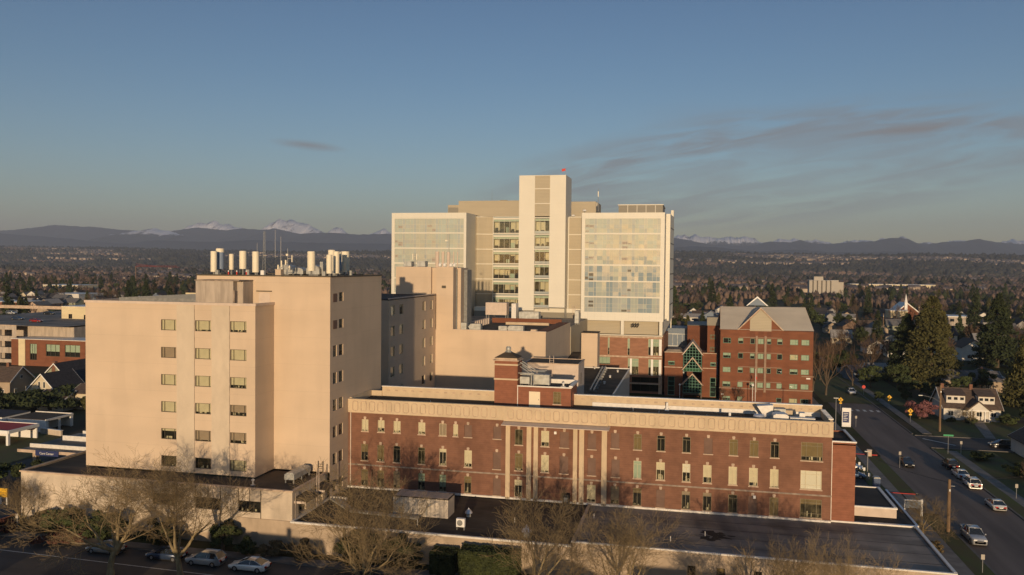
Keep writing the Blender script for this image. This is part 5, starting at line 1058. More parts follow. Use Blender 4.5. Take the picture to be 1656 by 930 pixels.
# sloping skirt along the right side of the base, carried on a brick wall with a pale edge column
b_ = MB(); b_.face([(-8.2, 232, 16.6), (-6.6, 250, 19.5), (-6.6, 250, 21.5), (-8.2, 232, 20.5)]); b_.build('side_skirt', 'panel_white', tw)
b_ = MB(); b_.prism([(-8.3, 234), (-8.2, 234), (-7.3, 250), (-8.3, 250)], 'z', 0, 16.5); b_.build('side_brick', 'brick_tower', tw)
b_ = MB(); b_.box(-6.75, -6.45, 251, 251.4, 12, 24.5); b_.build('side_column', 'panel_white', tw)
# dark three-loop emblem on the louvred base
b_ = MB()
for i in range(3):
    cx0 = -17.0+i*0.72; cz = 19.1; pts = []
    for k_ in range(15):
        a = 2*math.pi*k_/14; pts.append((cx0+0.30*math.cos(a)+0.16*math.sin(a), 233.9, cz+0.52*math.sin(a)))
    b_.path(pts, 0.13, 5); b_.tube((cx0-0.1, 233.9, cz-0.5), (cx0+0.35, 233.9, cz+0.85), 0.09, n=5)
b_.box(-17.5, -14.9, 233.85, 233.95, 19.3, 19.42)
em = b_.build('wall_emblem', 'black', tw)
ladder('roof_ladder', 'tan cage ladder on the lower louvred wall of the white tower', -34.3, 234.4, 16.9, 24.5, 0.8, 'x')
th = thing('wind_sock', 'small red flag on a short pole at the top corner of the tower shaft', 'flag', (-36.6, 233, 62)); b_ = MB(); b_.tube((-36.6, 233, 62), (-36.6, 233, 64.2), 0.05); b_.build('pole', 'steel', th); b_ = MB(); b_.prism([(-36.7, 64.1), (-37.7, 63.95), (-37.75, 63.2), (-36.7, 63.4)], 'y', 232.97, 233.03); b_.build('flag', 'red', th)
mast(-29.3, 252, 53, 60.0, 'white and grey antenna mast beside the right plant screen of the tower', 0.12, ((0, 4.5, .25, 1.6), (-.4, 1.5, .2, 1.2)))
mast(-64.0, 255, 56.5, 60.2, 'thin whip antenna on the left plant screen of the tower', 0.05, name='antenna_mast')
for x, z, lb in ((-39.5, 50.3, 'white dish at the right foot of the tower shaft'), (-31.0, 51.3, 'small white dish on the right block roof edge')):
    th = thing('satellite_dish', lb, 'dish', (x+2.5 if x < -35 else x, 234, z)); xx = x+4.2 if x < -35 else x; b_ = MB(); b_.lathe((xx, 240 if x < -35 else 233, z+.3), [(.1, 0), (.6, .2), (.5, .5), (.1, .6)], 12); b_.build('dish', 'white', th); b_ = MB(); b_.tube((xx, 240 if x < -35 else 233, z), (xx, 240 if x < -35 else 233, z+.3), .1); b_.build('stand', 'dull_metal', th)
# equipment in front of the tower on the plant roof behind
for x0, x1, y, z0, z1, mt_, lb in ((-52.9, -47.3, 205, 23.0, 26.2, 'stucco_trim', 'large tan air unit on legs in front of the tower'), (-46.2, -45.0, 206, 21.5, 26.0, 'cap', 'pale upright stack right of the large tan air unit'), (-44.2, -39.0, 206, 21.4, 23.9, 'galv', 'grey air unit with round cowl in front of the tower'), (-31.6+2, -30.6+2, 206, 21.3, 24.5, 'galv', 'slim grey upright unit in front of the tower shaft')):
    th = thing('rooftop_air_unit', lb, 'air unit', ((x0+x1)/2, y, 21)); s = 1.0; b_ = MB(); b_.box(x0, x1, y, y+3, z0, z1); b_.build('casing', mt_, th); b_ = MB()
    for q in (x0+.1, x1-.3): b_.box(q, q+.2, y+.1, y+.3, 20.9, z0); b_.box(q, q+.2, y+2.6, y+2.8, 20.9, z0)
    b_.build('legs', 'dull_metal', th)
ab = thing('rear_plant_deck', 'low flat roofed block carrying air units in front of the tower', 'building', (-45, 205, 0)); b_ = MB(); b_.box(-64, -29.5, 199, 231, 0, 20.9); b_.build('wall', 'louvre', ab); b_ = MB(); b_.box(-63.8, -29.7, 199.2, 230.9, 20.9, 20.95); b_.build('roof', 'roof_grey', ab)

# ------------------------------------------------------------------ red brick clinic
cl = thing('red_brick_clinic', 'five storey red brick clinic with pale gabled metal roof', 'building', (19, 232, 0)); RY = 225.0
cw_ = []
rowz = [(15.65, 17.05), (11.65, 13.05), (7.85, 9.2), (3.95, 5.3), (0.26, 1.4)]
xs = [(7.98, 9.98), (11.86, 13.16), (14.98, 16.12), (16.95, 18.4), (19.25, 20.3), (21.86, 23.17), (25.1, 27.1), (27.95, 29.9)]
for j, (z0, z1) in enumerate(rowz):
    for i, (a, c) in enumerate(xs):
        if j == 4 and i in (2, 3, 4): continue
        cw_.append((a, c, z0, z1, i, j))
b_ = MB(); facade(b_, (0, RY, 0), UX, NY, 7.24, 30.9, 0, 19.3, [h[:4] for h in cw_], .2); facade(b_, (30.9, 0, 0), UY, NX, RY, 247, 0, 19.3); b_.face([(7.24, RY, 0), (7.24, 247, 0), (7.24, 247, 19.3), (7.24, RY, 19.3)]); b_.face([(7.24, 247, 0), (30.9, 247, 0), (30.9, 247, 19.3), (7.24, 247, 19.3)])
b_.face([(11.6, RY, 19.3), (23.2, RY, 19.3), (17.5, RY, 25.1)]); b_.build('brick_wall', 'brick_clinic', cl)
for (z0, z1) in ((17.1, 19.0), (13.1, 15.6), (9.25, 11.6), (5.35, 7.8), (1.45, 3.9)):
    for a, c in ((14.8, 16.15), (16.95, 18.35), (19.2, 20.3)): b_ = MB(); b_.box(a, c, RY-0.03, RY+.01, z0+.02, z1-.02); b_.build('dark_brick_panel', 'brick_accent', cl)
b_ = MB(); b_.prism([(14.8, 19.1), (20.3, 19.1), (20.3, 22.15), (17.5, 24.85), (14.8, 22.1)], 'y', RY-.08, RY-.01); b_.build('gable_panel', 'louvre', cl)
b_ = MB()   # main roof: slopes up from the front eaves, gable dormer in the middle
b_.face([(7.1, RY-.25, 19.35), (31.0, RY-.25, 19.45), (30.0, 235, 25.2), (7.3, 235, 25.0)]); b_.face([(7.3, 235, 25.0), (30.0, 235, 25.2), (31, 247.2, 19.4), (7.1, 247.2, 19.4)])
b_.face([(11.6, RY-.35, 19.32), (17.5, RY-.35, 25.3), (17.5, 235, 25.3), (11.6, 226, 19.7)]); b_.face([(23.3, RY-.35, 19.32), (17.5, RY-.35, 25.3), (17.5, 235, 25.3), (23.3, 226, 19.7)])
b_.build('metal_roof', 'metal_roof', cl)
b_ = MB(); b_.prism([(11.5, 19.35), (11.9, 19.35), (17.5, 25.0), (23.1, 19.35), (23.5, 19.35), (17.5, 25.45)], 'y', RY-.45, RY-.3); b_.build('verge', 'sandstone_lo', cl)
b_ = MB(); b_.prism([(15.0, 25.3), (17.6, 27.4), (20.2, 25.3)], 'y', 239, 243); b_.prism([(11.6, 19.6), (12.6, 19.6), (18.2, 25.3), (17.5, 25.4)], 'y', 226.5, 227); b_.build('rear_gable', 'slate_trim', cl)
b_ = MB(); b_.prism([(14.6, 25.2), (15.0, 25.2), (17.6, 27.4), (20.2, 25.2), (20.6, 25.2), (17.6, 27.9)], 'y', 238.7, 239); b_.build('rear_verge', 'white', cl)
b_ = MB(); b_.face([(7.2, RY, 19.3), (7.2, 247, 19.3), (7.3, 235, 25.6)]); b_.build('side_gable', 'brick_accent', cl); b_ = MB(); b_.face([(30.9, RY, 19.3), (30.9, 247, 19.3), (30.1, 235, 25.6)]); b_.box(6.9, 7.25, RY, 247, 19.1, 19.5); b_.build('side_gable', 'brick_accent', cl)
b_ = MB()
for z in (17.25, 13.22, 9.35, 5.45): b_.box(12.0, 23.0, RY-.16, RY-.02, z, z+.17)
b_.box(7.1, 31.0, RY-.15, RY, 3.45, 3.72); b_.box(28.0, 31.1, RY-.3, RY, 7.3, 7.55)
b_.build('stone_band', 'clinic_trim', cl)
for x in (16.3, 18.55): b_ = MB(); b_.box(x, x+.55, RY-.35, RY-.04, 2.8, 17.8); b_.build('pilaster', 'clinic_trim', cl)
for x, z, w_ in ((7.6, 1.7, .7), (29.3, 6.7, 1.0)): b_ = MB(); b_.box(x, x+w_, RY-.1, RY, z, z+.35); b_.build('name_plate', 'white', cl)
rn = random.Random(11)
for a, c, z0, z1, i, j in cw_:
    pn_ = rn.choice([('blind_green', 1), ('blind_green', 1), ('blind_sage', 1), (None, 1), ('blind_green', .5)]); rm = 'dark_room'
    if i in (3,): pn_ = ('blind_green', 1)
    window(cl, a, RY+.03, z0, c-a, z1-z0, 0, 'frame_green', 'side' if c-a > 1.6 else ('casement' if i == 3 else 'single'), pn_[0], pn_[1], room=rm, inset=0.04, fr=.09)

# atrium and link between tower and clinic
at = thing('atrium_building', 'small brick link building with stacked green glass gables', 'building', (-1, 234, 0)); AY = 230.0
hs = [(-6.6, -4.85, 8.6, 9.75), (4.8, 6.3, 8.6, 9.75), (-6.65, -4.8, 0.2, 5.4), (4.8, 6.35, 0.2, 5.5), (-2.6, 2.6, 0.2, 11.9)]
b_ = MB(); facade(b_, (0, AY, 0), UX, NY, -7.6, 6.5, 0, 12.1, hs, .2); b_.face([(6.5, AY, 0), (6.5, 240, 0), (6.5, 240, 12.1), (6.5, AY, 12.1)]); b_.face([(-7.6, AY, 12.1), (6.5, AY, 12.1), (6.5, 240, 12.1), (-7.6, 240, 12.1)])
b_.box(3.95, 6.9, 233, 238, 12.1, 19.7); b_.build('brick_wall', 'brick_clinic', at)
b_ = MB(); b_.box(3.8, 7.0, 232.8, 238.2, 19.7, 22.0); b_.build('tower_cap', 'louvre_grey', at)
for z0 in (15.9, 12.4): window(at, 4.7, 233.0, z0, 1.5, 1.25, 0, 'frame_green', 'lattice', None, 1, inset=-0.03)
b_ = MB(); b_.box(-7.7, -2.7, AY-.15, AY, 12.1, 12.3); b_.box(2.7, 6.6, AY-.15, AY, 12.1, 12.3); b_.box(-7.7, -2.7, AY-.12, AY-.002, 7.95, 8.15); b_.box(2.7, 6.6, AY-.12, AY-.002, 7.95, 8.15); b_.build('stone_band', 'sandstone_lo', at)
b_ = MB(); b_.prism([(-7.5, 12.2), (-2.8, 12.2), (-3.5, 12.9), (-6.8, 12.9)], 'y', 231, 239); b_.build('flat_roof', 'roof_grey', at)
for (Yg, zb, za, zt, dpt) in ((AY-.1, 7.2, 12.0, 14.9, 9.5), (AY-1.2, 7.2, 7.9, 10.75, 1.2), (AY-2.6, 1.5, 4.0, 6.4, 1.5)):
    b_ = MB(); b_.face([(-2.4, Yg, zb), (2.4, Yg, zb), (2.4, Yg, za), (0, Yg, zt), (-2.4, Yg, za)]); g_ = b_.build('glass_gable', 'glass_green', at)
    b_ = MB(); xx = -2.4
    for i in range(7):
        x = -2.4+i*0.8; zz = za+(zt-za)*(1-abs(x)/2.4); b_.box(x-.05, x+.05, Yg-.08, Yg-.01, zb, zz)
    z = zb
    while z < zt-.3:
        hw = 2.4 if z < za else 2.4*(zt-z)/(zt-za); b_.box(-hw, hw, Yg-.07, Yg-.015, z-.05, z+.05); z += 0.8
    b_.build('glazing_bars', 'frame_green', g_)
    b_ = MB(); b_.prism([(-3.0, za-.45), (-2.5, za-.25), (0, zt+.05), (2.5, za-.25), (3.0, za-.45), (0, zt+.45)], 'y', Yg-.3, Yg+dpt); b_.build('gable_roof', 'stucco_trim' if Yg > 229 else 'sandstone_lo', at)
    b_ = MB(); b_.face([(-2.4, Yg+1.1, zb), (2.4, Yg+1.1, zb), (2.4, Yg+1.1, za), (0, Yg+1.1, zt-.1), (-2.4, Yg+1.1, za)]); 
    if zb > 7: b_.box(-2.2, 2.2, Yg+.6, Yg+.7, zb+.1, zb+.9, mi=1)
    b_.build('interior', ['dark_room', 'blind_sage'], at)
b_ = MB(); b_.box(-2.6, 2.6, AY-2.6, AY+1, 0.9, 1.5); b_.box(-2.6, -2.3, AY-2.6, AY-2.3, 0, .9); b_.box(2.3, 2.6, AY-2.6, AY-2.3, 0, .9); b_.build('entrance_canopy', 'frame_bronze', at)
for h in hs[:2]: window(at, h[0], AY+.03, h[2], h[1]-h[0], h[3]-h[2], 0, 'frame_green', 'lattice', 'blind_green', .3, inset=.05, fr=.09)
for h in hs[2:4]: window(at, h[0], AY+.03, h[2], h[1]-h[0], h[3]-h[2], 0, 'frame_green', 'narrow4', None, 1, inset=.05, fr=.12, pane='glass_green')
bk = thing('dark_brick_block', 'plain dark brick block behind the atrium', 'building', (1, 250, 0)); b_ = MB(); b_.box(-1.6, 4.4, 245, 262, 0, 18.7); b_.build('wall', 'brick_accent', bk); b_ = MB(); b_.box(-1.7, 4.5, 244.9, 262.1, 18.7, 18.9); b_.build('coping', 'frame_bronze', bk)
bk = thing('blue_glass_link', 'blue-grey glazed link block behind the atrium beside the tower', 'building', (-4, 252, 0)); b_ = MB(); b_.box(-7.5, -1.7, 250, 262, 0, 17.4); b_.build('wall', 'slate_trim', bk)
b_ = MB()
for z in (4, 8, 12, 15.6): b_.box(-7.4, -1.8, 249.85, 249.99, z, z+.2)
for x in (-6, -4.6, -3.2): b_.box(x, x+.1, 249.85, 249.99, 12.2, 15.5)
b_.build('bands', 'galv', bk)
th = thing('flagpole', 'tall pale flagpole with a small flag in front of the red clinic', 'flagpole', (16.1, 219.8, 0)); b_ = MB(); b_.tube((16.1, 219.8, 0), (16.1, 219.8, 9.6), .07, .05); b_.build('pole', 'white', th); b_ = MB(); b_.prism([(16.15, 7.9), (16.5, 7.2), (16.45, 6.6), (16.2, 7.1)], 'y', 219.78, 219.82); b_.build('flag', 'red', th)
def lamp(x, y, h, lb, arm=1, name='street_lamp'):
    th = thing(name, lb, 'lamp', (x, y, 0)); b_ = MB(); b_.tube((x, y, 0), (x, y, h), .1, .07); b_.build('pole', 'steel', th)
    b_ = MB(); b_.box(x-.5, x+.5, y-.18, y+.18, h, h+.14); b_.build('lamp_head', 'galv', th); b_ = MB(); b_.lathe((x, y, 0), [(.22, 0), (.22, .5), (.1, .55)], 10); b_.build('base', 'kerb', th)
lamp(30.2, 184.6, 8.1, 'tall grey car park lamp pole above the white cars'); lamp(29.2, 146.6, 5.0, 'car park lamp pole in front of the white saloon by the blue bin')
th = thing('street_lamp', 'globe topped lamp beside the flagpole', 'lamp', (15.4, 219.5, 0)); b_ = MB(); b_.tube((15.4, 219.5, 0), (15.4, 219.5, 5.1), .07); b_.build('pole', 'white', th); b_ = MB(); b_.lathe((15.4, 219.5, 5.0), [(.05, 0), (.3, .15), (.36, .4), (.25, .65), (.05, .75)], 12); b_.build('globe', 'white', th)
th = thing('street_lamp', 'second globe topped lamp left of the atrium door', 'lamp', (-3.3, 226, 0)); b_ = MB(); b_.tube((-3.3, 226, 0), (-3.3, 226, 3.6), .07); b_.build('pole', 'white', th); b_ = MB(); b_.lathe((-3.3, 226, 3.5), [(.05, 0), (.25, .15), (.3, .3), (.05, .6)], 12); b_.build('globe', 'white', th)

# ------------------------------------------------------------------ signs and poles
def sign(x, y, h, lb, kind, name='road_sign'):
    th = thing(name, lb, 'sign', (x, y, 0)); b_ = MB(); b_.tube((x, y+.04, 0), (x, y+.04, h), .045); b_.build('pole', 'steel', th); b_ = MB()
    if kind == 'diamond':
        s = .62; b_.prism([(x, h-1.1), (x+s, h-1.1+s), (x, h-1.1+2*s), (x-s, h-1.1+s)], 'y', y-.03, y); b_.build('plate', 'yellow', th)
        b_ = MB(); zc = h-1.1+s; b_.box(x-.07, x+.07, y-.05, y-.031, zc-.1, zc+.2); b_.lathe((x, y-.04, zc+.24), [(.07, 0), (.07, .1)], 8); b_.path([(x, y-.04, zc-.1), (x-.15, y-.04, zc-.36)], .035, 4); b_.path([(x, y-.04, zc-.1), (x+.15, y-.04, zc-.36)], .035, 4); b_.path([(x-.2, y-.04, zc-.02), (x, y-.04, zc+.15), (x+.2, y-.04, zc)], .03, 4); b_.build('walker_symbol', 'black', th)
        b_ = MB(); b_.box(x-.3, x+.3, y-.03, y, h-1.5, h-1.15); b_.build('arrow_plate', 'yellow', th)
    if kind == 'stop':
        b_.prism([(x+.5*math.cos(R(22.5+45*i)), h-.5+.5*math.sin(R(22.5+45*i))) for i in range(8)], 'y', y-.03, y); p_ = b_.build('plate', 'red', th)
    if kind == 'white': b_.box(x-.2, x+.2, y-.03, y, h-.6, h); b_.build('plate', 'slab_wall', th)
    if kind == 'green': b_.box(x-.9, x+.9, y-.03, y, h-.32, h); b_.build('plate', 'green_sign', th)
    return th
SG = [sign(38.3-1.6, 217.6, 3.3, 'yellow walker sign on the hospital side of the crosswalk', 'diamond'), sign(49.8, 225.4, 3.3, 'yellow walker sign beyond the crosswalk on the house side', 'diamond'), sign(49.95, 205, 3.3, 'yellow walker sign nearest the white house', 'diamond'),
      sign(43.54+4.2, 247, 2.8, 'red octagonal stop sign far up the street', 'stop'), sign(36.87, 157.8, 3.0, 'small pale sign on a post beside the black car', 'white'), sign(33.92, 105.2, 2.3, 'small pale sign in the grass by the pickup', 'white'),
      sign(48.8, 171.9, 3.9, 'green street name sign at the corner of the side street', 'green'), sign(51.3, 172.6, 2.6, 'white sign behind the corner of the side street', 'white'), sign(50.0, 141, 2.4, 'white sign beside the parked white cars', 'white'), sign(36.4, 196, 2.6, 'small pale sign beside the street past the board', 'white'),
      sign(-84.6-2, 87.2+2.2, 2.6, 'white sign at the left corner of the hospital podium', 'white')]
def text(body, size, loc, rot, mt, parent, name='lettering', align='CENTER', ext=0.01):
    cu = bpy.data.curves.new(name, 'FONT'); cu.body = body; cu.size = size; cu.align_x = align; cu.extrude = ext
    o = bpy.data.objects.new(name, cu); cu.materials.append(M[mt]); col.objects.link(o); bpy.context.view_layer.update(); me = bpy.data.meshes.new_from_object(o.evaluated_get(bpy.context.evaluated_depsgraph_get())); bpy.data.objects.remove(o); me.materials.clear(); me.materials.append(M[mt])
    o = bpy.data.objects.new(name, me); col.objects.link(o); o.location = Vector(loc)-Vector(ORG[parent.name]); o.rotation_euler = rot; o.parent = parent; return o
th = thing('hospital_board', 'white and navy hospital sign board beside the car park', 'sign', (34.4, 196, 0)); b_ = MB(); b_.box(33.4, 35.3, 195.9, 196.3, 0, 4.3); b_.build('post_frame', 'white', th); b_ = MB(); b_.box(33.55, 34.9, 195.84, 195.89, 1.0, 3.4); b_.build('panel', 'blue_sign', th)
b_ = MB()
for i, w_ in enumerate((1.0, .85, .6, .9, .7)): b_.box(33.7, 33.7+w_, 195.81, 195.835, 3.0-i*.38, 3.1-i*.38)
b_.build('text_lines', 'white', th)
th = thing('billing_sign', 'white framed sign by the low canopy at the right end', 'sign', (32.2, 127, 0)); b_ = MB(); b_.box(30.4, 30.55, 127, 127.15, 0, 2.4); b_.box(32.6, 32.9, 127, 127.15, 0, 2.6); b_.build('posts', 'white', th); b_ = MB(); b_.box(30.6, 32.55, 127, 127.1, 1.3, 2.3); b_.build('panel', 'slate_trim', th); b_ = MB(); b_.box(30.4, 32.9, 126.95, 127.2, 2.35, 2.48); b_.build('top_rail', 'white', th)
th = thing('waste_bin', 'blue-grey bin at the corner of the staff car park', 'bin', (29.6, 141.5, 0)); b_ = MB(); b_.box(29.1, 30.1, 141, 142, 0, 1.9); b_.build('body', 'bin_blue', th); b_ = MB(); b_.prism([(29.05, 1.9), (30.15, 1.9), (30.0, 2.1), (29.2, 2.1)], 'y', 140.95, 142.05); b_.build('lid', 'galv', th)
th = thing('utility_box', 'small tan box beside the sidewalk and the red kerb', 'box', (33.0, 168, 0)); b_ = MB(); b_.box(32.9, 33.7, 165.6, 166.2, 0, 1.3); b_.build('box', 'sandstone_lo', th); b_ = MB(); b_.box(32.85, 33.75, 165.55, 166.25, 1.3, 1.38); b_.build('lid', 'stucco_trim', th)
for i in range(6):
    x = 29.6+i*.05; y = 164-i*4.0
    th = thing('parking_marker', 'small white post marker along the staff car park', 'marker', (x, y, 0), 'white post markers along the staff car park'); b_ = MB(); b_.tube((x, y, 0), (x, y, .55), .04); b_.build('post', 'steel', th); b_ = MB(); b_.box(x-.17, x+.17, y-.03, y+.03, .5, 1.05); b_.build('plate', 'white', th)
def upole(x, y, h, lb, tilt=0, cross=True):
    th = thing('utility_pole', lb, 'pole', (x, y, 0)); b_ = MB(); b_.tube((x, y, 0), (x+tilt, y, h), .24, .19, 10); b_.build('pole', 'wood', th)
    b_ = MB(); b_.tube((x+tilt, y-.05, h-.9), (x+tilt+.7, y-.05, h-.9), .05); b_.box(x+tilt-.1, x+tilt+.1, y-.3, y-.2, h-1.6, h-1.3); b_.build('fittings', 'steel', th); return th
upole(34.5, 120.6, 7.35, 'bare wooden pole standing in the grass strip beside the wide street', .0)
u2 = upole(53.7, 195.5, 10.4, 'tall wooden pole with lamp arm in front of the white house'); b_ = MB(); b_.path([(53.7, 195.5, 6.6), (52.0, 195, 7.6), (49.5, 194, 8.2)], .04); b_.build('lamp_arm', 'steel', u2); b_ = MB(); b_.box(48.8, 49.6, 193.8, 194.2, 8.1, 8.25); b_.build('lamp_head', 'galv', u2)
def wire(p, q, sag, lb, r_=.03, grp=None):
    p, q = Vector(p), Vector(q); pts = [p.lerp(q, i/14)-Vector((0, 0, sag*4*(i/14)*(1-i/14))) for i in range(15)]; b_ = MB(); b_.path([tuple(x) for x in pts], r_, 4); return tag(b_.build('overhead_wire', 'black'), lb, 'wire', grp)
wire((34.6, 120.6, 7.1), (95, 150, 11), 1.2, 'overhead wire from the bare wooden pole towards the right hand gardens'); wire((34.6, 120.6, 6.9), (31.4, 150, 3.0), .3, 'thin guy wire from the bare wooden pole towards the black car'); 
wire((53.7, 195.5, 9.8), (30, 330, 11), 1.2, 'overhead wire running away up the street from the lamp pole')
for i, (x, y, h) in enumerate(((60, 330, 12), (100, 470, 12), (30, 420, 12), (140, 560, 13))): upole(x, y, h, ('thin far utility pole right of the clinic', 'far utility pole beyond the big conifer', 'far utility pole behind the clinic roof', 'far utility pole near the grey office')[i])

# ------------------------------------------------------------------ trees
def segs_mesh(name, segs, n, mt):
    S = np.array([list(a)+list(b_)+[r0, r1] for a, b_, r0, r1 in segs], dtype=np.float64)
    P, Q, r0, r1 = S[:, 0:3], S[:, 3:6], S[:, 6], S[:, 7]; D = Q-P; D /= np.linalg.norm(D, axis=1)[:, None]+1e-9
    A = np.where(np.abs(D[:, 2:3]) < 0.9, np.array([[0, 0, 1.]]), np.array([[1., 0, 0]])); U = np.cross(D, A); U /= np.linalg.norm(U, axis=1)[:, None]; V = np.cross(D, U)
    k = len(S); vs = np.zeros((k, 2*n, 3))
    for i in range(n):
        a = 2*math.pi*i/n; off = U*math.cos(a)+V*math.sin(a); vs[:, i] = P+off*r0[:, None]; vs[:, n+i] = Q+off*r1[:, None]
    base = (np.arange(k)*2*n)[:, None, None]; f = np.array([[i, (i+1) % n, n+(i+1) % n, n+i] for i in range(n)])[None]; F_ = (base+f).reshape(-1, 4)
    return np_mesh(name, vs.reshape(-1, 3), F_, mt)
def np_mesh(name, V, F_, mt, smooth=False):
    me = bpy.data.meshes.new(name); nf, w_ = F_.shape
    me.vertices.add(len(V)); me.vertices.foreach_set('co', np.ascontiguousarray(V, dtype=np.float32).ravel())
    me.loops.add(nf*w_); me.loops.foreach_set('vertex_index', np.ascontiguousarray(F_, dtype=np.int32).ravel())
    me.polygons.add(nf); me.polygons.foreach_set('loop_start', np.arange(0, nf*w_, w_, dtype=np.int32)); me.polygons.foreach_set('loop_total', np.full(nf, w_, dtype=np.int32))
    me.materials.append(M[mt] if isinstance(mt, str) else mt); me.update(calc_edges=True); me.validate(); return me
def grow(seed, H, W, trunk_h, r0, levels=5, limbs=5, minr=0.015, pieces=4, up=0.12, forks=2):
    rn = random.Random(seed); big, small = [], []
    def rv(): return Vector((rn.gauss(0, 1), rn.gauss(0, 1), rn.gauss(0, 1)))
    def br(p, d, L_, r, lv):
        tgt = big if lv <= 1 else small
        for i in range(pieces):
            d = (d + rv()*0.13 + Vector((0, 0, up if lv < 4 else up*0.5))).normalized(); q = p + d*(L_/pieces)
            ra = max(minr, r*(1-0.16*i)); rb = max(minr*0.8, r*(1-0.16*(i+1))); tgt.append((p, q, ra, rb)); p = q
            if lv < levels and i >= 1 or (lv < levels and i == 0 and rn.random() < .35):
                s_ = d.cross(rv()).normalized(); a = rn.uniform(0.5, 0.95); nd = (d*math.cos(a)+s_*math.sin(a)).normalized()
                br(p, nd, L_*rn.uniform(0.48, 0.70), rb*0.55, lv+1)
        if lv < levels:
            for _ in range(forks):
                s_ = d.cross(rv()).normalized(); a = rn.uniform(0.2, 0.5); nd = (d*math.cos(a)+s_*math.sin(a)).normalized(); br(p, nd, L_*rn.uniform(0.5, 0.7), rb*0.7, lv+1)
    p = Vector((0, 0, -0.1)); d = Vector((0, 0, 1)); n_ = 4
    for i in range(n_):
        d = (d+rv()*0.05); d.z = abs(d.z); d.normalize(); q = p+d*(trunk_h/n_); big.append((p, q, r0*(1.25 if i == 0 else 1)*(1-.07*i), r0*(1-.07*(i+1)))); p = q
    a0 = rn.uniform(0, 6.28)
    for i in range(limbs):
        a = a0+2*math.pi*i/limbs+rn.uniform(-.3, .3); tl = rn.uniform(0.35, 1.15) if i else 0.15; dd = Vector((math.cos(a)*math.sin(tl), math.sin(a)*math.sin(tl), math.cos(tl)))
        br(p-Vector((0, 0, rn.uniform(0, trunk_h*.25))), dd, (H-trunk_h)*0.52, r0*0.6, 1)
    allp = np.array([q for _, q, _, _ in big+small]); zmax = allp[:, 2].max(); rad = np.percentile(np.hypot(allp[:, 0], allp[:, 1]), 97)
    sz, sr = H/zmax, (W/2)/rad
    def sc_(v): return Vector((v.x*sr, v.y*sr, v.z*sz))
    return [(sc_(a), sc_(b_), x, y) for a, b_, x, y in big], [(sc_(a), sc_(b_), x, y) for a, b_, x, y in small]
def bare_meshes(nm, *a, m1='bark', m2='twig', **k):
    big, small = grow(*a, **k); return segs_mesh(nm+'_trunk', big, 7, m1), segs_mesh(nm+'_crown', small, 3, m2)
def plant(meshes, name, label, cat, x, y, rz=0, s=1.0, group=None, z=0, sz=None):
    o = bpy.data.objects.new(name, None); col.objects.link(o); o.location = (x, y, z); o.rotation_euler = (0, 0, rz); o.scale = (s, s, sz or s); o.empty_display_size = .1
    o['label'] = label; o['category'] = cat
    if group: o['group'] = group
    for nm, me in zip(('trunk', 'crown'), meshes):
        c = bpy.data.objects.new(nm, me); col.objects.link(c); c.parent = o
    return o
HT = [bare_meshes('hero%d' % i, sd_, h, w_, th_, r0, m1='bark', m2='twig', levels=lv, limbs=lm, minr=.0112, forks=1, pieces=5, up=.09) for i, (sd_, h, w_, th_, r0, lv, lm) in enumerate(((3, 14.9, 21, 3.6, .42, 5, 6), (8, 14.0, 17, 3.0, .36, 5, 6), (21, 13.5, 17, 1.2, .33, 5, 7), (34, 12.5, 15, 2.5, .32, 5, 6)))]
def ht(i, x, y, rz, s, lb, sz=None): plant(HT[i], 'bare_tree', lb, 'tree', x, y, rz, s, sz=sz)
ht(0, -64.8, 80.0, 0.4, 1.0, 'largest bare spreading tree, at the left of the street before the grey estate car')
ht(1, -56.6, 81.3, 1.9, 1.0, 'bare tree with forked yellow trunk in front of the silver hatchback')
ht(2, -34.8, 82.6, 3.0, 1.12, 'wide multi-stemmed bare tree in front of the low wing')
ht(3, -15.4, 82.6, 1.2, 1.02, 'bare tree left of the corner between gravel roof and grey roof')
ht(1, -6.4, 82.6, 4.2, .86, 'bare tree in front of the grey roofed wing', sz=.86)
ht(3, 8.5, 81.0, 5.0, .62, 'small fine-twigged bare tree left of the two at the bottom of the grey roof', sz=.88)
ht(2, 13.0, 80.5, 1.0, .60, 'fine-twigged bare tree low in front of the right part of the grey roof', sz=.86)
ht(0, 18.5, 81.0, 2.0, .42, 'lowest bare tree top showing over the edge of the grey roof', sz=.72)
ht(2, 2.5, 81.0, 2.2, .55, 'low twiggy tree between the two trees before the grey wing', sz=.5)
ht(3, 30.6, 117.5, 0.7, .58, 'small bare tree in the grass strip by the bare wooden pole', sz=.46)
ht(1, -86.5, 90.0, 0.7, .42, 'upright grey bare shrub tree at the left corner of the podium', sz=.55)
ht(0, 63.0, 206, 0.7, .28, 'small bare garden tree in front of the white house', sz=.3)
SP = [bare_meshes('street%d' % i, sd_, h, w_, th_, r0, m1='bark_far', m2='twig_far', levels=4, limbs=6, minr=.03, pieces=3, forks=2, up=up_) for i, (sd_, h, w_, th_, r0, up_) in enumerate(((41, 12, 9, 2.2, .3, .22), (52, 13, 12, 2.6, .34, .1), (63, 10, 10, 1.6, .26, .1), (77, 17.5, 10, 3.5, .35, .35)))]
plant(SP[3], 'street_tree', 'tall narrow bare tree at the right end of the red clinic', 'tree', 37.0, 243, .3, .95)
plant(SP[3], 'street_tree', 'second narrow bare tree behind the right end of the red clinic', 'tree', 34.5, 250, 1.3, .85)
plant(SP[0], 'street_tree', 'bare tree close to the left wall end of the red clinic gable', 'tree', 12.5, 219, 1.3, .42)
plant(SP[0], 'street_tree', 'small reddish bare tree before the red clinic left windows', 'tree', 8.2, 221, 2.3, .36)

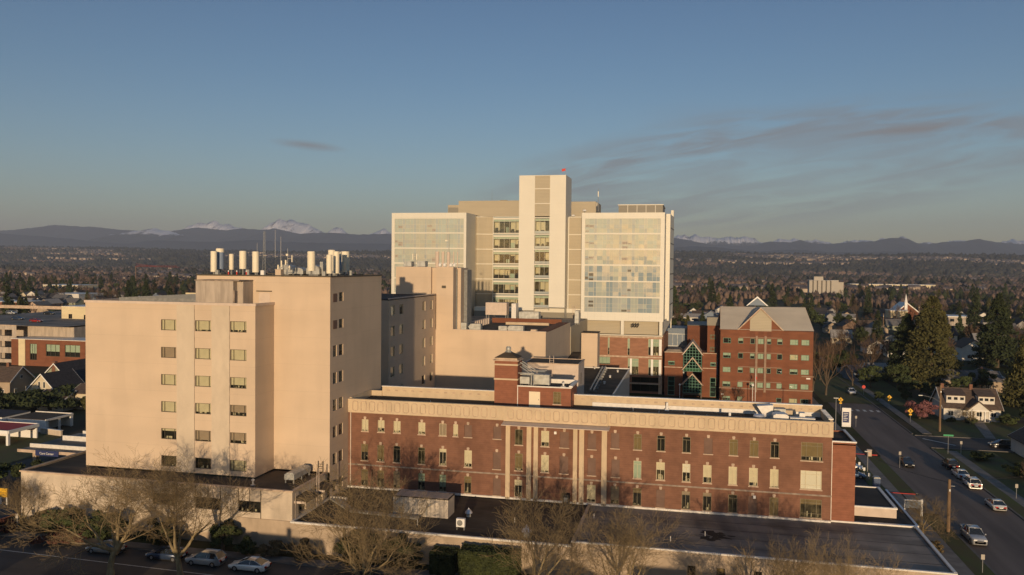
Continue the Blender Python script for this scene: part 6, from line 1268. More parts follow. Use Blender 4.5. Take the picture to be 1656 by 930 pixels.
def cards(name, pts, size, mt, seed, flat=0.0, nrm=None):
    rg = np.random.default_rng(seed); n_ = len(pts); a = rg.normal(size=(n_, 3)); 
    if nrm is not None: a = a*0.7+nrm*1.0
    a /= np.linalg.norm(a, axis=1)[:, None]; t_ = rg.normal(size=(n_, 3)); u = np.cross(a, t_); u /= np.linalg.norm(u, axis=1)[:, None]; v_ = np.cross(a, u)
    s_ = (size*rg.uniform(.5, 1.3, n_))[:, None]; e = rg.uniform(.5, 1.0, n_)[:, None]
    V = np.stack([pts-u*s_, pts+v_*s_*e*.6, pts+u*s_, pts-v_*s_*e*.6], axis=1).reshape(-1, 3); return np_mesh(name, V, np.arange(4*n_).reshape(-1, 4), mt)
def conifer_mesh(seed, H, Rb, n_, mt, size=.45, shape=1.0, base=.08):
    rg = np.random.default_rng(seed); t_ = rg.uniform(0, 1, n_)**1.25; z = H*(base+(1-base)*t_)
    lob = 1+.18*np.sin(rg.integers(0, 9, n_)*1.0)*0; ang = rg.uniform(0, 2*np.pi, n_)
    # drooping boughs: quantise angle/height into boughs, each with its own reach
    nb = 170; bz = rg.uniform(0, 1, nb)**1.2; ba = rg.uniform(0, 2*np.pi, nb); bl = rg.uniform(.72, 1.15, nb); k = rg.integers(0, nb, n_)
    reach = Rb*(1-bz[k])**(0.75*shape)*bl[k]; f = rg.uniform(0.12, 1, n_)**.55; r_ = reach*f+.1
    sp = .16+.10*f; a = ba[k]+rg.normal(0, 1, n_)*sp; zz = H*(base+(1-base)*bz[k])-r_*.22+rg.normal(0, H*.011, n_)
    pts = np.stack([r_*np.cos(a), r_*np.sin(a), np.clip(zz, H*.03, H)], 1); top = np.stack([rg.normal(0, .1, 60), rg.normal(0, .1, 60), H*rg.uniform(.9, 1.0, 60)], 1); pts = np.vstack([pts, top])
    cr = cards('conifer_crown', pts, size, mt, seed+1); b_ = MB(); b_.tube((0, 0, -.1), (0, 0, H*.93), Rb*.075+.08, .04, 8); return b_.mesh('conifer_trunk', 'bark_far'), cr
def round_mesh(seed, H, W, n_, mt, size=.4, trunk=.12, clumps=26):
    rg = np.random.default_rng(seed); c = rg.normal(size=(clumps, 3)); c /= np.linalg.norm(c, axis=1)[:, None]; c *= rg.uniform(.25, .85, clumps)[:, None]; k = rg.integers(0, clumps, n_)
    d = rg.normal(size=(n_, 3)); d /= np.linalg.norm(d, axis=1)[:, None]; rr = rg.uniform(.14, .30, clumps)[k]*rg.uniform(.6, 1.05, n_); p = c[k]+d*rr[:, None]
    pts = np.stack([p[:, 0]*W/2, p[:, 1]*W/2, H*(.5+trunk/2)+p[:, 2]*H*(.5-trunk/2)], 1); pts[:, 2] = np.maximum(pts[:, 2], .05)
    b_ = MB(); b_.tube((0, 0, -.1), (0, 0, H*.6), .2+.02*H, .06, 7)
    for a in range(4): b_.tube((0, 0, H*.3), (W*.25*math.cos(a*1.6), W*.25*math.sin(a*1.6), H*.65), .1, .03, 5)
    return b_.mesh('tree_trunk', 'bark_far'), cards('tree_crown', pts, size, mt, seed+1, nrm=d)
def hedge_mesh(seed, w_, d_, h, n_, mt, size=.22, wob=.12):
    rg = np.random.default_rng(seed); p = rg.uniform(-1, 1, (n_, 3)); ax = rg.integers(0, 5, n_); sgn = np.where(rg.random(n_) < .5, -1, 1)
    nr = np.zeros((n_, 3))
    for i, (a, s_) in enumerate(((0, -1), (0, 1), (1, -1), (1, 1), (2, 1))): mk = ax == i; p[mk, a] = s_*(1-np.abs(rg.normal(0, wob, mk.sum()))); nr[mk, a] = s_
    pts = np.stack([p[:, 0]*w_/2, p[:, 1]*d_/2, (p[:, 2]*.5+.5)*h], 1); return cards('hedge_leaves', pts, size, mt, seed+2, nrm=nr)
def hedge(name, label, cat, x, y, w_, d_, h, n_, mt, seed, size=.22, wob=.12, rz=0, z=0, core=True):
    o = thing(name, label, cat, (x, y, z), rz=rz); c = bpy.data.objects.new('leaves', hedge_mesh(seed, w_, d_, h, n_, mt, size, wob)); col.objects.link(c); c.parent = o
    b_ = MB(); b_.box(-w_*.42, w_*.42, -d_*.40, d_*.40, 0, h*.86); c = bpy.data.objects.new('branches', b_.mesh('core', mt)); col.objects.link(c); c.parent = o; return o
def bush(name, label, x, y, w_, h, mt, seed, n_=2600, size=.3, cat='shrub', group=None, z=0):
    o = plant(round_mesh(seed, h, w_, n_, mt, size, trunk=.02, clumps=20), name, label, cat, x, y, 0, 1, group, z); return o
# shrubs along the front
bush('evergreen_shrub', 'large round evergreen shrub against the left part of the podium wall', -79.5, 89.6, 7.5, 4.9, 'leaf_ever', 201, 6000, .28)
bush('evergreen_shrub', 'smaller olive shrub left of the large round one', -83.6, 89.8, 4.6, 3.4, 'leaf_brown', 202, 3000, .25)
bush('evergreen_shrub', 'dark mixed shrub right of the large round one', -73.0, 89.6, 6.5, 4.2, 'leaf_ever', 203, 4000, .28)
bush('evergreen_shrub', 'dark shrub below the first wide podium window', -65.5, 89.7, 6.0, 3.6, 'leaf_hedge', 204, 4000, .26)
bush('evergreen_shrub', 'tall dark green shrub at the right end of the podium wall', -56.8, 90.1, 4.8, 4.4, 'leaf_ever', 205, 4500, .26)
bush('evergreen_shrub', 'low rounded shrub in front of the podium corner', -53.2, 89.6, 3.4, 2.3, 'leaf_hedge', 206, 2600, .22)
bush('evergreen_shrub', 'low olive shrub between podium corner and low wing', -49.8, 89.7, 4.0, 1.8, 'leaf_brown', 207, 2600, .22)
bush('evergreen_shrub', 'grey-brown twiggy shrub at the left end of the low wing', -46.0, 89.9, 4.8, 2.4, 'leaf_brown', 208, 3000, .18)
bush('evergreen_shrub', 'big dark evergreen tree-like shrub behind the multi-stemmed tree', -37.5, 89.3, 9.5, 4.6, 'leaf_ever', 209, 8000, .28)
bush('evergreen_shrub', 'dark evergreen shrub right behind the multi-stemmed tree', -32.6, 89.6, 5.5, 4.6, 'leaf_ever', 210, 5000, .26)
bush('evergreen_shrub', 'red-brown shrub low at the far left of the podium', -88.2, 88.8, 5.5, 2.0, 'leaf_red', 211, 2600, .2)
bush('evergreen_shrub', 'low red-brown bush line below the large round shrub', -79, 88.6, 9, 1.6, 'leaf_red', 212, 2600, .2)
hedge('clipped_hedge', 'small clipped square hedge at the front of the low wing', 'hedge', -27.9, 89.9, 2.9, 2.4, 2.7, 6000, 'leaf_hedge', 220, .16)
hedge('clipped_hedge', 'long clipped hedge right of the small square hedge', 'hedge', -22.4, 89.7, 6.8, 2.6, 3.3, 9000, 'leaf_hedge', 221, .18)
# left background planting
bush('dark_hedge', 'long dark tree row in front of the left houses', -152, 166, 26, 6.5, 'leaf_con', 230, 5000, .6)
bush('dark_hedge', 'dark hedge row left of the white garages', -163, 160, 22, 5.2, 'leaf_con', 231, 4000, .6)
bush('round_topiary', 'round yellow-green clipped tree beside the peach block', -130.8, 155.5, 5.4, 6.6, 'leaf_olive', 232, 6000, .26, cat='tree')
bush('evergreen_shrub', 'dark shrub at the left frame edge above the yellow sign', -112, 108, 11, 3.4, 'leaf_ever', 233, 4000, .35)
bush('evergreen_shrub', 'dark shrub behind the left end of the podium', -106, 112, 7, 3.0, 'leaf_ever', 234, 3000, .3)
# right-hand planting
big = conifer_mesh(301, 27.5, 9.6, 24000, 'leaf_olive', .62, .8, base=.05); plant(big, 'conifer_tree', 'huge broad olive conifer beyond the white house', 'tree', 71.5, 271, 0, 1)
dk = conifer_mesh(302, 24, 8, 12000, 'leaf_con', .6, .9); dk2 = conifer_mesh(303, 19, 6.5, 9000, 'leaf_olive', .5, .9)
plant(dk, 'conifer_tree', 'dark crown added for the darker left half of the huge broad conifer', 'tree', 66.5, 279, 1, .9)  # added dark crown stands in for the darker left half of the same tree
plant(dk, 'conifer_tree', 'tall dark conifer right of the huge broad one', 'tree', 109.5, 330, 2, 1.12)
plant(dk2, 'conifer_tree', 'olive conifer cut by the right frame edge', 'tree', 86.0, 238, 2, 1.0)
plant(dk, 'conifer_tree', 'dark conifer behind the one at the right frame edge', 'tree', 106, 290, 2, .8)
rd = round_mesh(310, 8, 9, 3600, 'leaf_ever', .38)
plant(rd, 'evergreen_tree', 'dark round tree right of the white house porch', 'tree', 77.5, 212, 0, .55); plant(rd, 'evergreen_tree', 'dark tree at the right edge beside the white house', 'tree', 80.5, 206, 1, 1.0); plant(rd, 'evergreen_tree', 'dark tree mass in the garden behind the parked white cars', 'tree', 68, 160, 2, .8, sz=.7)
plant(rd, 'evergreen_tree', 'dark tree in the right hand garden near the wooden pole', 'tree', 60.5, 143, 3, .62, sz=.5); plant(rd, 'evergreen_tree', 'dark tree behind the house with grey wall at the right edge', 'tree', 71.5, 181+14, 3, .3)
plant(round_mesh(311, 4.6, 8.5, 3000, 'leaf_pink', .34), 'blossom_tree', 'pink blossom tree left of the white house', 'tree', 53.5, 211, 0, 1.0)
for i, (x, y, s_) in enumerate(((52.5, 262, .9), (58.5, 246, .8), (49.5, 236, .35), (56.8, 238, .4), (64, 246, .6), (60, 262, 1.0), (74, 250, .8), (83, 262, .9), (92, 262, .9), (46.5, 291, .9), (52, 300, 1.0), (41, 300, .9), (90, 215, .9))):
    plant(rd, 'evergreen_tree', ('dark tree behind the blue-grey bungalow', 'dark tree right of the blue-grey bungalow', 'low dark shrub tree right of the stop sign', 'low dark tree by the far crosswalk sign', 'dark tree under the left edge of the huge conifer', 'dark tree behind the low blue-grey bungalow', 'dark tree below the huge conifer', 'dark tree right below the huge conifer', 'dark tree between the two right houses', 'dark tree far up the street', 'second dark tree far up the street', 'dark tree beyond the narrow bare trees', 'dark tree at the frame edge by the white house')[i], 'tree', x, y, i*1.1, s_)
for i, (x, y, s_, k_) in enumerate(((56, 285, 1, 1), (50, 310, 1, 2), (62, 300, 1.0, 0), (45, 330, .9, 1), (40, 275, .75, 2), (80, 290, .8, 1), (56.5, 150, .55, 2), (59.5, 125, .5, 1), (68, 305, 1.1, 0), (48, 265, .8, 0), (95, 255, .8, 1), (88, 315, 1.1, 0), (55, 325, 1.1, 1))):
    plant(SP[k_], 'street_tree', ('brown bare tree behind the blue-grey bungalow', 'brown bare tree up the street right of the clinic', 'brown bare tree left of the huge conifer', 'brown bare tree farther up the street', 'bare tree right of the tall narrow pair', 'bare tree right of the huge conifer', 'low bare garden tree beside the white sign', 'low bare garden tree at the lower right edge', 'brown bare tree rising behind the huge conifer', 'brown bare tree just above the stop sign', 'bare tree above the white house chimney', 'bare tree between the huge conifer and the dark one right of it', 'wide bare tree above the blue-grey bungalow roof')[i], 'tree', x, y, i, s_)
for i, (x, y, w_, h) in enumerate(((53.5, 168, 5, 1.6), (64, 208.6, 3.5, 1.3), (71.8, 209, 6.0, 2.6), (59.8, 209, 2.4, 1.0), (56, 156, 6, 2.6), (55, 133, 7, 3.0), (57, 118, 8, 3.2))):
    bush('garden_shrub', ('low garden shrub at the corner behind the street name sign', 'rounded shrub left of the white house porch', 'dark hedge bush right of the white house porch', 'small shrub by the left corner of the white house', 'dark garden bush behind the parked dark suv', 'dark garden bush behind the last parked white saloon', 'dark garden bush at the lower right edge')[i], x, y, w_, h, 'leaf_ever', 330+i, 1800, .3)
bush('evergreen_shrub', 'brown shrub row between car park and pavement near the board', 30.5, 178, 6, 1.6, 'leaf_ever', 341, 2000, .25); bush('evergreen_shrub', 'brown low bushes by the white sign at the lower right', 30.2, 112, 3.5, 1.5, 'leaf_brown', 342, 1500, .2); bush('evergreen_shrub', 'olive shrubs at the lower right corner of the grey roof', 29.6, 97, 3.4, 1.6, 'leaf_brown', 343, 1500, .2)
bush('evergreen_shrub', 'dark shrubs between the end canopy and the street', 30.3, 121, 2.4, 1.4, 'leaf_ever', 344, 1500, .2)

# ------------------------------------------------------------------ houses
WALLC = {'white': (0.66, 0.62, 0.55), 'cream': (0.58, 0.50, 0.36), 'grey': (0.30, 0.29, 0.28), 'tan': (0.40, 0.31, 0.22), 'blue-grey': (0.20, 0.24, 0.29), 'brown': (0.20, 0.13, 0.09), 'peach': (0.52, 0.38, 0.28), 'sage': (0.30, 0.31, 0.22)}
ROOFC = {'dark': (0.045, 0.042, 0.045), 'brown': (0.105, 0.075, 0.058), 'grey': (0.14, 0.135, 0.135), 'pale': (0.30, 0.28, 0.26)}
for k_, c_ in WALLC.items(): M['hw_'+k_] = lined('siding_'+k_.replace('-', '_'), c_, .22, .03, .85, var=.08, vscale=(.5, .5, .5), rough=.8)
for k_, c_ in ROOFC.items(): M['hr_'+k_] = mat('shingle_'+k_, c_, .9, .25, (1.5, 1.5, 3), bump=.2)
def house_parts(th, w_, d_, hw, hr, wall, roof, chim=True, wins=2, ov=.45, porch=False, dormer=False, front_gable=False, door=True):
    """ridge along local x; eaves over -y and +y; gables at the ends"""
    b_ = MB(); b_.box(-w_/2, w_/2, -d_/2, d_/2, 0, hw)
    for s_ in (-1, 1): b_.face([(s_*w_/2, -d_/2, hw), (s_*w_/2, d_/2, hw), (s_*w_/2, 0, hr)])
    b_.build('wall', 'hw_'+wall, th)
    b_ = MB(); sl = (hr-hw)/(d_/2); t_ = .16
    for s_ in (-1, 1):
        y1 = s_*(d_/2+ov); z1 = hw-sl*ov; X0, X1 = -w_/2-ov, w_/2+ov
        b_.prism([(0, hr+.02), (y1, z1+.02), (y1, z1+.02+t_), (0, hr+.02+t_)], 'x', X0, X1)
    rf = b_.build('roof', 'hr_'+roof, th)
    b_ = MB()
    for X_ in (-w_/2-ov, w_/2+ov):
        x0, x1 = sorted((X_, X_+(.06 if X_ > 0 else -.06)))
        for s_ in (-1, 1): b_.prism([(0, hr-.14), (s_*(d_/2+ov), hw-sl*ov-.14), (s_*(d_/2+ov), hw-sl*ov+.19), (0, hr+.19)], 'x', x0, x1)
    b_.build('verge', 'white', th)
    def win(x, y, z, ww, hh, side):
        b_ = MB()
        if side == 'y': b_.box(x-ww/2, x+ww/2, y-.06, y-.002, z, z+hh)
        else: b_.box(y+.002, y+.06, x-ww/2, x+ww/2, z, z+hh)
        f = b_.build('window', 'frame_white', th); b_ = MB()
        if side == 'y': b_.box(x-ww/2+.1, x-.03, y-.075, y-.061, z+.1, z+hh-.1); b_.box(x+.03, x+ww/2-.1, y-.075, y-.061, z+.1, z+hh-.1)
        else: b_.box(y+.061, y+.075, x-ww/2+.1, x-.03, z+.1, z+hh-.1); b_.box(y+.061, y+.075, x+.03, x+ww/2-.1, z+.1, z+hh-.1)
        b_.build('pane', 'carglass', f)
    n_ = wins
    for i in range(n_):
        x = -w_/2+w_*(i+.5)/n_
        if abs(x) > .9 or not door: win(x, -d_/2, 1.0, 1.3, 1.2, 'y')
        if hw > 4.5: win(x, -d_/2, 3.8, 1.1, 1.1, 'y')
    for q in (-.25, .25): win(q*d_, w_/2, 1.0, 1.1, 1.2, 'x')
    win(0, w_/2, hw+.1 if hr-hw > 1.8 else 1.0, 1.0, 1.0, 'x')
    if door:
        b_ = MB(); b_.box(-.5, .5, -d_/2-.05, -d_/2-.002, .1, 2.2); b_.build('door', 'frame_bronze', th)
    if chim:
        b_ = MB(); b_.box(w_*.2, w_*.2+.7, -.35, .35, hr-.8, hr+1.1); b_.build('chimney', 'brick', th)
def house(x, y, w_, d_, hw, hr, rz, wall, roof, label, group=None, name='house', **k):
    th = thing(name, label, 'house', (0, 0, 0), group); house_parts(th, w_, d_, hw, hr, wall, roof, **k)
    th.location = (x, y, 0); th.rotation_euler = (0, 0, rz); return th
house(-181, 181, 13, 9, 4.4, 7.6, 0.15, 'tan', 'brown', 'tan two storey house with brown roof at the left frame edge', wins=3)
h_ = house(-163.1, 181.5, 10, 9.2, 2.3, 6.8, R(90), 'cream', 'dark', 'cream house with steep gable facing the camera and twin upper windows', door=False, wins=1, chim=False)
b_ = MB()
for dx in (-.75, .75): b_.box(-5.07, -5.002, -dx-.35, -dx+.35, 3.2, 4.9)
f_ = b_.build('gable_window', 'frame_white', h_); b_ = MB()
for dx in (-.75, .75): b_.box(-5.085, -5.071, -dx-.25, -dx+.25, 3.3, 4.8)
b_.build('pane', 'carglass', f_)
h_ = house(-167.3, 197.5, 24, 9.8, 3.6, 8.3, R(90), 'sage', 'dark', 'large sage house with long dark roof behind the cream gabled house', chim=False, wins=4)
b_ = MB(); b_.box(-12.1, -11.2, -.2, .9, 2, 8.9); b_.build('chimney', 'brick', h_)
house(-150.2, 168.5, 7.5, 7, 2.9, 4.4, 0, 'white', 'brown', 'small white single storey house beside the dark tree row', chim=False, wins=2)
house(-143.5, 172, 7, 7, 4.0, 5.6, 0, 'cream', 'brown', 'cream flat fronted house just left of the peach block', chim=False, wins=2)
# white house at the right
h_ = house(65.2, 217, 12.4, 10, 3.1, 7.0, 0, 'white', 'brown', 'white house with two dormers and a gabled porch at the right', chim=False, wins=4, door=True)
for x0, x1 in ((-5.5, -1.4), (1.5, 5.0)):
    b_ = MB(); b_.box(x0, x1, -4.4, -1.0, 4.0, 5.75); f_ = b_.build('dormer', 'hw_white', h_); b_ = MB(); b_.prism([(-4.75, 5.76), (-4.75, 5.9), (-.6, 6.95), (-.6, 6.7)], 'x', x0-.3, x1+.3); b_.build('dormer_roof', 'hr_brown', f_)
    b_ = MB()
    for i in range(3): xx = x0+(x1-x0)*(i+.5)/3; b_.box(xx-.4, xx+.4, -4.44, -4.405, 4.75, 5.4)
    b_.build('dormer_panes', 'carglass', f_)
b_ = MB(); b_.prism([(-1.8, 2.9), (3.3, 2.9), (.75, 4.9)], 'y', -7.2, -5.1); b_.build('porch_gable', 'hw_white', h_)
b_ = MB(); b_.prism([(-2.2, 2.75), (-1.7, 2.75), (.75, 4.85), (3.2, 2.75), (3.7, 2.75), (.75, 5.15)], 'y', -7.5, -2); b_.build('porch_roof', 'hr_brown', h_)
b_ = MB()
for x in (-1.7, -.7, 2.2, 3.1): b_.box(x-.1, x+.1, -7.1, -6.9, .2, 2.9)
b_.build('porch_posts', 'white', h_); b_ = MB(); b_.box(-1.9, 3.4, -7.3, -5.05, 0, .2); b_.build('porch_floor', 'pavement', h_)
b_ = MB(); b_.box(-2.0, 3.5, -7.15, -6.85, 2.65, 2.95); b_.build('porch_beam', 'white', h_)
for x in (-5.4, 1.0): b_ = MB(); b_.box(x-.35, x+.35, -.5, .3, 3.0 if x < -5 else 6.6, 8.1); b_.build('chimney', 'brick', h_)
house(89, 277, 7.5, 8, 3.0, 5.4, R(90), 'cream', 'brown', 'small cream gabled house far behind the white house', wins=2, chim=False)
house(81, 268, 16, 9, 3.2, 5.6, 0, 'tan', 'grey', 'wide grey roofed house with brick chimney behind the white house')
h_ = house(65.2, 174.5, 10, 5.6, 3.0, 4.8, R(90), 'white', 'brown', 'white gabled house end with brick chimney at the right frame edge', chim=False, wins=2)
b_ = MB(); b_.box(-5.7, -5.05, 1.6, 2.4, 0, 5.6); b_.build('chimney', 'brick_bright', h_)
h_ = house(53.3, 281, 8.2, 9, 3.2, 4.6, 0.2, 'blue-grey', 'grey', 'low blue-grey bungalow at the far corner of the wide street', chim=False, wins=3)
house(61, 292, 9, 7, 3.0, 4.3, 0.1, 'white', 'pale', 'small pale house right of the blue-grey bungalow', chim=False)
house(104, 262, 13, 10, 4.4, 7.4, 0, 'brown', 'dark', 'dark house behind the olive conifer at the right edge')

# white garages and canopies left
th = thing('garage_block', 'low white garage block with flat dark roof and two open bays', 'garage', (-136, 147, 0)); b_ = MB()
b_.box(-141.4, -131.8, 143.7, 143.95, 0, 2.5); b_.box(-141.4, -141.1, 143.95, 151, 0, 2.5); b_.box(-141.4, -131.8, 151, 151.3, 0, 2.5); b_.box(-132.1, -131.8, 143.95, 144.4, 0, 2.3); b_.box(-132.1, -131.8, 147.3, 147.7, 0, 2.3); b_.box(-132.1, -131.8, 150.6, 151, 0, 2.3); b_.box(-134.6, -134.4, 143.95, 151, 0, 2.3); b_.build('wall', 'white', th)
b_ = MB(); b_.box(-141.3, -131.95, 143.95, 151.1, 2.5, 2.6); b_.build('roof', 'roof_brown', th); b_ = MB(); b_.box(-131.95, -131.7, 143.6, 151.3, 2.32, 2.75); b_.box(-141.3, -131.95, 151.1, 151.35, 2.5, 2.8); b_.build('fascia', 'cap', th)
th = thing('garage_block', 'white garage wall at the left frame edge beyond the carport', 'garage', (-147, 144, 0)); b_ = MB(); b_.box(-153, -141.6, 142.5, 150, 0, 2.9); b_.build('wall', 'white', th); b_ = MB(); b_.box(-153.1, -141.5, 142.4, 150.1, 2.9, 3.0); b_.build('roof', 'hr_dark', th)
th = thing('garden_wall', 'low pale block wall in front of the garage bays', 'wall', (-129, 142, 0)); b_ = MB(); b_.prism([(-132.2, 142.6), (-126.2, 141.4), (-126.1, 141.8), (-132.1, 143.0)], 'z', 0, 1.1); b_.build('blocks', 'podium', th); b_ = MB(); b_.prism([(-132.3, 142.5), (-126.1, 141.3), (-126.0, 141.9), (-132.2, 143.1)], 'z', 1.1, 1.2); b_.build('coping', 'cap', th)
th = thing('carport', 'carport with dark red flat roof and white posts at the left frame edge', 'carport', (-133, 134, 0)); b_ = MB(); b_.box(-142, -129.3, 131.5, 139, 2.75, 2.82); b_.build('roof', 'red_paint', th); b_ = MB(); b_.box(-142, -129.2, 131.3, 131.5, 2.3, 2.95); b_.box(-129.4, -129.1, 131.5, 139, 2.3, 2.95); b_.box(-142, -129.4, 139, 139.2, 2.6, 2.95); b_.build('fascia', 'white', th)
for x in (-139.5, -132.6, -129.7): b_ = MB(); b_.box(x, x+.5, 131.4, 131.9, 0, 2.3); b_.build('post', 'white', th)
b_ = MB(); b_.box(-142, -129.4, 138.6, 138.9, 0, 2.3); b_.build('back_wall', 'white', th)
sheet('lawn', -150, -118, 120, 143, 0.03, 'grass', 'patchy grass between the carport and the white garages', 'lawn')
sheet('yard', -117, -92.9, 97, 142, 0.018, 'asphalt', 'dark asphalt yard left of the hospital', 'yard')
th = thing('entrance_canopies', 'row of low flat canopies with white edges and a navy sign', 'canopy', (-106, 120, 0)); b_ = MB(); b_.box(-112.9, -97.5, 117.0, 131, 3.25, 3.5); b_.build('roof', 'roof_grey', th)
b_ = MB(); b_.box(-113, -97.4, 116.8, 117.0, 3.1, 3.6); b_.build('fascia', 'sandstone_lo', th); b_ = MB()
for x0, y0, z1 in ((-112.4, 118.9, 4.15), (-110.8, 124.6, 4.45), (-109.8, 128.4, 4.6)): b_.box(x0, -97.6, y0, y0+.25, 3.5, z1)
b_.build('upstand', 'cap', th); b_ = MB(); b_.box(-109.2, -104.6, 116.65, 116.79, 2.75, 3.62); b_.build('sign_panel', 'blue_sign', th); text('Care Center', .55, (-106.9, 116.62, 3.0), (R(90), 0, 0), 'white', th, 'sign_lettering')
b_ = MB()
for x, y in ((-111.2, 118.2), (-104.2, 118.0), (-98.5, 118), (-111, 128)): b_.box(x, x+.7, y, y+.7, 0, 3.25)
b_.build('column', 'sandstone_lo', th)
th = thing('yellow_board', 'yellow and white board at the left frame edge above the podium corner', 'sign', (-100, 101, 0)); b_ = MB(); b_.box(-99.4, -98.1, 99.5, 99.7, 1.1, 2.4); b_.build('panel', 'yellow', th); b_ = MB(); b_.box(-99.4, -99.2, 99.52, 99.68, 0, 1.1); b_.box(-98.3, -98.1, 99.52, 99.68, 0, 1.1); b_.build('posts', 'white', th)

# parking garage, brick building, cream building in the left distance
th = thing('parking_garage', 'grey concrete parking garage with cars on its open roof deck', 'building', (-260, 270, 0)); b_ = MB(); hs = [(x, x+5, z, z+2.2) for x in (-238, -246, -254, -262, -270, -278) for z in (1.2, 5.4, 9.4)]
facade(b_, (0, 239, 0), UX, NY, -282, -231.2, 0, 13.1, hs, .6); b_.box(-231.2, -212, 244, 325, 0, 12.6); b_.box(-282, -231.2, 245, 325, 0, 13.0); b_.build('wall', 'concrete', th)
b_ = MB(); b_.box(-282, -212, 239.1, 325, 13.05, 13.15); b_.build('deck', 'roof_grey', th); b_ = MB(); b_.box(-330, -212, 324.6, 325, 13.15, 14.6); b_.box(-282, -231.2, 238.9, 239.3, 13.0, 13.3); b_.build('parapet', 'sandstone_lo', th)
th = thing('brick_parking_building', 'low orange brick building with tall window bays in the left distance', 'building', (-215, 237, 0)); b_ = MB(); hs = [(-221, -218.2, 2, 7.6), (-214.5, -209, 3.5, 7.6), (-207, -201, 3.5, 7.6), (-199, -194, 3.5, 7.6)]
facade(b_, (0, 234, 0), UX, NY, -228.5, -186, 0, 9.0, hs, .3); b_.box(-228.5, -186, 234.8, 243.8, 0, 9.0); b_.build('wall', 'brick_clinic', th); b_ = MB(); b_.box(-228.6, -185.8, 233.9, 244, 9.0, 9.2); b_.build('coping', 'cap', th)
for h in hs: window(th, h[0], 234.05, h[2], h[1]-h[0], h[3]-h[2], 0, 'frame_bronze', 'triple', 'blind_green', .6, inset=.1, fr=.14)
b_ = MB(); b_.box(-225.3, -222.7, 233.7, 234, 0, 9.0); b_.build('pier', 'cream_wall', th)
th = thing('cream_office', 'cream stucco office with dark windows left of the peach block roof', 'building', (-238, 280, 0)); b_ = MB(); hs = [(-240.6, -238.9, 13.2, 15.0), (-240.6, -238.9, 8.4, 10.2), (-233.6, -232, 7.5, 14.8)]
facade(b_, (0, 274, 0), UX, NY, -243.8, -225, 0, 17.9, hs, .2); b_.box(-243.8, -225, 275, 292, 0, 17.9); b_.build('wall', 'cream_wall', th); b_ = MB(); b_.box(-243.9, -224.8, 273.9, 292.1, 17.9, 18.05); b_.build('coping', 'cap', th)
for h in hs: window(th, h[0], 274.03, h[2], h[1]-h[0], h[3]-h[2], 0, 'frame_bronze', 'sash', None, 1, inset=.05, fr=.08)
# other larger buildings far off
def block(nm, lb, x0, x1, y0, y1, h, wl, rf, bands=0, cat='building', winmat='carglass'):
    th = thing(nm, lb, cat, ((x0+x1)/2, y0, 0)); b_ = MB(); b_.box(x0, x1, y0, y1, 0, h); b_.build('wall', wl, th); b_ = MB(); b_.box(x0-.3, x1+.3, y0-.3, y1+.3, h, h+.5); b_.build('roof', rf, th)
    for k_ in range(bands):
        z = h*(k_+.35)/bands; b_ = MB(); n_ = max(2, int((x1-x0)/4))
        for i in range(n_): xx = x0+(x1-x0)*(i+.5)/n_; b_.box(xx-1.1, xx+1.1, y0-.12, y0-.002, z, z+min(1.5, h/bands*.5))
        b_.build('window_row', winmat, th)
    return th
th = thing('apartment_slab', 'pale tall apartment slab with dark vertical bays in the right distance', 'building', (158, 1072, 0)); b_ = MB()
for i in range(5): b_.box(141+i*5.2, 144.6+i*5.2, 1072, 1088, 0, 20.5)
b_.box(167, 175.4, 1072, 1088, 0, 20.8); b_.box(175.4, 181.6, 1074, 1086, 0, 18.8); b_.box(147, 158, 1076, 1084, 20, 25.5); b_.build('wall', 'slab_wall', th); b_ = MB(); b_.box(141.2, 175.2, 1073, 1087, 0, 20.2); b_.build('recesses', 'frame_bronze', th); b_ = MB(); b_.box(140.8, 175.6, 1071.8, 1088.2, 20.8, 21.0); b_.build('roof', 'cap', th)
block('grey_office', 'grey two storey office with window rows among the right hand trees', 146.5, 163.5, 522, 540, 8.0, 'concrete', 'cap', 2)
block('long_white_shed', 'long low white roofed shed far across the right side', 265, 400, 1500, 1530, 9, 'cream_wall', 'cap', 0)
th = thing('church', 'brick church with white steeple in the right distance', 'church', (147, 618, 0)); b_ = MB(); b_.box(140, 154, 618, 640, 0, 6); b_.prism([(140, 6), (154, 6), (147, 11.6)], 'y', 618, 640); b_.build('wall', 'brick_clinic', th); b_ = MB(); b_.prism([(139, 5.6), (140, 5.6), (147, 11.4), (154, 5.6), (155, 5.6), (147, 12.2)], 'y', 617.4, 640.5); b_.build('roof', 'cap', th)
b_ = MB(); b_.box(144.9, 146.7, 616.6, 618, 0, 12.5); b_.lathe((145.8, 617.3, 12.5), [(1.1, 0), (.05, 6)], 8); b_.build('steeple', 'white', th)
block('cream_hall', 'cream low hall left of the church', 132, 143, 600, 615, 7, 'cream_wall', 'cap', 1)
